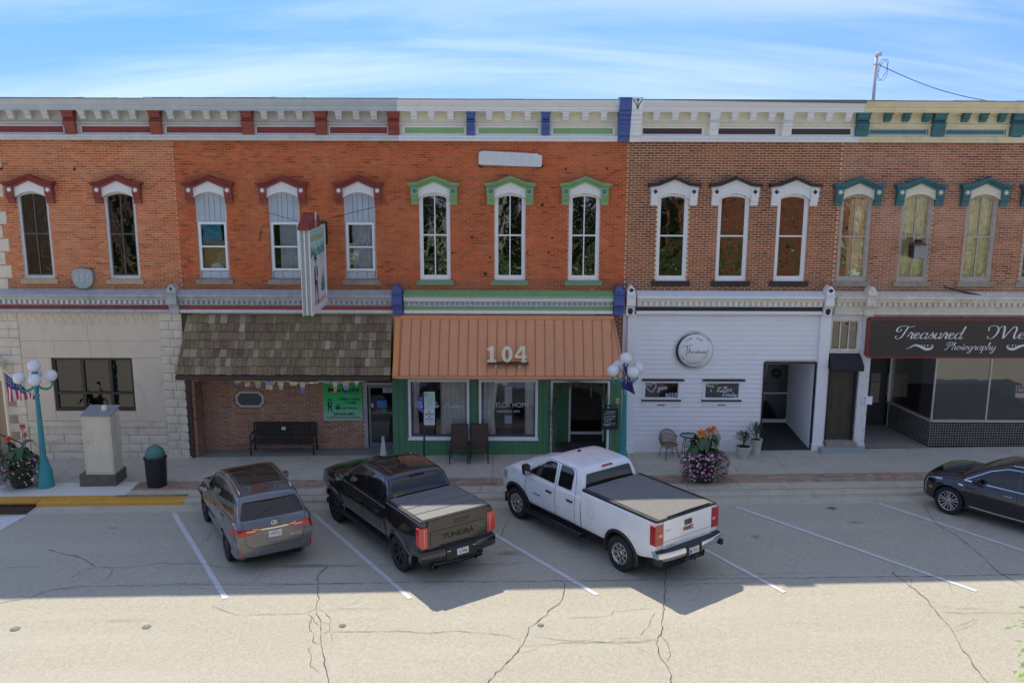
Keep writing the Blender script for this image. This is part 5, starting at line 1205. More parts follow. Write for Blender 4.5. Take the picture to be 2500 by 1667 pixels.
# entrance recess
a, b, c, d = sdo; YD = 2.75; e = MB()
for q_ in ((a-.045, a+.0, g4-.1, d+.05), (b, b+.055, g4-.1, d+.05), (a, b, d, d+.05)): e.box(q_[0], q_[1], -.05, .06, q_[2], q_[3])
e.build('entrance_trim', blackp, B4)
e = MB(); e.box(a-.06, a-.001, .22, YD+.1, g4-.1, d); e.box(a, b, .22, YD+.1, d, d+.05); e.build('recess_wall', siding, B4)
z = g4+.0; 
while z < d:
    MB().prism([(b+.03,z),(b-.005,z+.003),(b-.02,z+.02),(b+.0,z+.16),(b+.03,z+.16)], 'y', .06, YD, 0).build('clapboard', siding, B4) if False else None
    q_ = MB(); q_.prism([(b+.04,z),(b-.018,z),(b-.018,z+.015),(b-.002,min(z+lap,d)),(b+.04,min(z+lap,d))], 'y', .06, YD); q_.build('clapboard', siding, B4); z += lap
xd0, xd1 = PX(1860,1000,YD), PX(1937,1000,YD); zd0, zd1 = gz(9)+.12, PZ(889,YD,1900)+.1
e = MB(); e.box(xd1, b, YD, YD+.1, g4-.1, d); e.build('recess_wall', siding, B4)
e = MB(); t = .085
for q_ in ((a-.05, a+.03, zd0, zd1), (xd1-t, xd1, zd0, zd1), (a+.03, xd1-t, zd1-t, zd1), (a+.03, xd1-t, zd0, zd0+.12), (a+.03, xd1-t, PZ(959,YD,1900)-.02, PZ(959,YD,1900)+.02)): e.box(q_[0], q_[1], YD-.04, YD+.05, q_[2], q_[3])
fo = e.build('salon_door', whitec, B4)
MB().add([(a+.03,YD,zd0+.12),(xd1-t,YD,zd0+.12),(xd1-t,YD,zd1-t),(a+.03,YD,zd1-t)], [(0,1,2,3)]).build('pane', glass_up, fo)
e = MB(); e.tube([(a+.06,YD-.1,1.25),(a+.06,YD-.1,.85)], .018); e.build('handle', blackp, fo)
e = MB(); cx_, cz_ = P(1897,912,YD-.05); e.lathe([(.06,-.01),(.16,-.02),(.17,0),(.05,.01)], (cx_,YD-.05,cz_), 20, 'y'); e.build('wreath', blackp, fo)
mat_blk = paint('black_mat', (.045,.045,.048), .95, .25, 8); e = MB()
e.add([(a-.0,-.06,gz(a)+.012),(b,-.06,gz(b)+.012),(b,YD,gz(b)+.10),(a,YD,gz(a)+.10)], [(0,1,2,3)]); e.build('entrance_mat', mat_blk, B4)
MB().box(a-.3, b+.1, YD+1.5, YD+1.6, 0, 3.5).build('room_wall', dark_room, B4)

# ---------------- building 5: photography studio with cream and teal trim
B5 = thing('brick_building', (14.2, 0, gz(14.2)), 'rightmost brown brick building with cream and teal trim, brown stair door and black tiled shopfront', 'building', 'row of two-storey brick shop buildings')
w5 = [wxc(2084), wxc(2232), wxc(2389), wxc(2534)]; x5a, x5b = XB['b45'], XB['b5']
upper(B5, x5a, x5b, w5, bk5, mo5)
for i, x in enumerate(w5):
    window(B5, x, tanfr, tanfr, greyst, '4curt' if i in (1, 2) else '4', glassm=glassmat('curtained_glass_%s' % 'abcd'[i], (.9,.9,.86), .25 if i else .5, .10), seed=40+i)
    hood(B5, x, tealp, tealp, cream2, cream2, cream)
e = MB(); curtain(e, w5[0]-.1, w5[0]+.42, WZ0, WZS, .25, .02, 14, 0, 3); e.build('curtain', curtain_y, B5)
c5 = cornice(B5, xp_e+.003, x5b, cream, cream, cream, top_dz=-.01)
for px in (2108, 2295, 2488): big_bracket(c5, tx(px), .36, tealp)
for px in (2169, 2214, 2263, 2359, 2403, 2448, 2545): modillion(c5, tx(px), tealp)
archlets(c5, [(tx(a), tx(b)) for a, b in ((2128,2169),(2169,2214),(2214,2263),(2263,2278),(2315,2359),(2359,2403),(2403,2448),(2448,2470),(2508,2545))], cream, -.26)
for a, b in ((2120,2279),(2308,2470),(2502,2640)):
    fpanel(c5, tx(a), tx(b), cream, tealp, .025)
    for q_ in ((tx(a)+.1, tx(b)-.1, CZ['pb']+.055, CZ['pb']+.068), (tx(a)+.1, tx(b)-.1, CZ['pt']-.068, CZ['pt']-.055), (tx(a)+.1, tx(a)+.113, CZ['pb']+.068, CZ['pt']-.068), (tx(b)-.113, tx(b)-.1, CZ['pb']+.068, CZ['pt']-.068)):
        MB().box(q_[0], q_[1], -.175, -.168, q_[2], q_[3]).build('panel_line', cream2, c5)
oldw = paint('stained_old_white', (.74,.70,.58), .75, .12, 3, dirt=(.36,.22,.10), dirt_amt=.55)
shop_cornice(B5, PX(2043,730,-.3), x5b, oldw, oldw, oldw, oldw, oldw, .175, .085)
console(B5, PX(2129,730,-.4), .29, oldw, dot=oldw)
g5 = gz(13)
peel = paint('peeling_white_brick', (.78,.78,.77), .8, .08, 5, dirt=(.28,.24,.21), dirt_amt=.7, bmp=.4)
pe0, pe1 = PX(2088,1000), PX(2113,1000)
dz0, dz1 = PX(2020,990,.1), PX(2090,990,.1)
tw = (PX(2029,820), PX(2095,820), PZ(853,0,2060), PZ(781,0,2060)); dr = (PX(2017,990), pe0+.02, g5-.5, PZ(905,0,2060)+.05)
lw = MB(); fillgrid(lw, pc1, pe0+.04, -.5, SZ['bot']+.22, [(tw[0], tw[1], tw[2], tw[3]), dr], 0, .22); lw.build('lower_wall', peel, B5)
e = MB(); e.box(pe0, pe1, -.09, .22, -.3, SZ['bot']); e.box(pe0-.03, pe1+.02, -.12, .1, -.3, g5+.18); e.build('pilaster', peel, B5)
e = MB(); a, b, c, d = tw
for q_ in ((a, b, d-.04, d), (a-.04, b+.04, c-.05, c+.03)): e.box(q_[0], q_[1], -.03, .14, q_[2], q_[3])
for i in range(4): x = a+(b-a-.035)*i/3; e.box(x, x+.035, .02, .1, c+.03, d-.04)
fo = e.build('transom_window', oldw, B5)
for i in range(3): x = a+.035+(b-a-.035)*i/3; MB().add([(x,.07,c+.03),(x+(b-a)/3-.045,.07,c+.03),(x+(b-a)/3-.045,.07,d-.04),(x,.07,d-.04)], [(0,1,2,3)]).build('pane', glass_up, fo)
e = MB(); za, zb_ = PZ(862,0,2060), PZ(905,-.45,2060); e.prism([(-.01,za),(-.45,zb_+.13),(-.45,zb_-.02),(-.01,zb_-.02)], 'x', PX(2025,880)-.03, PX(2097,880)+.02); e.build('awning', paint('charcoal_fabric', (.028,.026,.032), .85, .15), B5)
doorp = paint('brown_door_paint', (.075,.060,.042), .5, .08, 2)
e = MB(); a, b, c, d = dr; e.box(a, a+.08, .02, .2, c, d); e.box(b-.1, b-.02, .02, .2, c, d); e.box(a+.08, b-.1, .02, .2, d-.1, d); dfr = e.build('door_frame', blackp, B5)
zst = PZ(1072,.1,2060); x0, x1 = a+.08, b-.1; e = MB(); e.box(x0, x1, .10, .15, zst, d-.1); dd = e.build('stair_door', doorp, B5)
wpd = (x1-x0); H_ = d-.1-zst
for (u0, u1) in ((.12,.46),(.54,.88)):
    for (v0, v1) in ((.07,.36),(.42,.78),(.84,.94)):
        e = MB(); X0, X1, Z0, Z1 = x0+u0*wpd, x0+u1*wpd, zst+v0*H_, zst+v1*H_; t = .02
        for q_ in ((X0, X1, Z1-t, Z1), (X0, X1, Z0, Z0+t), (X0, X0+t, Z0+t, Z1-t), (X1-t, X1, Z0+t, Z1-t)): e.box(q_[0], q_[1], .088, .10, q_[2], q_[3])
        e.box(X0+.05, X1-.05, .092, .10, Z0+.05, Z1-.05); e.build('door_panel', doorp, dd)
e = MB(); e.sphere((x1-.08,.06,zst+.95), .03, 10); e.sphere((x1-.08,.07,zst+1.1), .025, 10); e.build('handle', blackp, dd)
st_ = paint('step_stone', (.36,.39,.40), .85, .12, 4, bmp=.3); e = MB(); e.box(a+.02, b, -.3, .12, g5-.2, zst-.005); e.build('threshold_step', greyst, B5)
e = MB(); sx0, sx1 = G(1997,1100)[0], G(2107,1100)[0]; e.box(sx0, sx1, -.46, -.10, g5-.2, gz(12.2)+.12); e.build('step', st_, B5)
# shop front: angled glazing over black tiles, recessed entry
XA, YA = 13.20, 2.45; XC, YC = 13.69, .12; XE = x5b-.1; zbk = PZ(1029,YC,2300); zgt = 3.25
tile = paint('black_glazed_tile', (.018,.017,.016), .15, .3, 9, spec=.6); grout = paint('tile_grout', (.72,.68,.58), .9, .1)
e = MB(); e.box(XC, XE, YC, YC+.2, -.2, zbk); e.add([(XA,YA,-.2),(XC,YC,-.2),(XC,YC,zbk),(XA,YA,zbk)], [(0,1,2,3)]); bk_ = e.build('bulkhead', grout, B5)
tp = .0855; me = None; stuff = MB(); nt_ = 0
rows = int((zbk-.02-(gz(14)+.0))/tp)+1
for j in range(rows):
    z0 = zbk-.01-(j+1)*tp
    i = 0
    while XC+(i+1)*tp < XE:
        x = XC+i*tp
        if nt_ < 300 and x < 16.2:
            if me is None: q_ = MB().box(x+.006, x+tp-.006, YC-.008, YC+.01, z0+.006, z0+tp-.006).build('tile', tile, bk_); me = q_.data; o0 = q_.location.copy(); x_, z_ = x, z0
            else: q_ = bpy.data.objects.new('tile', me); C.objects.link(q_); q_.parent = bk_; q_.location = o0+Vector((x-x_, 0, z0-z_))
            nt_ += 1
        else: stuff.box(x+.006, x+tp-.006, YC-.008, YC+.01, z0+.006, z0+tp-.006)
        i += 1
    L_ = math.hypot(XC-XA, YC-YA); ux, uy = (XC-XA)/L_, (YC-YA)/L_; nx, ny = uy, -ux
    k = int(L_/tp)
    for i in range(k):
        t0, t1 = L_-(i+1)*tp+.006, L_-i*tp-.006; p0 = (XA+ux*t0, YA+uy*t0); p1 = (XA+ux*t1, YA+uy*t1); o_ = .008
        stuff.add([(p0[0]+nx*o_,p0[1]+ny*o_,z0+.006),(p1[0]+nx*o_,p1[1]+ny*o_,z0+.006),(p1[0]+nx*o_,p1[1]+ny*o_,z0+tp-.006),(p0[0]+nx*o_,p0[1]+ny*o_,z0+tp-.006)], [(0,1,2,3)])
stuff.build('tiling', tile, bk_, kind='stuff')
alu = paint('dull_aluminium', (.52,.51,.47), .4, .08, metal=.4)
def bar(p, q_, w_, z0, z1, m_, name='mullion', par=None):
    e = MB(); d_ = Vector((q_[0]-p[0], q_[1]-p[1], 0)); n_ = Vector((-d_.y, d_.x, 0)).normalized()*w_/2
    A_, B_ = Vector((p[0], p[1], 0)), Vector((q_[0], q_[1], 0)); vs = []
    for z in (z0, z1): vs += [A_-n_+Vector((0,0,z)), B_-n_+Vector((0,0,z)), B_+n_+Vector((0,0,z)), A_+n_+Vector((0,0,z))]
    e.add(vs, [(0,3,2,1),(4,5,6,7),(0,1,5,4),(1,2,6,5),(2,3,7,6),(3,0,4,7)]); return e.build(name, m_, par or B5)
bar((XA,YA),(XC,YC), .14, zbk-.0, zbk+.07, alu, 'window_ledge'); bar((XC,YC+.0),(XE,YC+.0), .14, zbk+.001, zbk+.071, alu, 'window_ledge')
for p in ((XC,YC),(PX(2414,950,YC),YC)): bar((p[0]-.025,p[1]),(p[0]+.025,p[1]), .05, zbk+.07, zgt, alu)
bar((XA-.03,YA),(XA+.09,YA-.1), .06, zbk+.07, zgt, whitec)
MB().add([(XC,YC,zbk+.07),(XE,YC,zbk+.07),(XE,YC,zgt),(XC,YC,zgt)], [(0,1,2,3)]).build('show_window', glass_shop, B5)
MB().add([(XA,YA,zbk+.07),(XC,YC,zbk+.07),(XC,YC,zgt),(XA,YA,zgt)], [(0,1,2,3)]).build('show_window', glass_shop, B5)
wallg = paint('studio_grey_wall', (.34,.36,.38), .8, .05); slat = paint('slat_wall', (.46,.36,.26), .7, .06); dwood = paint('dark_red_floor', (.055,.035,.03), .45, .2)
e = MB(); e.box(XA, XE, 5.2, 5.3, 0, 4.5); e.box(XA+.55, XA+.62, 3.4, 5.2, 0, 4.5); e.box(XE-.1, XE, .4, 5.2, 0, 4.5); e.build('room_wall', wallg, B5)
MB().add([(XA,YA,zbk),(XC,YC+.02,zbk),(XE,YC+.02,zbk),(XE,5.2,zbk),(XA,5.2,zbk)], [(0,1,2,3,4)]).build('display_floor', dwood, B5)
MB().box(pe1, XE, -.0, .3, zgt, 4.8).build('header', oldw, B5)
MB().box(pe1, XE, .3, 5.2, zgt+.1, zgt+.15).build('room_ceiling', wallg, B5)
e = MB(); 
for i in range(14): e.box(XA+.0, XA+.85, 2.95, 3.0, zbk+.08+i*.058, zbk+.08+i*.058+.045)
e.build('slat_board', slat, B5)
MB().box(pe1-.0, pe1+.05, .22, 2.6, 0, zgt+.1).build('entry_wall', peel, B5)
e = MB(); xe0, xe1 = PX(2117,960,2.6), XA-.02; e.box(xe0-.1, xe1, 2.62, 2.7, gz(13), zgt+.1); ed = e.build('studio_door', paint('studio_door_dark', (.05,.048,.045), .5, .2), B5)
e = MB(); 
for i in range(12): e.box(xe0+.1, xe0+.42, 2.59, 2.61, 1.05+i*.06, 1.095+i*.06)
e.build('blind_slat', slat, ed); MB().box(xe0+.1, xe0+.42, 2.60, 2.615, 1.78, 2.1).build('pane', paint('dim_pane', (.22,.22,.22), .3), ed)
e = MB(); e.box(PX(2110,1000,-.1), PX(2126,1000,-.1), -.16, -.10, PZ(986,-.1,2118), PZ(968,-.1,2118)); mb_ = thing('wall_mailbox', (pe1, -.13, 1.9), 'small white mailbox on the pilaster left of the studio entrance', 'mailbox'); e.build('body', whitec, mb_); e = MB(); e.box(PX(2108,1000,-.1), PX(2127,1000,-.1), -.17, -.10, PZ(969,-.1,2118), PZ(967,-.1,2118)); e.build('lid', whitec, mb_)
e = MB(); e.add([(pe1,0,gz(13)-.0+.006),(XC,.0,gz(13.6)+.006),(XA,YA,gz(13.2)+.012),(XA,2.62,gz(13)+.012),(pe1,2.62,gz(12.6)+.012)], [(0,1,2,3,4)]); e.build('entry_floor', paint('entry_concrete', (.27,.26,.23), .9, .12, 3, bmp=.2), B5)
rw = thing('window_notice', (PX(2500,955,.05), .05, 1.9), 'red and white notice sign inside the studio window at the right edge', 'sign')
a, b = PX(2483,957,.08), PX(2483,957,.08)+.55; MB().box(a, b, .16, .17, PZ(972,.1,2480), PZ(942,.1,2480)).build('sheet', whitec, rw); MB().box(a+.03, b-.03, .15, .158, PZ(961,.1,2480), PZ(944,.1,2480)).build('red_field', paint('notice_red', (.45,.03,.04), .5), rw)
t_ = MB(); fit_text(t_, 'FOR SALE', (a+b)/2, PZ(952.5,.1,2480), .4, .12, .148, bold=.03); t_.build('lettering', whitec, rw)
# the big studio sign
SG = thing('studio_sign', (PX(2300,825,-.25), -.25, PZ(877,-.25,2300)), 'long dark brown sign with red border reading Treasured Memories Photography', 'sign')
sa, sb_ = PX(2118,825,-.28), 18.9; s0, s1 = PZ(874,-.28,2300), PZ(778,-.28,2300)
def rrect(a, b, c, d, r): return [(a+r-r*math.cos(t_), c+r-r*math.sin(t_)) for t_ in [i*PI/8 for i in range(5)]]+[(b-r+r*math.sin(t_), c+r-r*math.cos(t_)) for t_ in [i*PI/8 for i in range(5)]]+[(b-r+r*math.cos(t_), d-r+r*math.sin(t_)) for t_ in [i*PI/8 for i in range(5)]]+[(a+r-r*math.sin(t_), d-r+r*math.cos(t_)) for t_ in [i*PI/8 for i in range(5)]]
e = MB(); e.prism(rrect(sa, sb_, s0, s1, .09), 'y', -.30, -.09); e.build('border', paint('sign_red_border', (.26,.03,.028), .45, .1), SG)
e = MB(); e.prism(rrect(sa+.05, sb_-.05, s0+.05, s1-.05, .06), 'y', -.305, -.29); e.build('face', paint('sign_brown', (.045,.036,.030), .5, .12, 1.5), SG)
sw = paint('sign_white_script', (.78,.78,.78), .6, .02); y = -.309
e = MB(); x, z = P(2172,826.5,y); hand(e, 'Treasured', x+.25, z, .19, y, w0=.014, w1=.055, W=P(2352,826,y)[0]-x-.3, slant=.3)
x, z = P(2398,826.5,y); hand(e, 'Memories', x+.38, z, .19, y, w0=.014, w1=.06, W=2.62, slant=.25)
x, z = P(2305,853.5,y); hand(e, 'Photography', x+.05, z, .115, y, w0=.010, w1=.028, W=P(2432,854,y)[0]-x-.08, slant=.3)
for cxp, s_ in ((2246,1),(2490,-1)):
    x, z = P(cxp,847,y); pts = [(x-s_*.43,z-.06),(x-s_*.33,z-.02),(x-s_*.15,z+.06),(x+s_*.05,z+.0),(x+s_*.2,z-.07),(x+s_*.37,z-.04),(x+s_*.4,z+.05),(x+s_*.33,z+.05)]
    pts = crom(pts, 6); n_ = len(pts)
    for i in range(n_-1):
        w_ = .012+.075*math.sin(PI*i/n_)**2; ribbon(e, [pts[i], pts[i+1]], w_, None, y)
    for k, (u, r_) in enumerate(((.05,.018),(.14,.022),(.24,.026))):
        e.add([(x+s_*u+r_*math.cos(2*PI*j/10), y, z+.05-.0*k+r_*math.sin(2*PI*j/10)) for j in range(10)], [list(range(10))])
e.build('lettering', sw, SG)
# lantern on the second curtained window, loose stick on the ledge
wl_ = thing('wall_lantern', (PX(2238,610,-.2), -.25, PZ(632,-.2,2238)), 'weathered box lantern with brown cap in front of the middle curtained window', 'lantern')
x0, x1, z0, z1 = PX(2229,610,-.3), PX(2255,610,-.3), PZ(630,-.3,2240), PZ(598,-.3,2240)
e = MB(); e.box(x0, x1, -.42, -.16, z0, z1); e.box(x0-.015, x0+.0, -.44, -.14, z0-.01, z1); e.build('box', paint('weathered_grey', (.30,.31,.32), .7, .2, 8), wl_)
e = MB(); e.prism([(x0-.07, z1), (x1+.03, z1), (x1-.02, z1+.07), (x0+.03, z1+.07)], 'y', -.46, -.12); e.build('cap', paint('rusty_cap', (.14,.05,.03), .8, .3), wl_)
e = MB(); e.box(x0-.05, x0-.015, -.44, -.1, z0+.02, z1-.02); e.box((x0+x1)/2-.05, (x0+x1)/2+.1, -.3, -.1, z1+.07, z1+.16); e.build('side_plate', blackp, wl_)
e = MB(); e.tube([(x0+.1,-.16,z0+.1),(x0+.1,.02,z0+.1)], .02, 6); e.build('arm', blackp, wl_)
sk = thing('dead_branch', (PX(2360,712,-.2), -.2, SZ['top']), 'thin bare dead branch lying on the ledge below the right curtained window', 'branch')
e = MB(); e.tube(crom([(*P(2305,700,-.1)[:1],-.1,P(2305,700,-.1)[1]),(P(2345,711,-.15)[0],-.15,P(2345,711,-.15)[1]),(P(2380,718,-.2)[0],-.2,P(2380,718,-.2)[1]),(P(2425,727,-.25)[0],-.25,P(2425,727,-.25)[1])], 4), [.025]*10+[.012]*3, 6); e.build('stem', paint('dead_wood', (.05,.035,.025), .9, .3), sk)
e = MB(); e.tube([(P(2345,711,-.15)[0],-.15,P(2345,711,-.15)[1]),(P(2375,706,-.12)[0],-.12,P(2375,706,-.12)[1])], .008, 5); e.tube([(P(2380,718,-.2)[0],-.2,P(2380,718,-.2)[1]),(P(2400,735,-.3)[0],-.35,P(2400,735,-.3)[1])], .007, 5); e.build('twig', paint('dead_wood', (.05,.035,.025), .9, .3), sk)
# service mast and wire on the roof
ms = thing('service_mast', (PX(2131,258,.6), .6, 10.7), 'grey service mast with weatherhead and drooping wire rising above the roofline', 'mast')
xm_ = PX(2131,258,.6); e = MB(); e.tube([(xm_,.6,10.6),(xm_,.6,PZ(140,.6,2140))], .05, 10); e.build('pole', grayl, ms)
zm_ = PZ(138,.6,2140); e = MB(); e.tube([(xm_,.6,zm_-.02),(xm_+.03,.6,zm_+.06),(xm_+.14,.55,zm_+.07)], [.055,.075,.06], 10); e.box(xm_-.1, xm_+.12, .5, .62, zm_-.26, zm_-.22); e.build('weatherhead', grayl, ms)
wirem = paint('wire_black', (.03,.03,.03), .6)
e = MB(); xw_, zw_ = P(2440,252,1.5); n_ = 14
pts = [(xm_+.06+(xw_-xm_)*i/n_, .6+.9*i/n_, (zm_-.24)+(zw_-zm_+.24)*(i/n_)-.18*math.sin(PI*i/n_)) for i in range(n_+1)]; e.tube(pts+[(xw_+6,4,zw_-1.6)], .012, 5)
for k in range(2): e.tube([(xm_+.22+.15*math.sin(2*PI*j/16+k), .6, zm_-.3+.32*math.cos(2*PI*j/16+k*.3)-.1) for j in range(17)], .007, 4)
e.build('wire', wirem, ms)
# blade sign of the restaurant
BS = thing('blade_sign', (-5.9, -1.45, PZ(775,-2.6,745)), 'tall two-sided projecting restaurant sign with grey edge, dark red cap and painted figure', 'sign')
xr_ = PX(757.5,650,-2.6); xl_ = PX(734,650,-2.6); yn, yf = -2.6, -.28; zb_ = PZ(772,-2.6,745); zt_ = PZ(562,-2.6,745)
cab = paint('sign_cabinet_grey', (.33,.34,.31), .5, .08, 3); trim_ = paint('sign_trim_white', (.72,.74,.72), .4, .04)
e = MB(); e.box(xl_+.02, xr_-.02, yn+.0, yf, zb_+.02, zt_); e.build('cabinet', cab, BS)
for X0, X1 in ((xl_, xl_+.025), (xr_-.025, xr_+.01)):
    e = MB(); e.box(X0, X1, yn-.01, yn+.06, zb_, zt_); e.box(X0, X1, yf-.06, yf, zb_, zt_); e.box(X0, X1, yn+.06, yf-.06, zb_, zb_+.06); e.box(X0, X1, yn+.06, yf-.06, zt_-.06, zt_); e.build('trim', trim_, BS)
e = MB(); e.box((xl_+xr_)/2-.02, (xl_+xr_)/2+.02, yn-.012, yn, zb_+.03, zt_-.02); e.build('edge_seam', trim_, BS)
fm, fn, fb = new_mat('sign_face_print'); sp = N(fn, 'ShaderNodeSeparateXYZ', {0: pos(fn)}); g_ = N(fn, 'ShaderNodeMapRange', {0: sp.outputs[2], 1: zb_, 2: zt_}).outputs[0]
g_ = N(fn, 'ShaderNodeMath', {0: g_, 1: N(fn, 'ShaderNodeMath', {0: noise(fn, pos(fn), 1.5, 3), 1: .18}, operation='MULTIPLY').outputs[0]}, operation='ADD').outputs[0]
fn.links.new(ramp(fn, g_, [(0.05, (.84,.76,.80)), (.45, (.86,.75,.80)), (.65, (.70,.80,.82)), (.85, (.42,.76,.70)), (1, (.34,.70,.60))]), fb.inputs['Base Color']); fb.inputs['Roughness'].default_value = .35
for xx, s_ in ((xr_, 1), (xl_, -1)):
    e = MB(); xx2 = xx-.012*s_; vs = [(xx2,yn+.06,zb_+.06),(xx2,yf-.06,zb_+.06),(xx2,yf-.06,zt_-.06),(xx2,yn+.06,zt_-.06)]
    e.add(vs, [(0,1,2,3) if s_ > 0 else (3,2,1,0)]); e.build('face', fm, BS)
MR = Matrix(((0,-1,0,0),(1,0,0,0),(0,0,1,0),(0,0,0,1)))   # local x -> +Y, facing +X
Yf = -(xr_-.010); mid = (yn+yf)/2; hz = zt_-zb_
e = MB(); fit_text(e, 'RESTAURANT', mid-.02, zt_-.30, 1.75, .16, Yf, bold=.02, rot=-.02, M=MR); fit_text(e, 'RESTAURANT', mid+.25, zb_+.28, 1.5, .15, Yf, bold=.02, rot=.0, M=MR); e.build('lettering', paint('sign_orange_print', (.55,.30,.10), .5), BS)
e = MB(); fit_text(e, 'Mariachi', mid, zt_-.66, 1.9, .34, Yf, bold=.03, rot=.02, M=MR); e.build('lettering', paint('sign_teal_print', (.10,.38,.36), .5), BS)
e = MB(); fit_text(e, 'Mariachi', mid+.03, zt_-.675, 1.9, .34, Yf+.0005, bold=.0, rot=.02, M=MR)
figure(e, mid-.35, zb_+.22, 1.35, Yf, 0, MR); e.build('figure', ink, BS)
e = MB(); agave(e, mid+.6, zb_+.5, .85, Yf, 0, MR); e.build('agave', paint('agave_sign_print', (.10,.30,.20), .6), BS)
e = MB(); ribbon(e, crom([(mid+.35,zb_+1.45),(mid+.5,zb_+1.55),(mid+.42,zb_+1.65),(mid+.6,zb_+1.72),(mid+.5,zb_+1.8)], 5), .02, None, Yf, M=MR); e.build('flourish', ink, BS)
e = MB(); cz_ = zt_
e.prism([(yn-.1,cz_),(yn-.1,cz_+.10),(yn+.05,cz_+.16),(yn+.35,cz_+.24),(yn+.62,cz_+.40),(yn+.9,cz_+.44),(yn+1.1,cz_+.40),(yn+1.35,cz_+.3),(yn+1.45,cz_+.12),(yn+1.5,cz_)], 'x', xl_-.03, xr_+.03); e.build('cap', redp, BS)
e = MB(); e.prism([(yn+.78,cz_+.02),(yn+.70,cz_+.42),(yn+.82,cz_+.47),(yn+.94,cz_+.42)], 'x', xr_+.03, xr_+.05); e.build('cap_wedge', grayl, BS)
e = MB(); e.box(xr_-.16, xr_-.06, -.28, -.0, zt_-.7, zt_+.05); e.box(xr_-.12, xr_+.03, -.10, -.0, zt_-.65, zt_+.03); e.build('mounting_plate', darkbr, BS)
e = MB(); e.tube([((xl_+xr_)/2, yn+.3, zt_+.15), (P(648,517,0)[0], -.02, P(648,517,0)[1])], .008, 5); e.tube([((xl_+xr_)/2, yn+.3, zt_+.15), (P(918,505,0)[0], -.02, P(918,505,0)[1])], .008, 5); e.build('guy_wire', wirem, BS)

# iron tie-rod ends and old bolts on the brick
def anchors(bld, pts):
    for px, py, r_ in pts:
        x, z = P(px, py, 0); e = MB(); e.lathe([(0,-.035),(r_*.6,-.03),(r_,-.012),(r_,.0)], (x,0,z), 8, 'y'); e.build('wall_anchor', rust_a, bld)
rust_a = paint('anchor_rust', (.07,.03,.022), .8, .3, 9)
anchors(B3, [(1152,581,.035),(1348,581,.035),(1105,617,.03),(1287,617,.03),(1339,616,.04),(1196,628,.035),(1324,500,.05),(1381,412,.03),(1482,411,.035),(999,699,.03),(1185,668,.06)])
anchors(B1, [(182,413,.05),(3,412,.05)]); anchors(B4, [(1868,619,.035),(1690,640,.02)]); anchors(B5, [(2138,627,.03)])
# old iron hook on the restaurant's brick
e = MB(); x, z = P(636,565,0); e.tube([(x,-.02,z),(x,-.05,z-.05),(x-.03,-.06,z-.3)], .012, 5); e.tube([(x,-.02,z),(x+.05,-.03,z+.01)], .012, 5); e.build('iron_hook', rust_a, B2)
# ================================================================== ground and street
def roadmat():
    m, n, b = new_mat('worn_asphalt'); p = pos(n)
    base = ramp(n, noise(n, p, .35, 6, .6, (.5, 1.6, 1)), [(.3, (.42,.39,.31)), (.7, (.50,.465,.375))])
    fine = noise(n, p, 85, 3, .8); c = mixc(n, .5, base, ramp(n, fine, [(.3, (.21,.185,.14)), (.5, (.46,.43,.345)), (.72, (.73,.67,.54))]))
    gr2 = noise(n, p, 24, 4, .85); c = mixc(n, .42, c, ramp(n, gr2, [(.36, (.22,.195,.15)), (.5, (.46,.43,.345)), (.64, (.72,.67,.55))]))
    med = noise(n, p, 9, 4, .7); c = mixc(n, .25, c, ramp(n, med, [(.35, (.34,.315,.25)), (.65, (.57,.53,.43))]))
    bands = noise(n, p, .9, 3, .5, (.12, 1.4, 1)); c = mixc(n, ramp(n, bands, [(.5, 0.0), (.7, .22)]), c, (.56,.53,.46))
    # stains at their own places: (x, y, radius, strength, colour)
    for (x, y, rx, ry, st, col) in STAINS:
        mp_ = N(n, 'ShaderNodeMapping', {0: p, 'Location': (-x/rx, -y/ry, 0), 'Scale': (1/rx, 1/ry, 0)}).outputs[0]
        ln_ = N(n, 'ShaderNodeVectorMath', {0: mp_}, operation='LENGTH').outputs[1]
        q = N(n, 'ShaderNodeMath', {0: ln_, 1: N(n, 'ShaderNodeMath', {0: noise(n, p, 5/max(rx, ry), 5, .75), 1: .9}, operation='MULTIPLY').outputs[0]}, operation='ADD').outputs[0]
        c = mixc(n, ramp(n, q, [(.62, st), (1.15, 0.0)]), c, col)
    n.links.new(c, b.inputs['Base Color']); b.inputs['Roughness'].default_value = .93; b.inputs['Specular IOR Level'].default_value = .25
    bump(n, b, fine, .35, .008)
    return m
sg = lambda px, py: G(px, py, ROADZ)
STAINS = [(*sg(2030,1240), .35, .3, .75, (.05,.05,.05)), (*sg(1995,1222), .5, .22, .5, (.10,.10,.09)), (*sg(2090,1275), .5, .25, .45, (.12,.11,.10)), (*sg(1845,1310), .32, .3, .5, (.14,.13,.12)),
          (*sg(1240,1350), .75, .35, .55, (.19,.14,.10)), (*sg(275,1288), .3, .2, .45, (.14,.13,.12)), (*sg(760,1380), 2.2, .25, .5, (.12,.12,.12)), (*sg(300,1515), 1.3, .2, .4, (.30,.24,.16)), (*sg(2400,1500), 3.0, .5, .25, (.42,.36,.24))]
asph = roadmat()
conc = paint('sidewalk_concrete', (.50,.47,.39), .9, .10, 1.2, dirt=(.24,.235,.21), dirt_amt=.45, bmp=.25)
conc2 = paint('curb_concrete', (.53,.485,.38), .9, .10, 1.8, dirt=(.22,.20,.17), dirt_amt=.5, bmp=.25)
concn = paint('new_concrete', (.70,.68,.62), .85, .05, 1.5, bmp=.15)
jointm = paint('joint_dirt', (.09,.085,.075), .95, .2)
yel = paint('curb_yellow', (.66,.33,.035), .6, .10, 3, dirt=(.42,.26,.10), dirt_amt=.6)
whl = paint('road_white', (.66,.67,.68), .7, .05, 5, dirt=(.36,.35,.33), dirt_amt=.75)
gm = MB(); n = 8
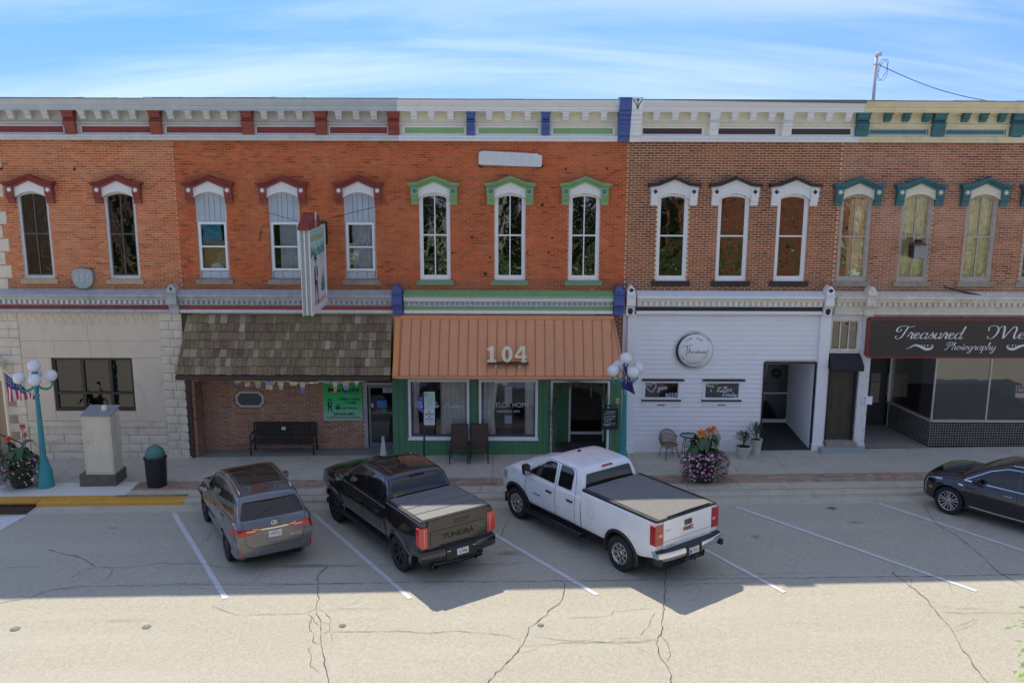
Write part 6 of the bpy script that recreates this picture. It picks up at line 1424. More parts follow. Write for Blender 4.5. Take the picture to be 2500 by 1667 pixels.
gm.sheet(-260, 260, -230, -3.9, ROADZ, n=4); road = gm.build('road', asph, kind='structure')
gm = MB(); gm.sheet(-260, 260, -3.95, 260, -.16, n=4); gm.build('ground', conc, kind='structure')
def gbox(mb, x0, x1, y0, y1, zt, h, mi=0):
    a, b = gz(x0)+zt, gz(x1)+zt
    return mb.add([(x0,y0,a-h),(x1,y0,b-h),(x1,y1,b-h),(x0,y1,a-h),(x0,y0,a),(x1,y0,b),(x1,y1,b),(x0,y1,a)], [(0,3,2,1),(4,5,6,7),(0,1,5,4),(1,2,6,5),(2,3,7,6),(3,0,4,7)], mi)
XL, XR = -19.0, 19.5
b = MB(); gbox(b, XL, XR, -3.62, 3.6, -.012, .12); side = b.build('sidewalk', jointm, kind='structure')
# slabs: concrete field, paver strip, curb slabs
x = XL; js = [G(2045,1153)[0]+1.5*k for k in range(-22, 8)]
js = [XL]+[j for j in js if XL < j < XR]+[XR]
for a, c in zip(js[:-1], js[1:]):
    newc = c < G(335,1165)[0]+.4
    q = MB(); gbox(q, a+.005, c-.005, -2.29, .02 if not (XB['b12']-1.2 < a < XB['b23']) else -.02, 0, .08); q.build('paving_slab', conc, side)
jn = [XL, -15.4, -13.6, G(310,1205)[0]]
for a, c in zip(jn[:-1], jn[1:]):
    q = MB(); gbox(q, a+.006, c-.006, -3.40, -2.30, .004, .08); q.build('paving_slab', concn, side)
xb_s = G(322,1165)[0]+.15
b = MB(); gbox(b, xb_s-.35, xb_s+.0, -3.4, -2.3, -.001, .08); b.build('paving_slab', conc2, side)
q = MB(); gbox(q, XB['b12']-.05, XB['b23'], -.02, 3.4, -.001, .06); q.build('recess_slab', paint('recess_concrete', (.27,.27,.25), .9, .15, 1.5), side)
for a in [xb_s+1.52*k for k in range(0, 21)]:
    c = min(a+1.52, XR)
    if c-a > .1: q = MB(); gbox(q, a+.006, c-.006, -3.56, -3.02, 0, .08); q.build('curb_slab', conc2, side)
pav = paint('paver', (.27,.135,.10), .9, .2, 9, dirt=(.30,.22,.15), dirt_amt=.6)
pm_ = brickmat('paver_brick', [(.40,.25,.19),(.48,.33,.25),(.30,.20,.155),(.54,.40,.31),(.20,.15,.12)], (.45,.34,.25), bl=.21, ch=.115, flat=True, samt=.6)
me = None; stf = MB(); cnt = 0; cells = []
for r_ in range(6):
    y0 = -3.0+r_*.115; k = 0
    while True:
        x0 = xb_s+k*.21+(.105 if r_ % 2 else 0); k += 1
        if x0+.2 > XR: break
        cells.append((abs(x0-2.5), x0, y0))
cells.sort()
for d_, x0, y0 in cells:
    if cnt < 300:
        if me is None:
            t = MB(); t.box(-.1, .1, 0, .105, -.05, 0); me = bpy.data.meshes.new('paver'); me.from_pydata(t.v, [], t.f); me.materials.append(pm_)
        o = bpy.data.objects.new('paver', me); C.objects.link(o); o.parent = side; o.location = Vector((x0+.1, y0, gz(x0+.1)+rnd(-.002,.003)))-WO[side.name]; cnt += 1
    else: gbox(stf, x0, x0+.2, y0, y0+.105, rnd(-.002,.003), .05)
stf.build('paver_strip', pm_, side, kind='stuff')
# curb: rounded concrete, yellow at the left
def curb(x0, x1, m_, name='curb'):
    q = MB(); prof = [(-3.60,.0),(-3.80,-.0),(-3.86,-.012),(-3.90,-.04),(-3.93,ROADZ-.05),(-3.60,ROADZ-.05)]
    n_ = len(prof); vs = [(x0, y, z+gz(x0)) for y, z in prof]+[(x1, y, z+gz(x1)) for y, z in prof]
    q.add(vs, [list(range(n_)), list(range(2*n_-1, n_-1, -1))]+[(i, n_+i, n_+(i+1) % n_, (i+1) % n_) for i in range(n_)])
    return q.build(name, m_, side)
XY = G(453,1215)[0]; xi = G(88,1225)[0]
def curby(x0, x1, m_):
    q = MB(); prof = [(-3.38,.0),(-3.80,-.0),(-3.86,-.012),(-3.90,-.04),(-3.93,ROADZ-.05),(-3.38,ROADZ-.05)]
    n_ = len(prof); vs = [(x0, y, z+gz(x0)) for y, z in prof]+[(x1, y, z+gz(x1)) for y, z in prof]
    q.add(vs, [list(range(n_)), list(range(2*n_-1, n_-1, -1))]+[(i, n_+i, n_+(i+1) % n_, (i+1) % n_) for i in range(n_)])
    return q.build('curb', m_, side)
for a, c in ((xi+.02, G(258,1215)[0]), (G(258,1215)[0]+.01, XY)): curby(a, c, yel)
q = MB(); gbox(q, XL, xi, -3.90, -3.38, 0, .05); q.build('curb', yel, side)
for k in range(14):
    a = XY+.01+k*2.1; c = min(a+2.09, XR)
    if c > a+.1: curb(a, c, conc2)
# gutter pan
for k in range(12):
    a = xi+.15+k*3.05; c = min(a+3.04, XR)
    if c > a+.1: q = MB(); gbox(q, a, c, -4.47, -3.92, ROADZ+.006, .03); q.build('gutter_pan', conc2, side)
# storm drain
dn = thing('storm_drain', ((XL+xi)/2, -4.1, gz(-16)+ROADZ), 'rusty slotted storm drain grate with toothed curb inlet under the yellow curb', 'drain')
rust = paint('rusty_iron', (.10,.055,.035), .8, .3, 8); e = MB(); gbox(e, xi-2.6, xi-.02, -3.89, -3.6, -.05, .02); gbox(e, xi-2.6, xi, -4.46, -3.93, ROADZ+.006, .02); e.build('pit', blackp, dn)
e = MB(); k = 0
while k*.085 < 2.5:
    x0 = xi-.1-k*.085; a_ = gz(x0)+ROADZ+.02
    e.add([(x0-.09,-4.44,a_-.02),(x0-.05,-4.44,a_-.02),(x0+.03,-3.94,a_-.02),(x0-.01,-3.94,a_-.02),(x0-.09,-4.44,a_),(x0-.05,-4.44,a_),(x0+.03,-3.94,a_),(x0-.01,-3.94,a_)], [(4,5,6,7),(0,1,5,4),(1,2,6,5),(2,3,7,6),(3,0,4,7)]); k += 1
gbox(e, xi-2.6, xi+.02, -4.48, -4.44, ROADZ+.022, .03); gbox(e, xi-2.6, xi+.02, -3.95, -3.91, ROADZ+.022, .03); gbox(e, xi-1.12, xi-1.05, -4.44, -3.95, ROADZ+.024, .03); e.build('grate', rust, dn)
e = MB(); k = 0
while k*.11 < 2.5:
    x0 = xi-.06-k*.11; e.prism([(x0-.05, gz(x0)-.05), (x0+.05, gz(x0)-.05), (x0+.02, gz(x0)-.09), (x0-.02, gz(x0)-.09)], 'y', -3.905, -3.88); k += 1
e.build('inlet_teeth', rust, dn)
# painted lines
def gquad(mb, pts, z):
    mb.add([(x, y, gz(x)+z) for x, y in pts], [list(range(len(pts)))])
def line(p, q, w=.115):
    a, c = Vector(sg(*p)), Vector(sg(*q)); d = (c-a).normalized(); nn = Vector((-d.y, d.x))*w/2
    m_ = MB(); n_ = 14; L_ = []; R_ = []
    for i in range(n_+1):
        t = a+(c-a)*i/n_; L_.append(t+nn*(1+rnd(-.06,.06))); R_.append(t-nn*(1+rnd(-.06,.06)))
    vs = [(v.x, v.y, gz(v.x)+ROADZ+.010) for v in L_+R_]
    m_.add(vs, [(n_+1+i, n_+2+i, i+1, i) for i in range(n_)])
    return m_.build('parking_line', whl, road)
line((424,1252),(551,1461),.13); line((765,1254),(1002,1461)); line((1128,1258),(1458,1452)); line((1560,1255),(1916,1446)); line((1796,1237),(2385,1443)); line((2146,1229),(2700,1410))
e = MB(); gquad(e, [sg(-60,1268), sg(68,1257), sg(0,1296), sg(-90,1330)], ROADZ+.011); e.build('crosswalk_paint', whl, road)
# cracks
crackm = paint('crack_dark', (.12,.11,.09), .95, .3)
CR = [([(-40,1482),(0,1472),(60,1462),(130,1440),(200,1431),(330,1430),(520,1428),(700,1427),(1000,1421),(1250,1419),(1500,1417),(1750,1413),(2000,1410),(2250,1407),(2540,1403)], .022),
 ([(400,1428),(520,1421),(700,1425),(860,1424)], .012), ([(430,1432),(560,1440),(640,1436),(700,1432)], .010), ([(300,1431),(430,1424),(520,1425)], .01),
 ([(800,1380),(778,1402),(775,1440),(780,1460),(771,1485),(777,1505),(783,1525),(784,1550),(787,1590),(795,1630),(806,1680)], .028),
 ([(771,1485),(795,1495),(808,1515),(806,1540),(790,1548)], .018), ([(764,1500),(755,1530),(765,1545),(763,1565),(780,1573)], .016), ([(762,1573),(753,1585),(760,1600),(757,1625),(778,1642)], .014), ([(780,1512),(795,1522),(806,1525)], .012), ([(805,1545),(811,1560),(806,1568)], .011), ([(748,1497),(765,1510),(777,1530)], .012),
 ([(515,1478),(545,1490),(575,1500),(600,1500),(700,1500),(745,1497),(771,1486)], .016), ([(806,1544),(900,1542),(1000,1541),(1050,1546),(1120,1540),(1230,1550),(1270,1561)], .018), ([(798,1489),(850,1486),(960,1488)], .013),
 ([(1378,1422),(1375,1450),(1370,1467),(1340,1490),(1337,1500),(1310,1520),(1290,1532),(1287,1550),(1275,1575),(1265,1590),(1230,1625),(1195,1660),(1185,1680)], .024),
 ([(1272,1578),(1400,1568),(1500,1570),(1600,1568)], .013), ([(1300,1552),(1380,1563),(1450,1566),(1520,1566),(1603,1563)], .018), ([(1262,1592),(1290,1590),(1330,1575)], .011), ([(1385,1508),(1450,1507),(1490,1503),(1497,1492),(1600,1485)], .012),
 ([(1628,1375),(1626,1410),(1623,1450),(1618,1500),(1615,1540),(1605,1563),(1607,1590),(1620,1615),(1635,1640),(1643,1680)], .026), ([(1612,1550),(1630,1570),(1637,1600),(1630,1618)], .014), ([(1600,1495),(1585,1525),(1562,1553)], .012), ([(1602,1560),(1540,1556),(1490,1560)], .012), ([(1500,1570),(1560,1583),(1602,1606)], .01), ([(1628,1395),(1700,1405),(1800,1402),(1900,1400),(2020,1399)], .011), ([(1626,1430),(1700,1425),(1800,1424),(1850,1415)], .012), ([(1560,1418),(1590,1402),(1628,1399)], .01),
 ([(2178,1392),(2190,1408),(2215,1425),(2240,1445),(2265,1465),(2290,1500),(2320,1530),(2345,1580),(2370,1610),(2390,1640),(2415,1670)], .022), ([(2222,1430),(2225,1412)], .01), ([(2298,1494),(2350,1498),(2400,1495),(2470,1497),(2540,1492)], .016), ([(2322,1535),(2345,1525),(2380,1510)], .01), ([(2330,1545),(2370,1527),(2390,1508)], .01), ([(2280,1478),(2330,1485),(2420,1487)], .010),
 ([(2255,1232),(2280,1272),(2295,1285),(2340,1310),(2400,1360),(2440,1398),(2500,1432)], .022), ([(2448,1402),(2520,1402)], .016),
 ([(110,1341),(150,1350),(200,1362),(238,1386)], .022), ([(240,1384),(310,1386),(380,1375),(480,1376),(550,1386),(620,1382),(700,1384),(760,1380),(830,1382),(920,1381),(1100,1380),(1250,1377),(1300,1371)], .018), ([(232,1383),(200,1395),(158,1420)], .014), ([(277,1388),(262,1412),(242,1424)], .014), ([(0,1388),(60,1383),(110,1385)], .013), ([(168,1362),(180,1355),(230,1352)], .01),
 ([(520,1295),(505,1318),(485,1336)], .016), ([(655,1390),(630,1410),(616,1425)], .014), ([(1240,1268),(1228,1297),(1219,1311)], .016), ([(0,1466),(50,1457)], .01), ([(2305,1400),(2330,1455)], .008)]
rr = random.Random(5)
for pts, w_ in CR:
    q = [Vector(sg(*p)) for p in pts]; out = []
    for a, c in zip(q[:-1], q[1:]):
        k = max(2, int((c-a).length/.13)); d = (c-a); nn = Vector((-d.y, d.x)).normalized()
        for i in range(k): out.append(a+d*(i/k)+nn*rr.uniform(-.028, .028)*(0 if i == 0 else 1))
    out.append(q[-1]); e = MB(); L_ = []; R_ = []; m_ = len(out)
    for i, p in enumerate(out):
        d = (out[min(i+1, m_-1)]-out[max(i-1, 0)]).normalized(); nn = Vector((-d.y, d.x))
        ww = w_*.36*rr.uniform(.3, 1.3)*(1 if 0 < i < m_-1 else .25); L_.append(p+nn*ww); R_.append(p-nn*ww)
    vs = [(v.x, v.y, gz(v.x)+ROADZ+.015) for v in L_+R_]; e.add(vs, [(m_+i, m_+i+1, i+1, i) for i in range(m_-1)]); e.build('crack', crackm, road)
for px, py, r_ in ((37,1535,.10),(358,1530,.09),(836,1527,.075),(1320,1526,.07)):
    x, y = sg(px, py); e = MB(); e.lathe([(0,.012),(r_*.8,.012),(r_*.85,.006),(r_,.014),(r_*1.1,.0)], (x, y, gz(x)+ROADZ), 18); e.build('valve_cover', paint('valve_iron', (.20,.19,.17), .8, .2), road)
# leaf litter on the pavement edge
lt_ = MB()
for i in range(90):
    x, y = rnd(-15.5, -14.2), rnd(-3.3, -2.4)
    if rr.random() < .35: x, y = rnd(-16, 16), rnd(-4.4, -3.95)
    a = rnd(0, 6); r_ = rnd(.008, .022); z = gz(x)+(.006 if y > -3.9 else ROADZ+.012)
    lt_.add([(x+r_*math.cos(a+t), y+r_*math.sin(a+t)*.6, z) for t in (0, 2, 4)], [(0,1,2)])
tag(lt_.build('leaf_litter', paint('dry_leaf', (.16,.10,.05), .9, .3)), 'scattered dry leaf bits on the pavement and gutter', 'leaf litter', kind='stuff')
# ================================================================== street furniture and planting
lampm = paint('turquoise_iron', (.045,.30,.34), .4, .12, 4, dirt=(.03,.18,.20), dirt_amt=.4)
globem, gn, gb_ = new_mat('opal_globe'); gb_.inputs['Base Color'].default_value = (.80,.80,.83,1); gb_.inputs['Roughness'].default_value = .12; gb_.inputs['Subsurface Weight'].default_value = .0
ironm = paint('black_iron', (.03,.032,.032), .45, .2, 6)
LB = G(113,1187)
def make_lamp(x, y, label):
    g = gz(x); r = thing('street_lamp', (x, y, g), label, 'street lamp', 'turquoise five-globe street lamps')
    b = MB(); b.lathe([(0,0),(.245,0),(.25,.05),(.235,.12),(.225,.45),(.21,.50),(.215,.53),(.15,.72),(.115,.86),(.125,.89),(.10,.92)], (x,y,g), 20); b.build('base', lampm, r)
    b = MB(); b.lathe([(.09,.92),(.082,1.1),(.050,2.75),(.065,2.78),(.085,2.82),(.06,2.86),(.075,3.05),(.11,3.12),(.06,3.2),(.05,3.5)], (x,y,g), 16)
    for k in range(10):
        a = 2*PI*k/10; b.tube([(x+.083*math.cos(a), y+.083*math.sin(a), g+1.05), (x+.052*math.cos(a), y+.052*math.sin(a), g+2.72)], .010, 4, smooth=False)
    b.build('pole', lampm, r)
    for k in range(4):
        a = PI/4+PI/2*k-.35; c, s = math.cos(a), math.sin(a); q = lambda u, z: (x+c*u, y+s*u, g+z)
        b = MB(); b.tube(crom([q(.05,3.12), q(.16,3.02), q(.32,3.0), q(.42,3.1), q(.42,3.22)], 5), [.035]*10+[.028]*11, 7); b.lathe([(.02,0),(.05,.02),(.075,.06),(.08,.1)], q(.42,3.18), 12); b.build('arm', lampm, r)
        b = MB(); b.sphere((x+c*.42, y+s*.42, g+3.39), .178, 20); b.build('globe', globem, r)
    b = MB(); b.sphere((x, y, g+3.72), .182, 20); b.build('globe', globem, r)
    b = MB(); b.lathe([(.05,3.45),(.09,3.5),(.09,3.56)], (x,y,g), 12); b.build('top_cup', lampm, r)
    return r
make_lamp(LB[0], LB[1], 'turquoise five-globe street lamp with a striped flag beside the left planter')
LX2 = G(1524,1184)[0]
make_lamp(LX2, -2.62, 'turquoise five-globe street lamp with a dark blue flag behind the white pickup')
# flags
def flag_cloth(name, label, top, fly, lowr, nu=14, nv=12, colf=None, mats=None, sag=.05):
    root = thing(name, top, label, 'flag')
    return root
A = Vector((P(12,905,-2.7)[0], -2.75, P(12,905,-2.7)[1])); B_ = Vector((LB[0]-.02, LB[1]-.05, P(85,968,-2.7)[1]))
fr_ = thing('flag', tuple(B_), 'small red and white striped flag with blue star field on the left lamp', 'flag')
b = MB(); b.tube([tuple(B_), tuple(A+(A-B_)*.03)], .014, 6); b.sphere(tuple(A+(A-B_)*.03), .025, 8); b.build('flagstaff', whitec, fr_)
# cloth hangs from the slanting staff: u along the staff from the tip, v downwards
C1 = Vector((P(22,978,-2.7)[0], -2.78, P(22,978,-2.7)[1])); C2 = Vector((P(88,972,-2.7)[0], -2.72, P(88,972,-2.7)[1]))
us_r = paint('flag_red', (.46,.05,.07), .8, .05); us_w = paint('flag_white', (.72,.70,.70), .8, .03); us_b = paint('flag_blue', (.06,.07,.20), .8, .05)
b = MB(); nu, nv = 26, 12; g_ = []
def fp_(u, v):
    t = A+(B_-A)*u; l = C1+(C2-C1)*u; l = l+Vector((0, 0, .0))
    p = t+(l-t)*v; p.y += .045*math.sin(u*17+v*2)*(.3+v); p.z += .02*math.sin(u*17+1)*v
    return p
for i in range(nu+1):
    for j in range(nv+1): b.v.append(tuple(fp_(i/nu, j/nv)))
for i in range(nu):
    for j in range(nv):
        a = i*(nv+1)+j; u = (i+.5)/nu
        b.f.append([a, a+1, a+nv+2, a+nv+1]); b.sm.append(True)
        b.m.append(2 if j < nv*.42 and i < nu*.62 else (0 if int(u*13) % 2 == 0 else 1))
b.build('cloth', [us_r, us_w, us_b], fr_)
b = MB()
for i in range(7):
    for j in range(4):
        c = fp_(.04+i*.085, .05+j*.095); b.add([(c.x+.014*math.cos(2*PI*k/5+.3), c.y-.012, c.z+.014*math.sin(2*PI*k/5+.3)) for k in range(5)], [(0,1,2,3,4)])
b.build('stars', us_w, fr_)
fl2 = thing('flag', (LX2, -2.85, P(1530,960,-2.8)[1]), 'dark blue flag with yellow-white torch and stars hanging on the middle lamp', 'flag')
T = P(1524,887,-2.95); b = MB(); b.tube([(LX2, -2.68, P(1530,962,-2.7)[1]), (T[0]+.03, -2.98, T[1]-.02)], .014, 6); b.build('flagstaff', whitec, fl2)
navy = paint('flag_navy', (.022,.03,.16), .75, .15); b = MB(); nu, nv = 12, 16
Lp = crom([P(1523,884,-2.95), P(1521,905,-2.95), P(1518,925,-2.9), P(1517,945,-2.9)], 5); Rp = crom([P(1526,886,-2.95), P(1531,905,-2.9), P(1541,930,-2.85), P(1549,960,-2.85)], 5)
def f2(u, v):
    i = min(int(v*15), 14); t = v*15-i; l = Vector((Lp[i][0]+(Lp[i+1][0]-Lp[i][0])*t, 0, Lp[i][1]+(Lp[i+1][1]-Lp[i][1])*t)); r = Vector((Rp[i][0]+(Rp[i+1][0]-Rp[i][0])*t, 0, Rp[i][1]+(Rp[i+1][1]-Rp[i][1])*t))
    p = l+(r-l)*u; p.y = -2.98+.05*math.sin(u*9+v*3)*v; return p
for i in range(nu+1):
    for j in range(nv+1): b.v.append(tuple(f2(i/nu, j/nv)))
for i in range(nu):
    for j in range(nv): a = i*(nv+1)+j; b.f.append([a, a+1, a+nv+2, a+nv+1]); b.m.append(0); b.sm.append(True)
b.build('cloth', navy, fl2)
yw = paint('flag_pale_gold', (.62,.58,.50), .8, .05); b = MB(); c = f2(.5, .50)+Vector((0,-.07,0))
for k in range(9):
    a = PI*.15+k*PI*1.7/8-.5; d = Vector((math.cos(a), 0, math.sin(a))); p = c+d*.05; q = c+d*.16; n_ = Vector((-d.z, 0, d.x))*.006
    b.add([p-n_, p+n_, q+n_, q-n_], [(0,1,2,3)]); s_ = c+d*.19; b.add([(s_.x+.016*math.cos(2*PI*t/5), s_.y, s_.z+.016*math.sin(2*PI*t/5)) for t in range(5)], [(0,1,2,3,4)])
b.add([(c.x-.012,c.y,c.z-.14),(c.x+.012,c.y,c.z-.14),(c.x+.02,c.y,c.z+.02),(c.x-.02,c.y,c.z+.02)], [(0,1,2,3)]); b.build('torch', yw, fl2)
# utility cabinet
cx0, cx1 = G(204,1185)[0], G(270,1185)[0]; cg = gz(-12.4)
uc = thing('utility_cabinet', ((cx0+cx1)/2, -2.4, cg), 'tall beige utility cabinet with sloping grey top on a mossy concrete base', 'utility cabinet')
cabm = paint('cabinet_beige', (.70,.65,.50), .45, .05, 1.5, dirt=(.32,.27,.18), dirt_amt=.4); bas = paint('mossy_base', (.13,.12,.095), .9, .25, 5, dirt=(.24,.23,.20), dirt_amt=.5, bmp=.4)
bx0, bx1 = G(197,1187)[0], G(284,1187)[0]; y0 = -2.66
e = MB(); e.box(bx0, bx1, y0, y0+.80, cg-.1, cg+.36); e.build('base', bas, uc)
zt_ = PZ(1016,-2.6,230); kx0, kx1 = PX(202,1060,-2.6)-.0, PX(272,1060,-2.6)
e = MB(); e.prism([(y0+.05,cg+.36),(y0+.05,zt_),(y0+.70,zt_+.13),(y0+.70,cg+.36)], 'x', kx0, kx1); e.build('body', cabm, uc)
e = MB(); e.prism([(y0+.02,zt_),(y0+.02,zt_+.03),(y0+.74,zt_+.17),(y0+.74,zt_+.12)], 'x', kx0-.02, kx1+.03); e.build('lid', paint('lid_grey', (.28,.29,.32), .5, .08), uc)
e = MB()
for q_ in ((kx0+.04, kx1-.04, zt_-.10, zt_-.07), (kx0+.04, kx1-.04, cg+.42, cg+.44), (kx0+.04, kx0+.06, cg+.44, zt_-.1), (kx1-.06, kx1-.04, cg+.44, zt_-.1)): e.box(q_[0], q_[1], y0+.035, y0+.05, q_[2], q_[3])
for k in range(3): e.box(kx0+.03, kx0+.05, y0+.03, y0+.05, cg+.7+k*.55, cg+.8+k*.55)
e.box(kx0+.12, kx0+.14, y0+.03, y0+.05, cg+1.3, cg+1.45); e.build('door_trim', cabm, uc)
e = MB(); e.lathe([(.06,0),(.09,.03),(.09,.12),(.05,.18),(0,.2)], (PX(259,1000,-2.2), y0+.35, zt_+.08), 12); e.build('cap', cream2, uc)
# litter bin
bxc = G(380,1190)[0]-.02; byc = -2.62; g_ = gz(bxc)
bn = thing('litter_bin', (bxc, byc, g_), 'black slatted litter bin with green domed lid on the left pavement', 'litter bin')
e = MB(); e.lathe([(0,.02),(.27,.02),(.285,.45),(.285,.84),(.0,.84)], (bxc,byc,g_), 24); e.build('liner', blackp, bn)
for k in range(26):
    a = 2*PI*k/26; c, s = math.cos(a), math.sin(a); e = MB()
    for (r0, z0), (r1, z1) in (((.285,.02),(.31,.45)),((.31,.45),(.315,.82)),((.315,.82),(.345,.90))):
        t = Vector((-s, c, 0))*.023; e.add([Vector((bxc+c*r0,byc+s*r0,g_+z0))-t, Vector((bxc+c*r0,byc+s*r0,g_+z0))+t, Vector((bxc+c*r1,byc+s*r1,g_+z1))+t, Vector((bxc+c*r1,byc+s*r1,g_+z1))-t], [(0,1,2,3)])
        e.add([Vector((bxc+c*(r0-.012),byc+s*(r0-.012),g_+z0))-t, Vector((bxc+c*(r0-.012),byc+s*(r0-.012),g_+z0))+t, Vector((bxc+c*(r1-.012),byc+s*(r1-.012),g_+z1))+t, Vector((bxc+c*(r1-.012),byc+s*(r1-.012),g_+z1))-t], [(3,2,1,0)])
    e.build('slat', ironm, bn)
e = MB(); e.lathe([(.30,.84),(.30,.90),(.285,.92),(.285,.95)], (bxc,byc,g_), 28); e.build('rim', ironm, bn)
e = MB(); e.lathe([(.285,.94),(.29,.98),(.27,1.07),(.22,1.16),(.14,1.23),(.05,1.265),(0,1.27)], (bxc,byc,g_), 28); e.build('domed_lid', paint('verdigris_green', (.06,.20,.17), .35, .15, 4), bn)
# bench
bx0, bx1 = PX(609,1100,-.1), PX(768,1100,-.1); bg_ = gz(-8); bf = G(612,1117)[1]+.02; bb = bf+.52
bf = .12; bb = .66
bx0, bx1 = PX(613,1100,bf), PX(766,1100,bf)
bc = thing('park_bench', ((bx0+bx1)/2, (bf+bb)/2, bg_), 'black metal slatted park bench with a small white plate on its back', 'bench')
e = MB(); sx0, sx1 = bx0+.06, bx1-.06; nS = 46; 
for k in range(nS):
    x = sx0+(sx1-sx0)*k/(nS-1); e = MB(); e.tube([(x, bb-.09, bg_+.47), (x, bb-.03, bg_+.62), (x, bb+.03, bg_+.95)], .0155, 5, smooth=False); e.build('back_slat', ironm, bc)
for z, y in ((.92, bb+.04), (.52, bb-.07)):
    e = MB(); e.box(sx0-.02, sx1+.02, y-.015, y+.015, bg_+z, bg_+z+.05); e.build('back_rail', ironm, bc)
for k in range(nS):
    x = sx0+(sx1-sx0)*k/(nS-1); e = MB(); e.tube([(x, bf+.02, bg_+.42), (x, bf+.06, bg_+.455), (x, bb-.10, bg_+.44)], .015, 4, smooth=False); e.build('seat_slat', ironm, bc)
e = MB(); e.box(sx0-.02, sx1+.02, bf, bf+.03, bg_+.35, bg_+.42); e.build('seat_rail', ironm, bc)
for x in (bx0, bx1):
    for (y, zt_, nm) in ((bf, .66, 'front'), (bb+.02, .98, 'rear')):
        e = MB(); e.tube([(x, y, bg_), (x, y if nm == 'front' else y-.08, bg_+.45), (x, y, bg_+zt_)], .024, 7); e.sphere((x, y, bg_+.03), .04, 8, 0, 1, 1, .7); e.build('leg', ironm, bc)
    e = MB(); e.tube(crom([(x, bf-.02, bg_+.66), (x, bf+.15, bg_+.68), (x, bb-.1, bg_+.68), (x, bb+.02, bg_+.72)], 4), .026, 7); e.build('armrest', ironm, bc)
    e = MB(); e.tube([(x, bf, bg_+.42), (x, bb, bg_+.42)], .02, 6); e.build('side_rail', ironm, bc)
pw = PX(694,1052,bb); e = MB(); e.box(pw-.07, pw+.07, bb-.07, bb-.06, bg_+.72, bg_+.82); e.build('plate', whitec, bc)
e = MB()
for k in range(4): e.box(pw-.055, pw+.05, bb-.072, bb-.07, bg_+.735+k*.02, bg_+.742+k*.02)
e.build('plate_lettering', paint('print_grey', (.4,.4,.45), .6), bc)
# bunting under the shingle awning: every pennant hangs by itself
yb = -.99
bt = thing('bunting_string', (-8, yb, 2.7), 'sagging cream cord with bunting below the shingled awning', 'bunting')
cord = crom([P(460,919,yb), P(470,925,yb), P(480,929,yb), P(488,925,yb), P(520,925,yb), P(565,928,yb), P(620,930,yb), P(700,931,yb), P(740,936,yb), P(780,932,yb), P(810,936,yb), P(850,933,yb), P(885,931,yb), P(908,926,yb), P(914,923,yb)], 5)
e = MB(); e.tube([(x, yb, z) for x, z in cord], .010, 5); e.build('cord', cream2, bt)
c2_ = crom([P(428,919,yb), P(445,922,yb), P(540,922,yb), P(590,925,yb), P(650,931,yb), P(700,930,yb), P(745,924,yb), P(790,931,yb), P(850,930,yb), P(885,926,yb)], 5); e = MB(); e.tube([(x, yb+.01, z) for x, z in c2_], .007, 5); e.build('cord', whitec, bt)
pcol = [((.18,.22,.50),(.40,.45,.12)), ((.35,.42,.45),(.50,.28,.15)), ((.42,.30,.36),(.35,.42,.12)), ((.55,.50,.18),(.22,.30,.45)), ((.35,.40,.42),(.60,.52,.35)), ((.50,.50,.20),(.62,.58,.35)), ((.16,.20,.48),(.60,.45,.30)), ((.65,.60,.35),(.65,.60,.35)), ((.60,.30,.14),(.5,.5,.5)), ((.22,.25,.50),(.62,.40,.20)), ((.30,.40,.60),(.62,.60,.62)), ((.60,.52,.30),(.5,.3,.2))]
PN = [(571,589,928,938,'v'), (596,612,929,944,'v'), (622,638,930,947,'v'), (648,665,930,951,'r'), (678,693,932,951,'v'), (706,727,932,941,'f'), (731,746,932,958,'v'), (755,778,932,936,'f'), (812,824,931,956,'v'), (836,853,930,952,'v'), (864,877,929,944,'t'), (665,671,930,938,'f')]
for i, (x0, x1, z0, z1, sh) in enumerate(PN):
    a, za = P(x0, z0, yb); c, _ = P(x1, z0, yb); _, zb_ = P(x0, z1, yb); w_ = c-a
    cols = ['blue and lime', 'grey and orange', 'pink and green', 'yellow square', 'pale grey', 'short yellow', 'long blue', 'furled cream', 'orange', 'blue and peach', 'small sky blue', 'tiny ochre']
    pn_ = thing('pennant', ((a+c)/2, yb, za), '%s pennant on the cord under the shingled awning' % cols[i], 'pennant', 'pennants strung below the shingled awning')
    ins = {'v': .22, 'r': .03, 'f': .12, 't': .45}[sh]*w_; nv = 5
    for k in range(2):
        e = MB(); v0, v1 = (0, .5) if k else (.5, 1)
        for q_ in range(nv):
            u, v = v0+(v1-v0)*q_/nv, v0+(v1-v0)*(q_+1)/nv; 
            for s_ in range(4):
                p0, p1 = s_/4, (s_+1)/4; f_ = lambda p, t: (a+ins*t+(w_-2*ins*t)*p, yb-.012+.02*math.sin(p*5+i+t*3)*t, za+(zb_-za)*t)
                e.add([f_(p0,v), f_(p1,v), f_(p1,u), f_(p0,u)], [(0,1,2,3)], 0, True)
        e.build('cloth', paint('pennant_%d_%d' % (i, k), pcol[i][k], .8, .25, 14), pn_)
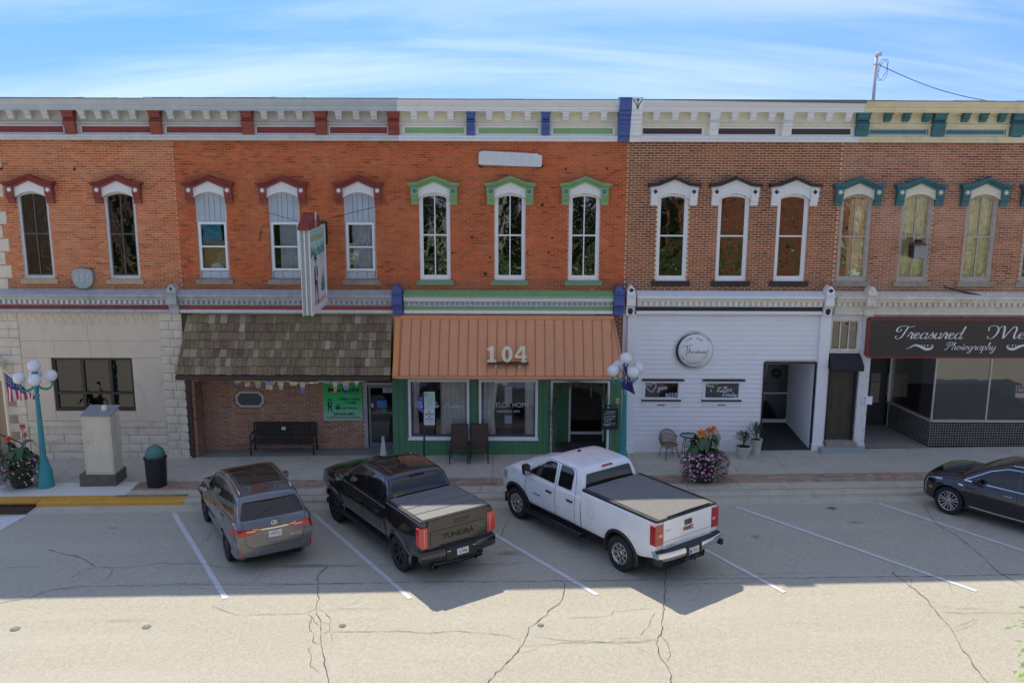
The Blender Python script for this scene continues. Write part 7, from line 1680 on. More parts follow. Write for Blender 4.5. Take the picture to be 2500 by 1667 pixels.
# parking sign
psx = G(1041,1150)[0]; psy = -2.2
zt_ = PZ(955,psy,1050); ps = thing('parking_sign', (psx, psy, gz(psx)), 'green and white two-plate parking sign on a dark post before the green shop', 'sign')
e = MB(); e.box(psx-.03, psx+.03, psy, psy+.03, gz(psx), zt_-.05); e.build('post', paint('post_green', (.035,.06,.05), .5, .2), ps)
ax0, ax1 = PX(1036,990,psy), PX(1062,990,psy); z1_, z2, z3 = PZ(956,psy,1050), PZ(997,psy,1050), PZ(1037,psy,1050)
e = MB(); e.prism(rrect(ax0, ax1, z2+.005, z1_, .03), 'y', psy-.02, psy-.01); e.build('upper_plate', paint('sign_pale_green', (.52,.66,.58), .35, .03), ps)
e = MB(); e.prism(rrect(ax0-.015, ax1-.01, z3, z2-.005, .03), 'y', psy-.02, psy-.01); e.build('lower_plate', paint('sign_white_sheet', (.68,.69,.72), .35, .03), ps)
e = MB(); y = psy-.022; sgn = paint('sign_green_ink', (.04,.22,.14), .5); w_ = ax1-ax0; cx = (ax0+ax1)/2; h_ = z1_-z2
e.box(ax0+.02, ax0+.10, y-.001, y, z1_-.16, z1_-.02)
fit_text(e, 'HOUR', cx+.05, z1_-.055, w_*.5, .045, y); fit_text(e, 'PARKING', cx+.05, z1_-.125, w_*.58, .045, y)
fit_text(e, '8 00 AM', cx, z1_-.21, w_*.62, .05, y); fit_text(e, 'TO 5 00 PM', cx, z1_-.28, w_*.80, .05, y); fit_text(e, 'EXCEPT', cx, z1_-.335, w_*.45, .03, y); fit_text(e, 'SUNDAYS', cx, z1_-.38, w_*.6, .03, y); fit_text(e, '& HOLIDAYS', cx, z1_-.43, w_*.7, .03, y)
e.build('lettering', sgn, ps)
e = MB(); fit_text(e, '2', ax0+.06, z1_-.09, .05, .11, y-.003); e.build('numeral', whitec, ps)
e = MB(); cx -= .01; fit_text(e, 'NO', cx, z2-.09, w_*.26, .05, y, bold=.03); fit_text(e, 'BACKING', cx, z2-.17, w_*.78, .055, y, bold=.03); fit_text(e, 'IN', cx, z2-.245, w_*.2, .05, y, bold=.03)
e.box(cx-.09, cx+.09, y-.001, y, z2-.325, z2-.31)
for s_ in (-1, 1): e.add([(cx+s_*.12,y,z2-.3175),(cx+s_*.08,y,z2-.3175-.02*s_),(cx+s_*.08,y,z2-.3175+.02*s_)], [(0,1,2)])
fit_text(e, 'ANYTIME', cx, z2-.375, w_*.5, .028, y); e.build('lettering', ink, ps)
# two patio chairs with woven sling at the green shop
wov, wn2, wb2 = new_mat('woven_brown_sling'); ck = N(wn2, 'ShaderNodeTexChecker', {0: pos(wn2), 'Scale': 34.0, 1: (.13,.085,.06,1), 2: (.05,.035,.028,1)}); wn2.links.new(ck.outputs[0], wb2.inputs['Base Color']); wb2.inputs['Roughness'].default_value = .8
def sling_chair(x, y, label, rz=0):
    g = gz(x); r = thing('patio_chair', (x, y, g), label, 'chair', 'brown woven patio chairs by the green shop')
    e = MB(); w_ = .25; bp = crom([(0,.26,.42),(0,.30,.62),(0,.36,.9),(0,.42,1.12)], 4)
    # the chairs stand with their backs to the wall, facing the street
    k = len(bp); e.add([(x-w_, y+p[1], g+p[2]) for p in bp]+[(x+w_, y+p[1], g+p[2]) for p in bp], [(i, k+i, k+i+1, i+1) for i in range(k-1)], 0, True); e.build('backrest', wov, r)
    e = MB(); sp_ = crom([(0,-.24,.42),(0,-.1,.44),(0,.12,.41),(0,.26,.42)], 4); k = len(sp_); e.add([(x-w_, y+p[1], g+p[2]) for p in sp_]+[(x+w_, y+p[1], g+p[2]) for p in sp_], [(i, k+i, k+i+1, i+1) for i in range(k-1)], 0, True); e.build('seat', wov, r)
    for s_ in (-1, 1):
        X = x+s_*(w_+.015); e = MB(); e.tube([(X, y-.25, g+.41)]+[(X, y+p[1], g+p[2]) for p in sp_[1:]]+[(X, y+p[1], g+p[2]) for p in bp], .014, 6); e.build('side_frame', ironm, r)
        e = MB(); e.tube(crom([(X+s_*.02, y-.27, g+.0),(X+s_*.03, y-.26, g+.3),(X+s_*.03, y-.22, g+.6),(X+s_*.03, y-.0, g+.64),(X, y+.30, g+.62)], 4), .016, 6); e.build('armrest', ironm, r)
        e = MB(); e.tube([(X, y+.05, g+.42), (X, y+.38, g)], .014, 6); e.build('leg', ironm, r); e = MB(); e.tube([(X, y-.24, g+.41), (X+s_*.02, y-.28, g)], .014, 6); e.build('leg', ironm, r)
    e = MB(); e.tube([(x-w_, y+.42, g+1.12), (x+w_, y+.42, g+1.12)], .014, 6); e.tube([(x-w_, y-.25, g+.41), (x+w_, y-.25, g+.41)], .014, 6); e.build('cross_rail', ironm, r)
    return r
yc = -.78; sling_chair(PX(1121,1090,yc), yc, 'brown woven patio chair, left of the pair before the green shop'); sling_chair(PX(1170,1090,yc), yc, 'brown woven patio chair, right of the pair before the green shop')
# bistro set on the salon side
rat = paint('rattan_brown', (.22,.14,.095), .7, .2, 12); rat2 = paint('rattan_tan', (.42,.30,.16), .7, .2, 12)
def rattan_chair(x, y, rz, label, m_=rat):
    g = gz(x); r = thing('rattan_chair', (x, y, g), label, 'chair', 'rattan bistro chairs at the salon')
    Mx = Matrix.Translation((x, y, g)) @ Matrix.Rotation(rz, 4, 'Z')
    # local: faces -Y, shell curves round from arm to arm
    def shell_pt(t, v):     # t -1..1 around, v 0..1 up
        a = t*1.15; rr_ = .27+.05*v; top = .86-.26*abs(t)**2.2
        return Vector((rr_*math.sin(a)*1.08, .02+rr_*math.cos(a)*.95-.04, .42+(top-.42)*v))
    e = MB()
    for i in range(27):
        t = -1+2*i/26; e.tube([shell_pt(t, v/4) for v in range(5)], .007, 4, smooth=False)
    e.xf(Mx); e.build('cane', m_, r, kind=None)
    e = MB(); e.tube([shell_pt(-1+2*i/20, 1) for i in range(21)], .018, 6); 
    e.xf(Mx); e.build('top_rail', m_, r)
    for v in (.0, .35, .7):
        e = MB(); e.tube([shell_pt(-1+2*i/20, v) for i in range(21)], .011, 5); e.xf(Mx); e.build('band', m_, r)
    e = MB(); e.lathe([(0,.41),(.22,.41),(.26,.42),(.27,.44),(.0,.44)], (0,-.0,0), 20); e.xf(Mx); e.build('seat', m_, r)
    for sx, sy in ((-1,-1),(1,-1),(-1,1),(1,1)):
        e = MB(); e.tube([(sx*.17, sy*.15, .42), (sx*.24, sy*.23, 0)], .011, 6); e.xf(Mx); e.build('leg', ironm, r)
    e = MB(); e.tube([(-.2,-.18,.3),(.2,.18,.3)], .008, 5); e.tube([(.2,-.18,.3),(-.2,.18,.3)], .008, 5); e.xf(Mx); e.build('brace', ironm, r)
yb2 = -.62; rattan_chair(PX(1634,1090,yb2), yb2, .32, 'dark rattan bistro chair left of the round glass table')
rattan_chair(PX(1733,1090,yb2), yb2+.02, -.35, 'tan rattan bistro chair right of the round table, behind the middle planter', rat2)
tx_ = PX(1682,1080,-.55); ty = -.55; tg = gz(tx_); bt_ = thing('bistro_table', (tx_, ty, tg), 'small round glass-topped bistro table between the two rattan chairs', 'table')
e = MB(); e.lathe([(.285,.69),(.30,.69),(.305,.705),(.30,.72),(.285,.72)], (tx_,ty,tg), 32, closed=True); e.build('rim', ironm, bt_)
e = MB(); e.lathe([(0,.70),(.285,.70),(.285,.712),(0,.712)], (tx_,ty,tg), 32); e.build('table_top', paint('frosted_glass_top', (.30,.34,.34), .08, .1), bt_)
for k in range(4):
    a = PI/4+PI/2*k; e = MB(); e.tube([(tx_+.17*math.cos(a), ty+.17*math.sin(a), tg+.69), (tx_+.27*math.cos(a), ty+.27*math.sin(a), tg)], .011, 6); e.build('leg', ironm, bt_)
e = MB(); 
for z, r_ in ((.55,.19),(.35,.225)): e.tube([(tx_+r_*math.cos(a_*PI/2+PI/4), ty+r_*math.sin(a_*PI/2+PI/4), tg+z) for a_ in range(5)], .009, 5)
e.tube([(tx_-.15,ty-.15,tg+.35),(tx_+.15,ty+.15,tg+.35)], .009, 5); e.build('stretcher', ironm, bt_, kind='stuff')
# white folding wet-floor board by the restaurant door
wf = thing('floor_sign', (PX(938,1090,-.3), -.3, gz(-4)), 'pale grey folding floor sign standing between the restaurant door and green shop', 'sign')
a, c = PX(927,1105,-.35), PX(943,1105,-.35); g_ = gz(a); m_ = paint('pale_plastic', (.50,.52,.50), .5, .06)
e = MB(); e.add([(a,-.42,g_),(c+.0,-.42,g_),((a+c)/2+.04,-.30,g_+.70),((a+c)/2-.03,-.30,g_+.70)], [(0,1,2,3)]); e.add([(a,-.16,g_),(c,-.16,g_),((a+c)/2+.04,-.28,g_+.70),((a+c)/2-.03,-.28,g_+.70)], [(3,2,1,0)]); e.build('panel', m_, wf)
e = MB(); e.box((a+c)/2-.035, (a+c)/2+.045, -.31, -.27, g_+.68, g_+.73); e.build('hinge', m_, wf)
# ---------------- plants
def leafmat(name, c1, c2, c3):
    m, n, b = new_mat(name); g = N(n, 'ShaderNodeNewGeometry'); ri = g.outputs['Random Per Island']
    c = ramp(n, ri, [(0, c1), (.5, c2), (1, c3)]); c = mixc(n, .25, c, ramp(n, noise(n, g.outputs['Position'], 12, 3), [(.3, c1), (.7, c3)]))
    n.links.new(c, b.inputs['Base Color']); b.inputs['Roughness'].default_value = .5
    b.inputs['Transmission Weight'].default_value = 0.0; return m
lf1 = leafmat('petunia_leaf', (.05,.10,.03), (.09,.16,.045), (.15,.22,.07)); lf2 = leafmat('canna_leaf', (.022,.06,.028), (.04,.095,.04), (.065,.13,.055)); lf3 = leafmat('juniper_leaf', (.03,.06,.025), (.055,.10,.035), (.09,.14,.05))
def fl_mat(name, c1, c2, c3):
    m, n, b = new_mat(name); ri = N(n, 'ShaderNodeNewGeometry').outputs['Random Per Island']; n.links.new(ramp(n, ri, [(0, c1), (.45, c2), (.75, c3), (1, c3)], 'CONSTANT' if False else 'LINEAR'), b.inputs['Base Color']); b.inputs['Roughness'].default_value = .6; return m
pk1 = fl_mat('petunia_magenta', (.55,.03,.32), (.72,.10,.48), (.80,.30,.60)); pk2 = fl_mat('petunia_white', (.75,.70,.72), (.78,.55,.66), (.80,.78,.78)); orf = fl_mat('canna_orange', (.95,.22,.02), (.95,.36,.04), (.95,.50,.12)); corf = fl_mat('canna_coral', (.80,.12,.06), (.85,.20,.10), (.75,.25,.18))
def leaf(mb, p, d, l, w, up=Vector((0,0,1)), mi=0, fold=.15):
    d = d.normalized(); s = d.cross(up); s = s.normalized() if s.length > .01 else Vector((1,0,0)); n_ = s.cross(d)
    mb.add([p, p+d*l*.5+s*w*.5+n_*w*fold, p+d*l, p+d*l*.5-s*w*.5+n_*w*fold, p+d*l*.5], [(0,1,4),(1,2,4),(2,3,4),(3,0,4)], mi, True)
def disc_flower(mb, c, n_, r, mi):
    n_ = n_.normalized(); a = n_.orthogonal().normalized(); b = n_.cross(a); k = 7
    vs = [c-n_*r*.35]+[c+(a*math.cos(2*PI*i/k)+b*math.sin(2*PI*i/k))*r*(1 if i % 2 else .86) for i in range(k)]
    mb.add(vs, [(0, 1+i, 1+(i+1) % k) for i in range(k)], mi)
def planter(x, y, label, blooms, seed, wide=1.0, bloomm=orf):
    rr = random.Random(seed); g = gz(x); r = thing('flower_planter', (x, y, g), label, 'planter', 'pavement planters with canna and petunias')
    e = MB(); e.lathe([(0,0),(.25,0),(.28,.04),(.36,.50),(.39,.54),(.39,.60),(.35,.60),(.34,.52),(0,.50)], (x,y,g), 24); e.build('pot', paint('dark_pot', (.055,.045,.04), .6, .2, 5), r)
    e = MB(); f = MB(); R_ = .68*wide
    for i in range(3600):
        u, v = rr.uniform(0, 2*PI), rr.random(); el = rr.uniform(-.75, 1.35); rad = R_*(.55+.45*rr.random()**.5)*(1+.12*math.sin(3*u+seed))
        p = Vector((x+rad*math.cos(u)*math.cos(el*.8), y+.82*rad*math.sin(u)*math.cos(el*.8), max(g+.03, g+.58+(.38 if el > 0 else .62)*math.sin(el))))
        d = Vector((math.cos(u)+rr.uniform(-.6,.6), math.sin(u)+rr.uniform(-.6,.6), rr.uniform(-.5,.9))); leaf(e, p, d, rr.uniform(.05,.10), rr.uniform(.025,.045))
    e.build('foliage', lf1, r, kind='stuff')
    for i in range(430):
        u = rr.uniform(0, 2*PI); el = rr.uniform(-.8, .95); lobes = .5+.5*math.sin(2*u+seed*1.7)
        if rr.random() > .25+.9*lobes: continue
        n_ = Vector((math.cos(u)*math.cos(el), math.sin(u)*math.cos(el), math.sin(el)*.8+.15)); rad = R_*rr.uniform(.92, 1.08)*(1+.12*math.sin(3*u+seed))
        c = Vector((x+rad*math.cos(u)*math.cos(el*.8), y+.82*rad*math.sin(u)*math.cos(el*.8), max(g+.05, g+.60+(.42 if el > 0 else .62)*math.sin(el))))
        disc_flower(f, c, n_+Vector((rr.uniform(-.4,.4), rr.uniform(-.4,.4), rr.uniform(-.2,.5))), rr.uniform(.026,.042), 1 if rr.random() < (.30+.25*math.sin(u*1.3+seed)) else 0)
    f.build('petunia_blooms', [pk1, pk2], r, kind='stuff')
    for i in range(22):
        a = rr.uniform(0, 2*PI) if i > 4 else PI*1.15+i*.35; L = rr.uniform(.42, .66); up_ = rr.uniform(.35, 1.1); wl2 = rr.uniform(.20, .30); z0 = g+.66+rr.uniform(0,.52)
        path = crom([(0,0),(L*.35,L*.38*up_+.05),(L*.75,L*.42*up_),(L*1.0,L*.12*up_-.12)], 3); k = len(path); c, s = math.cos(a), math.sin(a); e = MB(); vs = []
        for j, (u, z) in enumerate(path):
            t = j/(k-1); w_ = wl2*math.sin(PI*min(1, t*.95+.08))**.8*.5+.004
            for q_, dz in ((-1,.03),(0,0),(1,.03)): vs.append((x+c*u*.9-s*w_*q_, y+s*u*.9+c*w_*q_, z0+z+dz*w_*8*.3))
        e.add(vs, [(3*j+q_, 3*j+3+q_, 3*j+4+q_, 3*j+1+q_) for j in range(k-1) for q_ in (0,1)], 0, True); e.build('canna_leaf', lf2, r)
    for (dx_, dy, h, br) in blooms:
        e = MB(); e.tube([(x+dx_*.3, y+dy*.3, g+.6), (x+dx_*.8, y+dy*.8, g+h*.7), (x+dx_, y+dy, g+h)], [.02,.014,.009], 6); e.build('canna_stem', lf2, r)
        e = MB(); 
        for i in range(46):
            d = Vector((rr.gauss(0,1), rr.gauss(0,1), rr.gauss(.25,.9))).normalized(); leaf(e, Vector((x+dx_, y+dy, g+h))+d*br*.25, d, br*rr.uniform(.7,1.25), br*.7)
        e.build('canna_bloom', bloomm, r)
    return r
mp_ = G(1722,1184); planter(mp_[0]+.0, mp_[1]+.38, 'flower planter with yellow-orange canna blooms and pink petunias on the brick strip', [(-.13,-.08,1.50,.13),(.13,-.02,1.56,.11),(.26,.03,1.60,.09),(-.10,-.1,1.38,.10)], 3, 1.0, orf)
lp_ = G(45,1195); planter(lp_[0]-.05, lp_[1]+.32, 'flower planter with coral canna blooms and magenta petunias at the left edge', [(-.22,-.1,1.50,.10),(.22,-.05,1.85,.09),(-.30,0,1.42,.08),(.25,0,1.60,.07)], 8, 1.08, corf)
ivory = paint('ivory_glazed_pot', (.58,.57,.52), .4, .05)
def shrub_pot(x, y, prof, label, top, seed):
    rr = random.Random(seed); g = gz(x); r = thing('potted_shrub', (x, y, g), label, 'potted plant', 'white pots with evergreen shrubs'); e = MB(); e.lathe(prof, (x,y,g), 28); e.build('pot', ivory, r)
    h0 = prof[-3][1] if False else max(p[1] for p in prof); e = MB(); e.lathe([(0,h0-.05),(prof[-1][0]-.0,h0-.05)], (x,y,g), 16); e.build('soil', paint('potting_soil', (.03,.022,.016), .95, .3, 20), r)
    e = MB(); e.tube([(x,y,g+h0-.06),(x+.01,y,g+h0+top*.6)], .018, 6); e.build('stem', paint('bark_brown', (.08,.05,.03), .9, .2), r); e = MB()
    for s_ in range(46):
        a = rr.uniform(0,2*PI); hh = rr.random()**1.25; base = Vector((x, y, g+h0+hh*top*.72)); out = Vector((math.cos(a), math.sin(a), rr.uniform(.5,1.3))).normalized(); L = (.30*(1-hh)+.12)*rr.uniform(.7,1.15)
        for k in range(16):
            p = base+out*L*(.25+.75*k/15); leaf(e, p, out+Vector((rr.uniform(-.9,.9), rr.uniform(-.9,.9), rr.uniform(-.5,.7))), rr.uniform(.05,.085), .022)
    e.build('foliage', lf3, r, kind='stuff')
y_ = -.75; shrub_pot(PX(1815,1090,y_), y_, [(0,0),(.14,0),(.15,.03),(.135,.09),(.17,.13),(.235,.24),(.255,.36),(.275,.38),(.275,.405),(.25,.405),(.235,.37)], 'evergreen shrub in a footed white bowl pot left of the salon entrance', .55, 4)
y_ = -.38; shrub_pot(PX(1846,1075,y_), y_, [(0,0),(.15,0),(.155,.03),(.19,.46),(.21,.48),(.21,.51),(.19,.51),(.18,.47)], 'evergreen shrub in a tall tapered white pot beside the salon entrance', .62, 9)
# garland round the shop entrance
gl = thing('door_garland', ((dor[0]+dor[1])/2, Y3-.08, gz(2)), 'grey-green leafy garland hanging round the open shop entrance', 'garland'); gmf = leafmat('garland_leaf', (.09,.12,.06), (.17,.20,.11), (.34,.35,.24))
a, b_, d = dor[0]+.06, dor[1]-.10, dor[3]; path = crom([(a+.02,gz(2)+.1),(a+.05,.8),(a+.0,1.4),(a+.08,2.0),(a+.25,d-.22),(a+.6,d-.10),(b_-.7,d-.13),(b_-.35,d-.2),(b_-.12,2.1),(b_-.05,1.75)], 12)
rr = random.Random(2); st_g = MB(); st_g.tube([(u, Y3-.07, z) for u, z in path], .015, 5); st_g.build('twine', paint('bark_brown', (.08,.05,.03), .9), gl); e = MB()
for i in range(2600):
    k = rr.randrange(len(path)-1); t = rr.random(); u = path[k][0]+(path[k+1][0]-path[k][0])*t; z = path[k][1]+(path[k+1][1]-path[k][1])*t
    p = Vector((u+rr.gauss(0,.055), Y3-.08+rr.uniform(-.08,.03), z+rr.gauss(0,.055))); leaf(e, p, Vector((rr.uniform(-1,1), rr.uniform(-1,.3), rr.uniform(-1,.6))), rr.uniform(.04,.08), .028)
e.build('foliage', gmf, gl, kind='stuff')
# ================================================================== across the street (seen in the windows) and the tree at the right edge
bark = paint('tree_bark', (.10,.075,.05), .9, .25, 6, bmp=.5)
lfa = leafmat('linden_leaf', (.10,.20,.035), (.18,.30,.06), (.30,.40,.12)); lfb = leafmat('dark_tree_leaf', (.02,.045,.012), (.04,.075,.02), (.07,.11,.03))
def tree(x, y, h, r, label, leafm, seed, nleaf, lsize, zb=1.5, group=None, squash=1.0):
    rr = random.Random(seed); g = gz(x)+ROADZ; t = thing('street_tree', (x, y, g), label, 'tree', group)
    e = MB(); tr = .035*h; e.tube([(x,y,g),(x+.05,y,g+h*.25),(x-.03,y+.04,g+h*.5),(x,y,g+h*.8)], [tr, tr*.8, tr*.55, tr*.15], 9)
    cl = []
    for k in range(11):
        a = rr.uniform(0, 2*PI); z0 = g+zb+(h-zb)*rr.uniform(.0,.55); L = r*rr.uniform(.5,.9); p1 = Vector((x+math.cos(a)*L, y+math.sin(a)*L, z0+L*rr.uniform(.3,.8)))
        e.tube([(x,y,z0), tuple((Vector((x,y,z0))+p1)/2+Vector((0,0,.1))), tuple(p1)], [tr*.4, tr*.25, tr*.06], 6); cl.append((p1, r*rr.uniform(.28,.45)))
    e.build('trunk', bark, t)
    for k in range(14):
        a = rr.uniform(0,2*PI); el = rr.uniform(-.5,1.3); q = r*rr.uniform(.35,.85); cl.append((Vector((x+q*math.cos(a)*math.cos(el), y+q*math.sin(a)*math.cos(el), g+(h+zb)/2+(h-zb)/2*math.sin(el)*.85)), r*rr.uniform(.25,.42)))
    e = MB()
    for i in range(nleaf):
        c, q = rr.choice(cl); d = Vector((rr.gauss(0,1), rr.gauss(0,1), rr.gauss(0,1))).normalized(); p = c+d*q*rr.random()**.35
        leaf(e, p, d+Vector((rr.uniform(-.8,.8), rr.uniform(-.8,.8), -.5)), lsize*rr.uniform(.7,1.3), lsize*.7)
    e.build('crown', leafm, t, kind='stuff')
    return t
grs = MB(); grs.sheet(-90, 90, -62, -31.5, ROADZ+.12); tag(grs.build('lawn', paint('lawn_green', (.13,.21,.06), .95, .25, 2)), kind='structure')
oss = MB(); gbox(oss, -90, 90, -31.5, -28.0, .02, .2); tag(oss.build('pavement', concn), kind='structure')
for i, (x, y, h, r) in enumerate([(-7.5,-40,9,3.9),(1.5,-42,9,4.0),(9.0,-40,8,3.6),(-16,-43,9,4.2),(-25,-46,9,4.2)]):
    tree(x, y, h, r, ['broad dark green lawn tree', 'rounded dark green tree on the lawn', 'small dark green tree near the lawn kerb', 'tall dark tree at the left of the lawn', 'spreading dark tree at the far left end'][i]+' across the street', lfb, 20+i, 9000, .42, .6, 'trees on the lawn across the street')
lime2 = paint('pale_limestone', (.62,.56,.44), .85, .08, .8); redbk = brickmat('brick_across', [(.40,.12,.06),(.48,.16,.08),(.32,.09,.05)], (.5,.2,.1))  # limestone in its own pale colour, lightly mottled
def far_building(x0, x1, y, h, m_, label, nw):
    t = thing('far_building', ((x0+x1)/2, y, gz(x0)), label, 'building', 'buildings across the street'); e = MB(); e.box(x0, x1, y-14, y, -.6, h); e.build('wall', m_, t)
    e = MB(); e.box(x0-.3, x1+.3, y-14.3, y+.35, h, h+.5); e.build('cornice', lime2, t)
    for r_ in range(int(h//4.2)):
        for k in range(nw):
            xc = x0+(x1-x0)*(k+.5)/nw; zc = 1.4+r_*4.2; e = MB(); e.box(xc-.65, xc+.65, y, y+.05, zc-.08, zc+2.5); f = e.build('window', lime2, t); MB().box(xc-.5, xc+.5, y+.05, y+.07, zc+.05, zc+2.35).build('pane', paint('far_pane', (.03,.035,.04), .1), f)
far_building(-52, -30, -44, 10, paint('dark_brick_front', (.12,.07,.05), .8, .2), 'dark brown brick block across the street left of the lawn', 6)
far_building(-90, -54, -50, 12, lime2, 'pale limestone courthouse block across the street left of the lawn', 12)
far_building(14.5, 27, -43, 9, redbk, 'red brick shop across the street beside the lawn', 4)
far_building(29, 66, -50, 12, lime2, 'pale limestone office block across the street right of the lawn', 11)
# street tree whose outer twigs enter at the right edge
xr = P(2500,1560,-19.0)
tree(xr[0]+2.72, -19.0, xr[1]+1.75, 2.3, 'leafy green street tree with yellowish seed clusters at the lower right edge', lfa, 77, 9000, .10, max(1.0, xr[1]-2.6))
# ================================================================== vehicles (local frame: x forward, y left, z up, origin on the ground under the rear axle)
from mathutils import Quaternion
def carpaint(name, col, metal=0.0, rough=.28, flake=.0, coat=1.0):
    if name in MATS: return MATS[name]
    m, n, b = new_mat(name); p = objc(n); f = noise(n, p, 2.5, 3, .5)
    c = ramp(n, f, [(.3, tuple(x*.94 for x in col)), (.7, tuple(min(1, x*1.05) for x in col))])
    d = ramp(n, noise(n, p, 6, 6, .7), [(.55, 0.0), (.85, .07)]); c = mixc(n, d, c, (.30,.27,.22))
    n.links.new(c, b.inputs['Base Color']); b.inputs['Metallic'].default_value = metal; b.inputs['Roughness'].default_value = rough
    b.inputs['Coat Weight'].default_value = coat; b.inputs['Coat Roughness'].default_value = .03
    q = ramp(n, noise(n, p, 3, 5, .7), [(.4, rough*.9), (.8, rough*1.4)]); n.links.new(q, b.inputs['Roughness'])
    MATS[name] = m; return m
def simple(name, col, rough=.4, metal=0.0, coat=0.0):
    if name in MATS: return MATS[name]
    m, n, b = new_mat(name); p = objc(n); n.links.new(ramp(n, noise(n, p, 9, 3), [(.3, tuple(x*.93 for x in col)), (.7, tuple(min(1, x*1.06) for x in col))]), b.inputs['Base Color'])
    b.inputs['Roughness'].default_value = rough; b.inputs['Metallic'].default_value = metal; b.inputs['Coat Weight'].default_value = coat; MATS[name] = m; return m
cglass = simple('tinted_car_glass', (.012,.013,.014), .03, 0, 0); cglass.node_tree.nodes['Principled BSDF'].inputs['IOR'].default_value = 1.6
chrome = simple('chrome', (.72,.72,.72), .12, 1.0); rubber = simple('tyre_rubber', (.022,.022,.022), .85); blackpl = simple('black_plastic', (.022,.022,.023), .5); wellm = simple('wheel_well_black', (.010,.010,.010), .9)
gloss = simple('gloss_black', (.012,.012,.013), .1, 0, .5); seamd = simple('panel_gap', (.010,.010,.010), .7); rimal = simple('polished_alloy', (.55,.55,.56), .22, .95); rimdk = simple('dark_alloy', (.05,.05,.055), .3, .8)
lens = simple('red_lens', (.42,.012,.010), .12, 0, 1.0); lensb = simple('bright_red_lens', (.60,.04,.035), .15, 0, 1.0); lensc = simple('clear_lens', (.50,.46,.46), .1, .3, 1.0); lampw = simple('headlight_lens', (.42,.44,.46), .08, .4, 1.0); amber = simple('amber_lens', (.65,.20,.02), .2, 0, .5)
plate_m = simple('plate_white', (.70,.72,.75), .4); under = simple('underbody', (.015,.015,.015), .9)
def chaik(pts, it=2):
    for _ in range(it):
        o = [pts[0]]
        for a, b in zip(pts[:-1], pts[1:]): o += [(a[0]*.75+b[0]*.25, a[1]*.75+b[1]*.25), (a[0]*.25+b[0]*.75, a[1]*.25+b[1]*.75)]
        o.append(pts[-1]); pts = o
    return pts
def sm(xs, ys):
    """smooth interpolation through points"""
    p = crom(list(zip(xs, ys)), 12); px = [q[0] for q in p]; py = [q[1] for q in p]
    return lambda x: float(np.interp(x, px, py))
def lin(xs, ys): return lambda x: float(np.interp(x, xs, ys))
def loft(xs, ring, it=2, mi=0):
    mb = MB(); rings = []
    for x in xs:
        h = chaik(ring(x), it); full = [(y, z) for y, z in h]+[(-y, z) for y, z in h[::-1][1:-1]]; rings.append([(x, y, z) for y, z in full])
    n = len(rings[0]); vs = [v for r in rings for v in r]; fs = []
    for i in range(len(rings)-1):
        for j in range(n): fs.append((i*n+j, i*n+(j+1) % n, (i+1)*n+(j+1) % n, (i+1)*n+j))
    fs.append(tuple(range(n-1, -1, -1))); fs.append(tuple((len(rings)-1)*n+j for j in range(n)))
    mb.add(vs, fs, mi, True); return mb
def bvh(*mbs):
    v = []; f = []
    for m in mbs: b = len(v); v += m.v; f += [[b+i for i in q] for q in m.f]
    return BVHTree.FromPolygons([Vector(x) for x in v], f)
VIEW = {'side': lambda s: (lambda p: Vector((p[0], 3.0*s, p[1])), Vector((0, -s, 0))), 'rear': lambda s: (lambda p: Vector((-4, p[0], p[1])), Vector((1, 0, 0))),
        'front': lambda s: (lambda p: Vector((8, p[0], p[1])), Vector((-1, 0, 0))), 'top': lambda s: (lambda p: Vector((p[0], p[1], 4)), Vector((0, 0, -1)))}
def fillet(pts, r, k=4):
    out = []; n = len(pts)
    for i in range(n):
        p0, p1, p2 = Vector(pts[i-1]), Vector(pts[i]), Vector(pts[(i+1) % n]); a = (p0-p1); b = (p2-p1); d = min(r, a.length*.45, b.length*.45); A_ = p1+a.normalized()*d; B2_ = p1+b.normalized()*d
        for j in range(k+1): t = j/k; q = A_*(1-t)**2+p1*2*t*(1-t)+B2_*t*t; out.append((q.x, q.y))
    return out
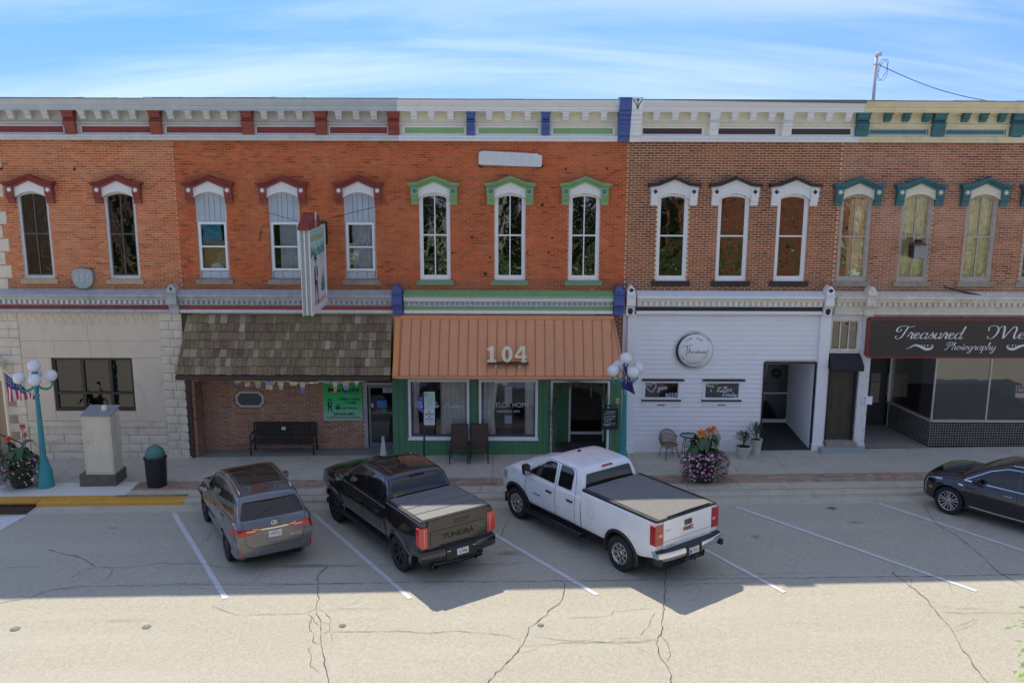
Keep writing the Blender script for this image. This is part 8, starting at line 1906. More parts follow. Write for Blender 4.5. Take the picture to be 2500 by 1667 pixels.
def patch(tree, pts, view, s=1, off=.004, r=.03, grid=.09, mi=0, mb=None, rim=.012):
    """a flat outline laid onto the body surface, following its curvature"""
    if s < 0 and view != 'side': s = 1
    src, d = VIEW[view](s); pts = fillet(pts, r) if r else pts
    bm = bmesh.new(); vs = [bm.verts.new((x, y, 0)) for x, y in pts]
    try: bm.faces.new(vs)
    except Exception: bm.free(); return mb or MB()
    xs = [p[0] for p in pts]; ys = [p[1] for p in pts]
    for ax, lo, hi in ((0, min(xs), max(xs)), (1, min(ys), max(ys))):
        k = int((hi-lo)/grid)
        for i in range(1, k+1):
            c = lo+(hi-lo)*i/(k+1); co_ = Vector((c, 0, 0)) if ax == 0 else Vector((0, c, 0)); no = Vector((1, 0, 0)) if ax == 0 else Vector((0, 1, 0))
            bmesh.ops.bisect_plane(bm, geom=bm.verts[:]+bm.edges[:]+bm.faces[:], plane_co=co_, plane_no=no)
    mb = mb or MB(); bm.verts.ensure_lookup_table(); loc = []; last = None
    for v in bm.verts:
        h = tree.ray_cast(src((v.co.x, v.co.y)), d); 
        if h[0] is None:
            q = tree.find_nearest(src((v.co.x, v.co.y))+d*3.0); loc.append(q[0]-d*off)
        else: loc.append(h[0]-d*off)
    fs = [[v.index for v in f.verts] for f in bm.faces]; bnd = [(e.verts[0].index, e.verts[1].index) for e in bm.edges if e.is_boundary]; bm.free()
    if not fs: return mb
    f0 = fs[0]; nn = (loc[f0[1]]-loc[f0[0]]).cross(loc[f0[2]]-loc[f0[0]])
    for f in fs:
        nn = (loc[f[1]]-loc[f[0]]).cross(loc[f[2]]-loc[f[1]])
        if nn.length > 1e-9: break
    if nn.dot(d) > 0: fs = [f[::-1] for f in fs]
    mb.add(loc, fs, mi, True)
    for a, b in bnd: mb.add([loc[a], loc[b], loc[b]+d*(off+rim), loc[a]+d*(off+rim)], [(0,1,2,3)], mi)
    return mb
def strip(tree, pts, view, s, w, off=.003, mi=0, mb=None, closed=False, step=.06):
    src, d = VIEW[view](s); mb = mb or MB(); out = []
    q = list(pts)+([pts[0]] if closed else [])
    for a, b in zip(q[:-1], q[1:]):
        k = max(1, int(math.hypot(b[0]-a[0], b[1]-a[1])/step)); out += [(a[0]+(b[0]-a[0])*i/k, a[1]+(b[1]-a[1])*i/k) for i in range(k)]
    out.append(q[-1]); L_ = []; n = len(out)
    for i, p in enumerate(out):
        a = out[max(0, i-1)]; b = out[min(n-1, i+1)]; dx_, dy_ = b[0]-a[0], b[1]-a[1]; l = math.hypot(dx_, dy_) or 1; nx, ny = -dy_/l*w/2, dx_/l*w/2; row = []
        for t in (1, -1):
            h = tree.ray_cast(src((p[0]+nx*t, p[1]+ny*t)), d); row.append((h[0]-d*off) if h[0] is not None else None)
        L_.append(row)
    for i in range(n-1):
        a, b = L_[i], L_[i+1]
        if None in a or None in b or (a[0]-b[0]).length > .35: continue
        vs = [a[0], a[1], b[1], b[0]]; nn = (vs[1]-vs[0]).cross(vs[2]-vs[1]); mb.add(vs, [(0,1,2,3) if nn.dot(d) < 0 else (3,2,1,0)], mi, True)
    return mb
def both(fn):
    for s in (1, -1): fn(s)
def cut_wells(o, wells):
    """open the wheel arches"""
    dg_objs = []
    for (x, z, r, y0, y1) in wells:
        for s in (1, -1):
            c = MB(); n = 40; c.v = []; pr = [(x+r*math.cos(2*PI*i/n), z+r*math.sin(2*PI*i/n)) for i in range(n)]
            c.prism(pr, 'y', min(s*y0, s*y1), max(s*y0, s*y1)); me = bpy.data.meshes.new('cut'); me.from_pydata(c.v, [], c.f); me.materials.append(wellm)
            co_ = bpy.data.objects.new('cut', me); C.objects.link(co_); md = o.modifiers.new('b', 'BOOLEAN'); md.operation = 'DIFFERENCE'; md.object = co_; md.solver = 'EXACT'; md.material_mode = 'TRANSFER'; dg_objs.append(co_)
    bpy.context.view_layer.update()
    # the operands share the body frame
    me = bpy.data.meshes.new_from_object(o.evaluated_get(bpy.context.evaluated_depsgraph_get())); o.modifiers.clear(); old = o.data; o.data = me
    me.polygons.foreach_set('use_smooth', [True]*len(me.polygons)); me.set_sharp_from_angle(angle=math.radians(32)); me.update()
    for c in dg_objs: bpy.data.objects.remove(c)
def wheel(car, x, y, s, R_, w, rr_, style, rm, label=None):
    """s=+1 left: outer face towards +y"""
    c = (x, y, R_); hub = MB(); hub.lathe([(0,-s*w*.1),(rr_*.95,-s*w*.1),(rr_*.95,s*w*.30),(rr_*.90,s*w*.33)][::1], c, 28, 'y'); ho = hub.build('wheel', gloss if style != 'steel' else rimdk, car)
    t = MB(); prof = [(rr_*.96,-w*.5*.82),(R_*.80,-w*.5),(R_*.95,-w*.47),(R_,-w*.36),(R_*1.0,0),(R_,w*.36),(R_*.95,w*.47),(R_*.80,w*.5),(rr_*1.03,w*.5*.9),(rr_*.96,w*.5*.80)]
    t.lathe([(a, b*s) for a, b in prof], c, 44, 'y')
    for i in range(44):
        a = 2*PI*i/44
        for q_ in (-1, 1):
            cc = Matrix.Translation(Vector(c)) @ Matrix.Rotation(a, 4, 'Y'); i0 = len(t.v); y0 = q_*w*.22; t.box(-.012, .012, y0-w*.16, y0+w*.16, R_-.004, R_+.006); t.xf(cc, i0)
    t.build('tyre', rubber, ho)
    r = MB(); r.lathe([(rr_*.97, s*w*.36),(rr_*1.0, s*w*.46),(rr_*.95, s*w*.48),(rr_*.90, s*w*.40),(rr_*.90, s*w*.2)], c, 40, 'y')
    yo = s*w*.40; 
    def spoke(a, w0, w1, r0, r1, yy0, yy1, th=.03):
        i0 = len(r.v); 
        vs = [(-w0/2, yy0-s*th, r0), (w0/2, yy0-s*th, r0), (w0/2, yy0, r0), (-w0/2, yy0, r0), (-w1/2, yy1-s*th, r1), (w1/2, yy1-s*th, r1), (w1/2, yy1, r1), (-w1/2, yy1, r1)]
        fs = [(0,1,5,4),(1,2,6,5),(2,3,7,6),(3,0,4,7)]; r.add(vs, fs if s > 0 else [f[::-1] for f in fs]); r.xf(Matrix.Translation(Vector(c)) @ Matrix.Rotation(a, 4, 'Y'), i0)
    if style == 'steel':
        r.lathe([(rr_*.30, s*w*.30),(rr_*.42, s*w*.36),(rr_*.50, s*w*.33)], c, 32, 'y'); r.lathe([(rr_*.78, s*w*.34),(rr_*.92, s*w*.38)], c, 32, 'y')
        for k in range(8): spoke(2*PI*k/8, rr_*.24, rr_*.34, rr_*.46, rr_*.82, s*w*.34, s*w*.35, .02)
    elif style == 'ten':
        for k in range(5):
            for q_ in (-.19, .19): spoke(2*PI*k/5+q_*.9, .028, .05, rr_*.18, rr_*.95, s*w*.36, s*w*.44)
        for k in range(5): spoke(2*PI*(k+.5)/5, .02, .03, rr_*.18, rr_*.95, s*w*.34, s*w*.42)
    elif style == 'five':
        for k in range(5): spoke(2*PI*k/5, .07, .09, rr_*.2, rr_*.95, s*w*.34, s*w*.42)
    else:
        for k in range(6):
            for q_ in (-.16, .16): spoke(2*PI*k/6+q_, .035, .055, rr_*.2, rr_*.95, s*w*.33, s*w*.42)
    r.lathe([(0, s*w*.40),(rr_*.16, s*w*.39),(rr_*.24, s*w*.34),(rr_*.26, s*w*.2)], c, 20, 'y'); r.build('rim', rm, ho)
    if style == 'steel':
        h = MB(); h.lathe([(0, s*w*.44),(rr_*.14, s*w*.43),(rr_*.17, s*w*.34)], c, 16, 'y'); h.build('hub_cap', gloss, ho)
def arch(car, tree, x, R_, r0, r1, m_, a0=-10, a1=190, off=.016, name='arch_trim', z=None):
    z = R_ if z is None else z
    for s in (1, -1):
        n = 26; mb = MB(); pts = []
        src, d = VIEW['side'](s); rows = []
        for i in range(n+1):
            a = math.radians(a0+(a1-a0)*i/n); row = []
            for rr_ in (r0, (r0+r1)/2, r1):
                h = tree.ray_cast(src((x+rr_*math.cos(a), max(.33, z+rr_*math.sin(a)))), d); row.append(h[0])
            rows.append(row)
        # the opening has no surface behind its inner edge: carry the outer edge's depth inwards
        vs = []
        for i, row in enumerate(rows):
            a = math.radians(a0+(a1-a0)*i/n); yb_ = [q.y for q in row if q is not None]; yv = max(yb_, key=abs) if yb_ else s*.95
            for rr_, o_ in ((r0, -.03), (r0, off+.012), ((r0+r1)/2, off+.014), (r1, off*.4), (r1, -.01)):
                vs.append((x+rr_*math.cos(a), yv+s*o_, max(.30, z+rr_*math.sin(a))))
        fs = [(i*5+j, i*5+j+1, (i+1)*5+j+1, (i+1)*5+j) for i in range(n) for j in range(4)]; mb.add(vs, fs if s < 0 else [f[::-1] for f in fs], 0, True); mb.build(name, m_, car)
def place2(car, rear, front, local_y, wb, scale=None):
    """stand the near-side tyres on their two measured contact points"""
    a, b = Vector(G(*rear, ROADZ)), Vector(G(*front, ROADZ)); d = b-a; h = math.atan2(d.y, d.x); k = d.length/wb if scale is None else scale
    place(car, (a.x, a.y), (0, local_y*k, 0), h); car.scale = (k, k, k)
def place(car, pt, local, heading):
    """put the local ground point onto the measured road point"""
    c, s = math.cos(heading), math.sin(heading); x = pt[0]-(local[0]*c-local[1]*s); y = pt[1]-(local[0]*s+local[1]*c)
    car.location = (x, y, gz(x)+ROADZ+.004); car.rotation_mode = 'QUATERNION'; car.rotation_quaternion = Quaternion((0, 1, 0), -math.atan(GR)) @ Quaternion((0, 0, 1), heading)
def mirror(car, x, y, z, m_, glass_back=True, tall=False):
    for s in (1, -1):
        mb = MB(); h_ = .30 if tall else .17; w_ = .20 if tall else .23; y0 = s*(y+.05)
        pr = fillet([(0, 0), (w_, .02), (w_+.02, h_), (.03, h_)], .05); i0 = len(mb.v)
        P_ = [(s*u+y0, z+v) for u, v in pr]
        ar = sum(P_[i][0]*P_[(i+1) % len(P_)][1]-P_[(i+1) % len(P_)][0]*P_[i][1] for i in range(len(P_)))
        if ar < 0: P_ = P_[::-1]
        n = len(P_); cy = sum(p[0] for p in P_)/n; cz = sum(p[1] for p in P_)/n
        vs = [(x-.05, a, b) for a, b in P_]+[(x+.06, a, b) for a, b in P_]+[(x+.11, cy+(a-cy)*.6, cz+(b-cz)*.6) for a, b in P_]
        mb.add(vs, [list(range(n-1, -1, -1)), list(range(2*n, 3*n))]+[(i, (i+1) % n, n+(i+1) % n, n+i) for i in range(n)]+[(n+i, n+(i+1) % n, 2*n+(i+1) % n, 2*n+i) for i in range(n)], 0, True)
        mb.tube([(x+.02, s*(y-.08), z+.03), (x+.02, y0+s*.03, z+.06)], .03, 8); o = mb.build('wing_mirror', m_, car, angle=40)
        g = MB(); g.add([(x-.053, cy+(a-cy)*.86, cz+(b-cz)*.86) for a, b in P_], [list(range(n-1, -1, -1))]); g.build('mirror_glass', simple('mirror_silver', (.35,.38,.42), .05, 1.0), o)
def rear_text(mb, s, cy, cz, w, h, x, bold=0.0):
    """lettering on a face looking backwards: reads left to right seen from behind (local +y is left)"""
    M_ = Matrix(((0,1,0,0),(-1,0,0,0),(0,0,1,0),(0,0,0,1))); fit_text(mb, s, -cy, cz, w, h, x, bold=bold, M=M_)
def plate(car, x, cy, z, txt, w=.30, h=.15, col=(.10,.12,.16), blue=False):
    b = MB(); b.box(x-.006, x+.006, cy-w/2, cy+w/2, z-h/2, z+h/2); o = b.build('number_plate', plate_m, car)
    b = MB(); rear_text(b, txt, cy, z-.008, w*.78, h*.46, x-.008, .01); rear_text(b, 'INDIANA', cy, z+h*.36, w*.4, h*.12, x-.008); b.build('plate_lettering', simple('plate_ink', col, .5), o)
    if blue: b = MB(); b.box(x-.009, x-.006, cy+w*.28, cy+w*.48, z-h*.40, z+h*.2); b.build('plate_emblem', simple('plate_blue', (.05,.10,.40), .5), o)
# ---------------------------------------------------------------- pickups
def pickup(name, label, pm, D):
    car = thing(name, (0, 0, 0), label, 'pickup truck', local=True)
    hw, xr, xf, WB = D['hw'], D['xr'], D['xf'], D['wb']; R_ = D['R']; zs, zb, zr = D['zs'], D['zb'], D['zr']   # sill, belt, bed rail
    xc0, xc1 = D['xc0'], D['xc1']; xb1 = xc0-.03
    zh = sm([xc1-.1, xc1+.2, (xc1+xf)/2, xf-.22, xf-.05], [zb+.06, zb+.075, zb+.04, zb-.05, zb-.16])
    def top(x):
        if x < xb1-.001: return zr
        if x < xc1: return zb+.02
        return zh(x)
    def plan(x):
        f = 1.0
        if x > xf-.55: f -= .10*((x-(xf-.55))/.55)**2.2
        if x < xr+.18: f -= .022*((xr+.18-x)/.18)**2
        return f
    def ring(x):
        t = top(x); f = plan(x); fl = D.get('flare', .02); bul = fl*(math.exp(-((x)/.55)**2)+math.exp(-((x-WB)/.55)**2)); b0 = zs+(.10*max(0, (x-(xf-.5))/.5) if x > xf-.5 else 0)+(.12*max(0, (xr+.5-x)/.5) if x < xr+.5 else 0)
        h = hw*f
        if x >= xc1: crown = [(h*.93, t-.035), (h*.80, t+.0), (h*.55, t+.045), (h*.40, t+.035), (0, t+.05)]
        else: crown = [(h*.945, t-.005), (h*.925, t+.004), (h*.80, t+.006), (h*.5, t+.006), (0, t+.008)]
        zl = b0+(t-b0)*.52
        return [(0, b0), (h*.80, b0), (h*.93, b0+.015), (h*.965, b0+.07), (h*.985+bul*.6, b0+.26), (h+bul, zl), (h*.995+bul, zl+.10), (h*.985, t-.18), (h*.975, t-.07), (h*.965, t-.03)]+crown
    xs = sorted(set([round(v, 4) for v in list(np.linspace(xr, xf-.5, 44))+list(np.linspace(xf-.5, xf-.03, 14))+[xr+.03, xr+.08, xb1-.004, xb1+.004, xc1-.004, xc1+.004]]))
    body = loft(xs, ring, 1)
    # nose cap: pull the last ring in
    zt = sm(D['cx'], D['cz'])
    wt = lambda z: D['wb_']-(D['wb_']-D['wr'])*((z-zb)/(D['roof']-zb))**1.15 if z > zb else D['wb_']
    def cring(x):
        t = max(zb+.012, zt(x)); zz = max(zb+.004, t-.085); tap = 1-.05*max(0, (x-(xc1-.9))/.9)**2-.015*max(0, (xc0+.25-x)/.25)
        return [(0, zb-.12), (D['wb_']*tap, zb-.12), (D['wb_']*tap, zb), (wt(zz)*tap, zz), ((wt(t)-.015)*tap, t-.02), ((wt(t)-.075)*tap, t+.0), (wt(t)*.55*tap, t+.018), (0, t+.024)]
    cxs = sorted(set([round(v, 4) for v in list(np.linspace(xc0, xc0+.22, 12))+list(np.linspace(xc0+.22, xc1, 34))]))
    cab = loft(cxs, cring, 2)
    tb = bvh(body); tc_ = bvh(cab); ta = bvh(body, cab)
    bo = body.build('body', [pm, wellm], car, origin=(0, 0, 0)); cut_wells(bo, [(0, R_+.02, R_+D['gap'], hw-.36, hw+.3), (WB, R_+.02, R_+D['gap'], hw-.36, hw+.3)])
    cab.build('cab', pm, car, angle=45)
    b = MB(); b.box(xr+.1, xf-.4, -hw*.72, hw*.72, .30, zs+.05); b.build('chassis', under, car)
    # glass
    for pts, nm in D['side_glass']:
        for s in (1, -1): patch(tc_, pts, 'side', s, .006, .05).build('window', cglass, car)
    patch(tc_, D['rear_glass'], 'rear', 1, .008, .06).build('rear_window', cglass, car)
    patch(tc_, D['screen'], 'front', 1, .006, .06).build('windscreen', cglass, car)
    # seams
    sm_ = MB()
    for s in (1, -1):
        for pts in D['seams']: strip(ta, pts, 'side', s, .012, .003, mb=sm_)
        strip(tb, [(xb1, zr-.02), (xb1, zs+.06)], 'side', s, .022, .003, mb=sm_)
    sm_.build('panel_gaps', seamd, car, kind='stuff')
    for s in (1, -1):
        for hx, hz in D['handles']:
            y = tb.ray_cast(Vector((hx, 3*s, hz)), Vector((0, -s, 0)))[0].y; b = MB(); b.prism(fillet([(hx-.11, hz-.022), (hx+.11, hz-.022), (hx+.11, hz+.022), (hx-.11, hz+.022)], .02), 'y', y, y+s*.035); b.build('door_handle', D['handle_m'], car)
    mirror(car, xc1-.42, hw-.05, zb+.05, D['mirror_m'], tall=D['tall_mirror'])
    for x in (0, WB):
        for s in (1, -1): wheel(car, x, s*(hw-.14), s, R_, D['tw'], D['rim'], D['style'], D['rim_m'])
    return car, tb, tc_, ta, zr, hw, xr
def tail_cap(car, pm, xr, hw, zs, zr, zg0, zg1, half, x0=-.02):
    """tailgate panel standing proud of the bed's rear face"""
    b = MB(); pr = fillet([(-half, zg0), (half, zg0), (half, zg1), (-half, zg1)], .02); b.prism(pr, 'x', xr-.035, xr+.05); return b.build('tailgate', pm, car, angle=40)
# white heavy-duty pickup
wp_ = carpaint('white_car_paint', (.86,.87,.88), 0.0, .30)
DG = dict(hw=1.0, xr=-1.15, xf=4.80, wb=4.02, R=.425, zs=.56, zb=1.345, zr=1.53, roof=2.0, xc0=1.42, xc1=3.82, wb_=.955, wr=.76, gap=.085, flare=.03,
 cx=[1.42,1.44,1.50,1.57,1.72,2.2,2.75,2.98,3.3,3.82], cz=[1.385,1.52,1.79,1.94,1.99,2.005,1.985,1.92,1.73,1.375],
 side_glass=[([(3.54,1.42),(2.92,1.82),(2.78,1.895),(2.50,1.905),(2.46,1.40)], 'f'), ([(2.32,1.40),(2.34,1.905),(1.90,1.905),(1.82,1.84),(1.80,1.41)], 'r')],
 rear_glass=[(-.80,1.44),(.80,1.44),(.70,1.86),(-.70,1.86)], screen=[(-.80,1.42),(.80,1.42),(.66,1.90),(-.66,1.90)],
 seams=[[(3.62,.62),(3.60,1.0),(3.58,1.33)], [(2.39,.62),(2.39,1.33)], [(2.39,1.33),(2.42,1.90)], [(1.62,.62),(1.62,1.34)], [(3.62,.62),(2.39,.62),(1.62,.62)], [(1.62,1.34),(1.72,1.80),(1.82,1.92),(2.80,1.93),(3.0,1.83),(3.60,1.36)]],
 handles=[(2.62,1.16),(1.80,1.16)], handle_m=gloss, mirror_m=blackpl, tall_mirror=True, tw=.28, rim=.262, style='steel', rim_m=rimal)
car, tb, tc_, ta, zr, hw, xr = pickup('white_pickup', 'white double-cab pickup with dark tonneau cover parked third from left', wp_, DG)
GM = car
def rub(x0, x1, y0, y1, z0, z1, m_, name, r=0):
    b = MB(); b.box(x0, x1, y0, y1, z0, z1); return b.build(name, m_, car)
arch(car, tb, 0, .445, .505, .575, blackpl, -14, 194); arch(car, tb, 4.02, .445, .505, .575, blackpl, -14, 194)
tg = tail_cap(car, wp_, xr, hw, .5, zr, .87, 1.535, .76)
b = MB(); b.box(xr-.05, xr-.034, -.11, .11, 1.30, 1.42); b.build('tailgate_handle', gloss, tg); b = MB(); rear_text(b, 'GMC', 0, 1.215, .30, .085, xr-.052, .05); b.build('badge', simple('badge_red_chrome', (.40,.10,.08), .3, .5), tg)
b = MB(); rear_text(b, 'GMC', 0, 1.215, .33, .11, xr-.046, .08); b.build('badge_edge', chrome, tg); b = MB(); rear_text(b, 'SIERRA', .62, 1.30, .15, .03, xr-.038); rear_text(b, 'DURAMAX', .55, .93, .30, .035, xr-.038, .01); b.build('badge_script', simple('badge_grey', (.2,.2,.22), .3, .6), tg)
b = MB(); b.box(xr-.04, xr-.03, -.76, .76, 1.05, 1.055); b.build('crease_shade', seamd, tg)  # dark strip paints the shade line of the tailgate fold
for s in (1, -1):
    b = MB(); pr = fillet([(s*.775, 1.0), (s*1.012, 1.0), (s*1.006, 1.47), (s*.775, 1.47)], .03)
    if s < 0: pr = pr[::-1]
    b.prism(pr, 'x', xr-.03, xr+.14); o = b.build('tail_light', lens, car, angle=40); b = MB(); b.box(xr-.033, xr-.03, s*.80, s*.90, 1.19, 1.25); b.build('reverse_lens', lensc, o)
    b = MB(); strip(tb, [(4.40, 1.12), (4.76, 1.08)], 'side', s, .2, .006, mb=b); b.build('headlight', lampw, car)
b = MB(); prf = lambda y: xr-.20+.10*(abs(y)/1.02)**3
def bumper(car, x_out, z0, z1, wid, m_, curve=.10, depth=.16, name='bumper', topm=None, notch=None):
    b = MB(); n = 28; vs = []
    for i in range(n+1):
        y = -wid+2*wid*i/n; x = x_out+curve*(abs(y)/wid)**3
        vs += [(x+depth, y, z0+.03), (x+.02, y, z0), (x, y, z0+.03), (x-.005, y, (z0+z1)/2), (x, y, z1-.03), (x+.02, y, z1), (x+depth+.08, y, z1)]
    fs = [(i*7+j, (i+1)*7+j, (i+1)*7+j+1, i*7+j+1) for i in range(n) for j in range(6)]; b.add(vs, fs, 0, True); b.add([vs[j] for j in range(7)], [(0,1,2,3,4,5,6)]); b.add([vs[n*7+j] for j in range(7)], [(6,5,4,3,2,1,0)]); o = b.build(name, m_, car, angle=40); return o
bp = bumper(car, xr-.24, .66, .86, 1.0, chrome); b = MB()
vs = []
for i in range(21):
    y = -1.0+2.0*i/20; x = xr-.215+.10*abs(y)**3; vs += [(x, y, .862), (x+.01, y, .88), (xr+.02, y, .885)]
b.add(vs, [(i*3+j, (i+1)*3+j, (i+1)*3+j+1, i*3+j+1) for i in range(20) for j in (0,1)]); b.build('step_pad', blackpl, bp)
b = MB(); b.box(xr-.252, xr-.20, -.24, .24, .645, .87); b.build('plate_recess', blackpl, bp); plate(car, xr-.262, .02, .76, '613021', blue=True)
for s in (1, -1): b = MB(); b.box(xr-.20, xr+.02, s*.93, s*1.012, .60, .72); b.build('bumper_corner', blackpl, bp)
b = MB(); b.tube([(xr+.3,0,.56),(xr-.22,0,.56)], .045, 8); b.box(xr-.2, xr-.05, -.22, .22, .50, .60); b.sphere((xr-.28,0,.62), .035, 10); b.tube([(xr-.28,0,.52),(xr-.28,0,.61)], .018, 8); b.build('tow_hitch', blackpl, car)
# tonneau
cov = simple('grey_vinyl_cover', (.19,.185,.175), .75); b = MB(); x0, x1 = xr+.03, 1.37
n = 10; vs = []
for i in range(n+1):
    x = x0+(x1-x0)*i/n
    for j in range(9): y = -.90+1.80*j/8; vs.append((x, y, zr+.045+.012*math.cos(y*1.6)+.004*math.sin(i*2.1+j*1.7)))
b.add(vs, [(i*9+j, (i+1)*9+j, (i+1)*9+j+1, i*9+j+1) for i in range(n) for j in range(8)], 0, True); tn = b.build('tonneau_cover', cov, car)
b = MB()
for s in (1, -1): b.box(x0, x1, s*.90, s*.955, zr-.0, zr+.05); b.box(x0, x1, s*.865, s*.875, zr+.05, zr+.062)
b.box(x0-.05, x0, -.93, .93, zr+.0, zr+.05); b.build('cover_rail', blackpl, tn)
b = MB(); b.tube([(x0-.01,.6,zr+.055),(x0-.02,0,zr+.075),(x0-.01,-.75,zr+.06)], .018, 6); b.build('cover_strap', blackpl, tn)
for s in (1, -1):
    b = MB(); b.box(1.35, 3.55, s*.86, s*1.08, .36, .43); b.tube([(1.35, s*.97, .40), (3.55, s*.97, .40)], .055, 8); b.build('side_step', blackpl, car)
    for x in (-.50, 3.45): b = MB(); b.box(x-.0, x+.03, s*.74, s*.99, .22 if x > 0 else .26, .62); b.build('mud_flap', blackpl, car)
b = MB()
for k in range(5): strip(tc_, [(1.75, -.5+.25*k), (2.85, -.5+.25*k)], 'top', 1, .03, .006, mb=b)
b.build('roof_ribs', wp_, car)
b = MB(); b.add([], []); hb = tc_.ray_cast(Vector((-3, 0, 1.95)), Vector((1, 0, 0)))[0]; b.prism(fillet([(-.17, 1.90), (.17, 1.90), (.16, 1.97), (-.16, 1.97)], .02), 'x', hb.x-.02, hb.x+.12); o = b.build('brake_light', lensb, car); b = MB(); b.box(hb.x-.023, hb.x-.02, -.11, .11, 1.92, 1.945); b.build('cargo_lamp', lensc, o)
b = MB(); b.box(3.25, 3.50, .985, 1.0, .98, 1.0); rub(2.98, 3.27, 1.0, 1.012, .93, .955, simple('badge_grey', (.2,.2,.22), .3, .6), 'door_badge')
b = MB(); b.tube([(3.3,-.30,1.62),(3.26,-.32,1.98)], .006, 4); b.lathe([(0,.0),(.06,0),(.04,.05),(0,.06)], (2.62,0,2.0), 10); b.build('antenna', blackpl, car)
b = MB(); h_ = tb.ray_cast(Vector((.95, 3, 1.12)), Vector((0,-1,0)))[0]
for i in range(28): a0, a1 = 2*PI*i/28, 2*PI*(i+1)/28; b.add([(.98+.105*math.cos(a0), h_.y+.004, 1.08+.11*math.sin(a0)), (.98+.105*math.cos(a1), h_.y+.004, 1.08+.11*math.sin(a1)), (.98+.099*math.cos(a1), h_.y+.004, 1.08+.104*math.sin(a1)), (.98+.099*math.cos(a0), h_.y+.004, 1.08+.104*math.sin(a0))], [(0,1,2,3)])
b.build('fuel_door', simple('gap_grey', (.3,.31,.33), .5), car)
HG = math.radians(126.5); place2(car, (1512,1393), (1262,1264), hw-.02, 4.02)
# black crew-cab pickup
bkp = carpaint('black_car_paint', (.012,.012,.013), .0, .18)
DT = dict(hw=1.0, xr=-1.08, xf=4.66, wb=3.70, R=.425, zs=.55, zb=1.33, zr=1.52, roof=2.02, xc0=.66, xc1=3.42, wb_=.95, wr=.72, gap=.07, flare=.05,
 cx=[.66,.68,.76,.86,1.02,1.5,2.1,2.42,2.75,3.42], cz=[1.37,1.48,1.77,1.93,2.0,2.03,2.01,1.94,1.76,1.38],
 side_glass=[([(3.16,1.41),(2.48,1.83),(2.26,1.905),(2.02,1.915),(1.96,1.39)], 'f'), ([(1.86,1.39),(1.92,1.915),(1.35,1.915),(1.18,1.85),(1.08,1.56),(1.08,1.42)], 'r')],
 rear_glass=[(-.80,1.42),(.80,1.42),(.68,1.87),(-.68,1.87)], screen=[(-.80,1.38),(.80,1.38),(.64,1.88),(-.64,1.88)],
 seams=[[(3.25,.60),(3.25,1.0),(3.22,1.30)], [(1.91,.60),(1.91,1.30)], [(1.91,1.30),(1.97,1.88)], [(.92,.60),(.90,1.0),(1.00,1.32)], [(3.25,.60),(1.91,.60),(.92,.60)], [(1.0,1.32),(1.08,1.70),(1.25,1.88),(2.30,1.90),(2.55,1.80),(3.2,1.33)]],
 handles=[(2.12,1.10),(1.12,1.12)], handle_m=bkp, mirror_m=bkp, tall_mirror=False, tw=.285, rim=.27, style='twelve', rim_m=rimdk)
car, tb, tc_, ta, zr, hw, xr = pickup('black_pickup', 'black crew-cab pickup with folding bed cover parked second from left', bkp, DT)
arch(car, tb, 0, .445, .495, .57, bkp, -10, 190, .03); arch(car, tb, 3.70, .445, .495, .57, bkp, -10, 190, .03)
tg = tail_cap(car, bkp, xr, hw, .5, zr, .84, 1.525, .78)
b = MB(); b.box(xr-.045, xr-.036, -.30, .10, 1.34, 1.44); b.build('tailgate_handle', gloss, tg); b = MB(); b.box(xr-.06, xr-.03, -.76, .76, 1.50, 1.54); b.build('gate_spoiler', bkp, tg)
b = MB(); b.prism(fillet([(-.72, .93), (.72, .93), (.72, 1.27), (-.72, 1.27)], .03), 'x', xr-.05, xr-.03); b.build('stamped_panel', bkp, tg)
b = MB(); rear_text(b, 'TUNDRA', 0, 1.10, .86, .125, xr-.054, .04); b.build('badge', simple('stamped_black', (.022,.022,.022), .6), tg)
for s in (1, -1):
    b = MB(); pr = fillet([(s*.79, .90), (s*.90, .90), (s*1.012, .97), (s*1.005, 1.40), (s*.79, 1.40)], .025)
    if s < 0: pr = pr[::-1]
    b.prism(pr, 'x', xr-.035, xr+.12); o = b.build('tail_light', lensb, car, angle=40); b = MB(); b.box(xr-.038, xr-.035, s*.86, s*.885, .96, 1.36); b.build('light_bar', simple('pink_lens', (.75,.25,.22), .2, 0, 1.0), o)
    b = MB(); strip(tb, [(4.25, 1.03), (4.6, 1.0)], 'side', s, .16, .006, mb=b); b.build('headlight', lampw, car)
bp = bumper(car, xr-.17, .58, .84, .99, bkp, .10, .14); b = MB(); b.box(xr-.19, xr-.14, -.40, .40, .56, .835); b.build('bumper_insert', blackpl, bp)
plate(car, xr-.20, -.02, .71, 'TL2 FA9406')
for s in (.34, -.34): b = MB(); b.box(xr-.195, xr-.19, s-.045, s+.045, .77, .79); b.build('plate_lamp', lensc, bp)
b = MB(); b.tube([(xr+.2,-.42,.42),(xr-.10,-.42,.42)], .045, 12, cap=False); b.build('exhaust_tip', chrome, car); b = MB(); b.tube([(xr+.2,.62,.44),(xr-.1,.66,.43)], .04, 12, cap=False); b.build('exhaust_tip', chrome, car)
b = MB(); b.tube([(xr-.12,-.6,.52),(xr-.14,0,.48),(xr-.12,.7,.53)], .03, 7); b.build('lower_bar', blackpl, car)
fold = simple('folding_cover', (.17,.17,.17), .6); n = 4; x0, x1 = xr+.02, .60; b = MB(); b.box(x0-.0, x1+.02, -.93, .93, zr+.004, zr+.02); b.build('bed_rim', blackpl, car)
for k in range(n):
    a, c = x0+.02+(x1-x0-.02)*k/n+.008, x0+.02+(x1-x0-.02)*(k+1)/n-.008; b = MB(); b.prism([(a,zr+.02),(a+.01,zr+.045),(c-.01,zr+.045),(c,zr+.02)], 'y', -.86, .86); b.build('cover_panel', fold, car)
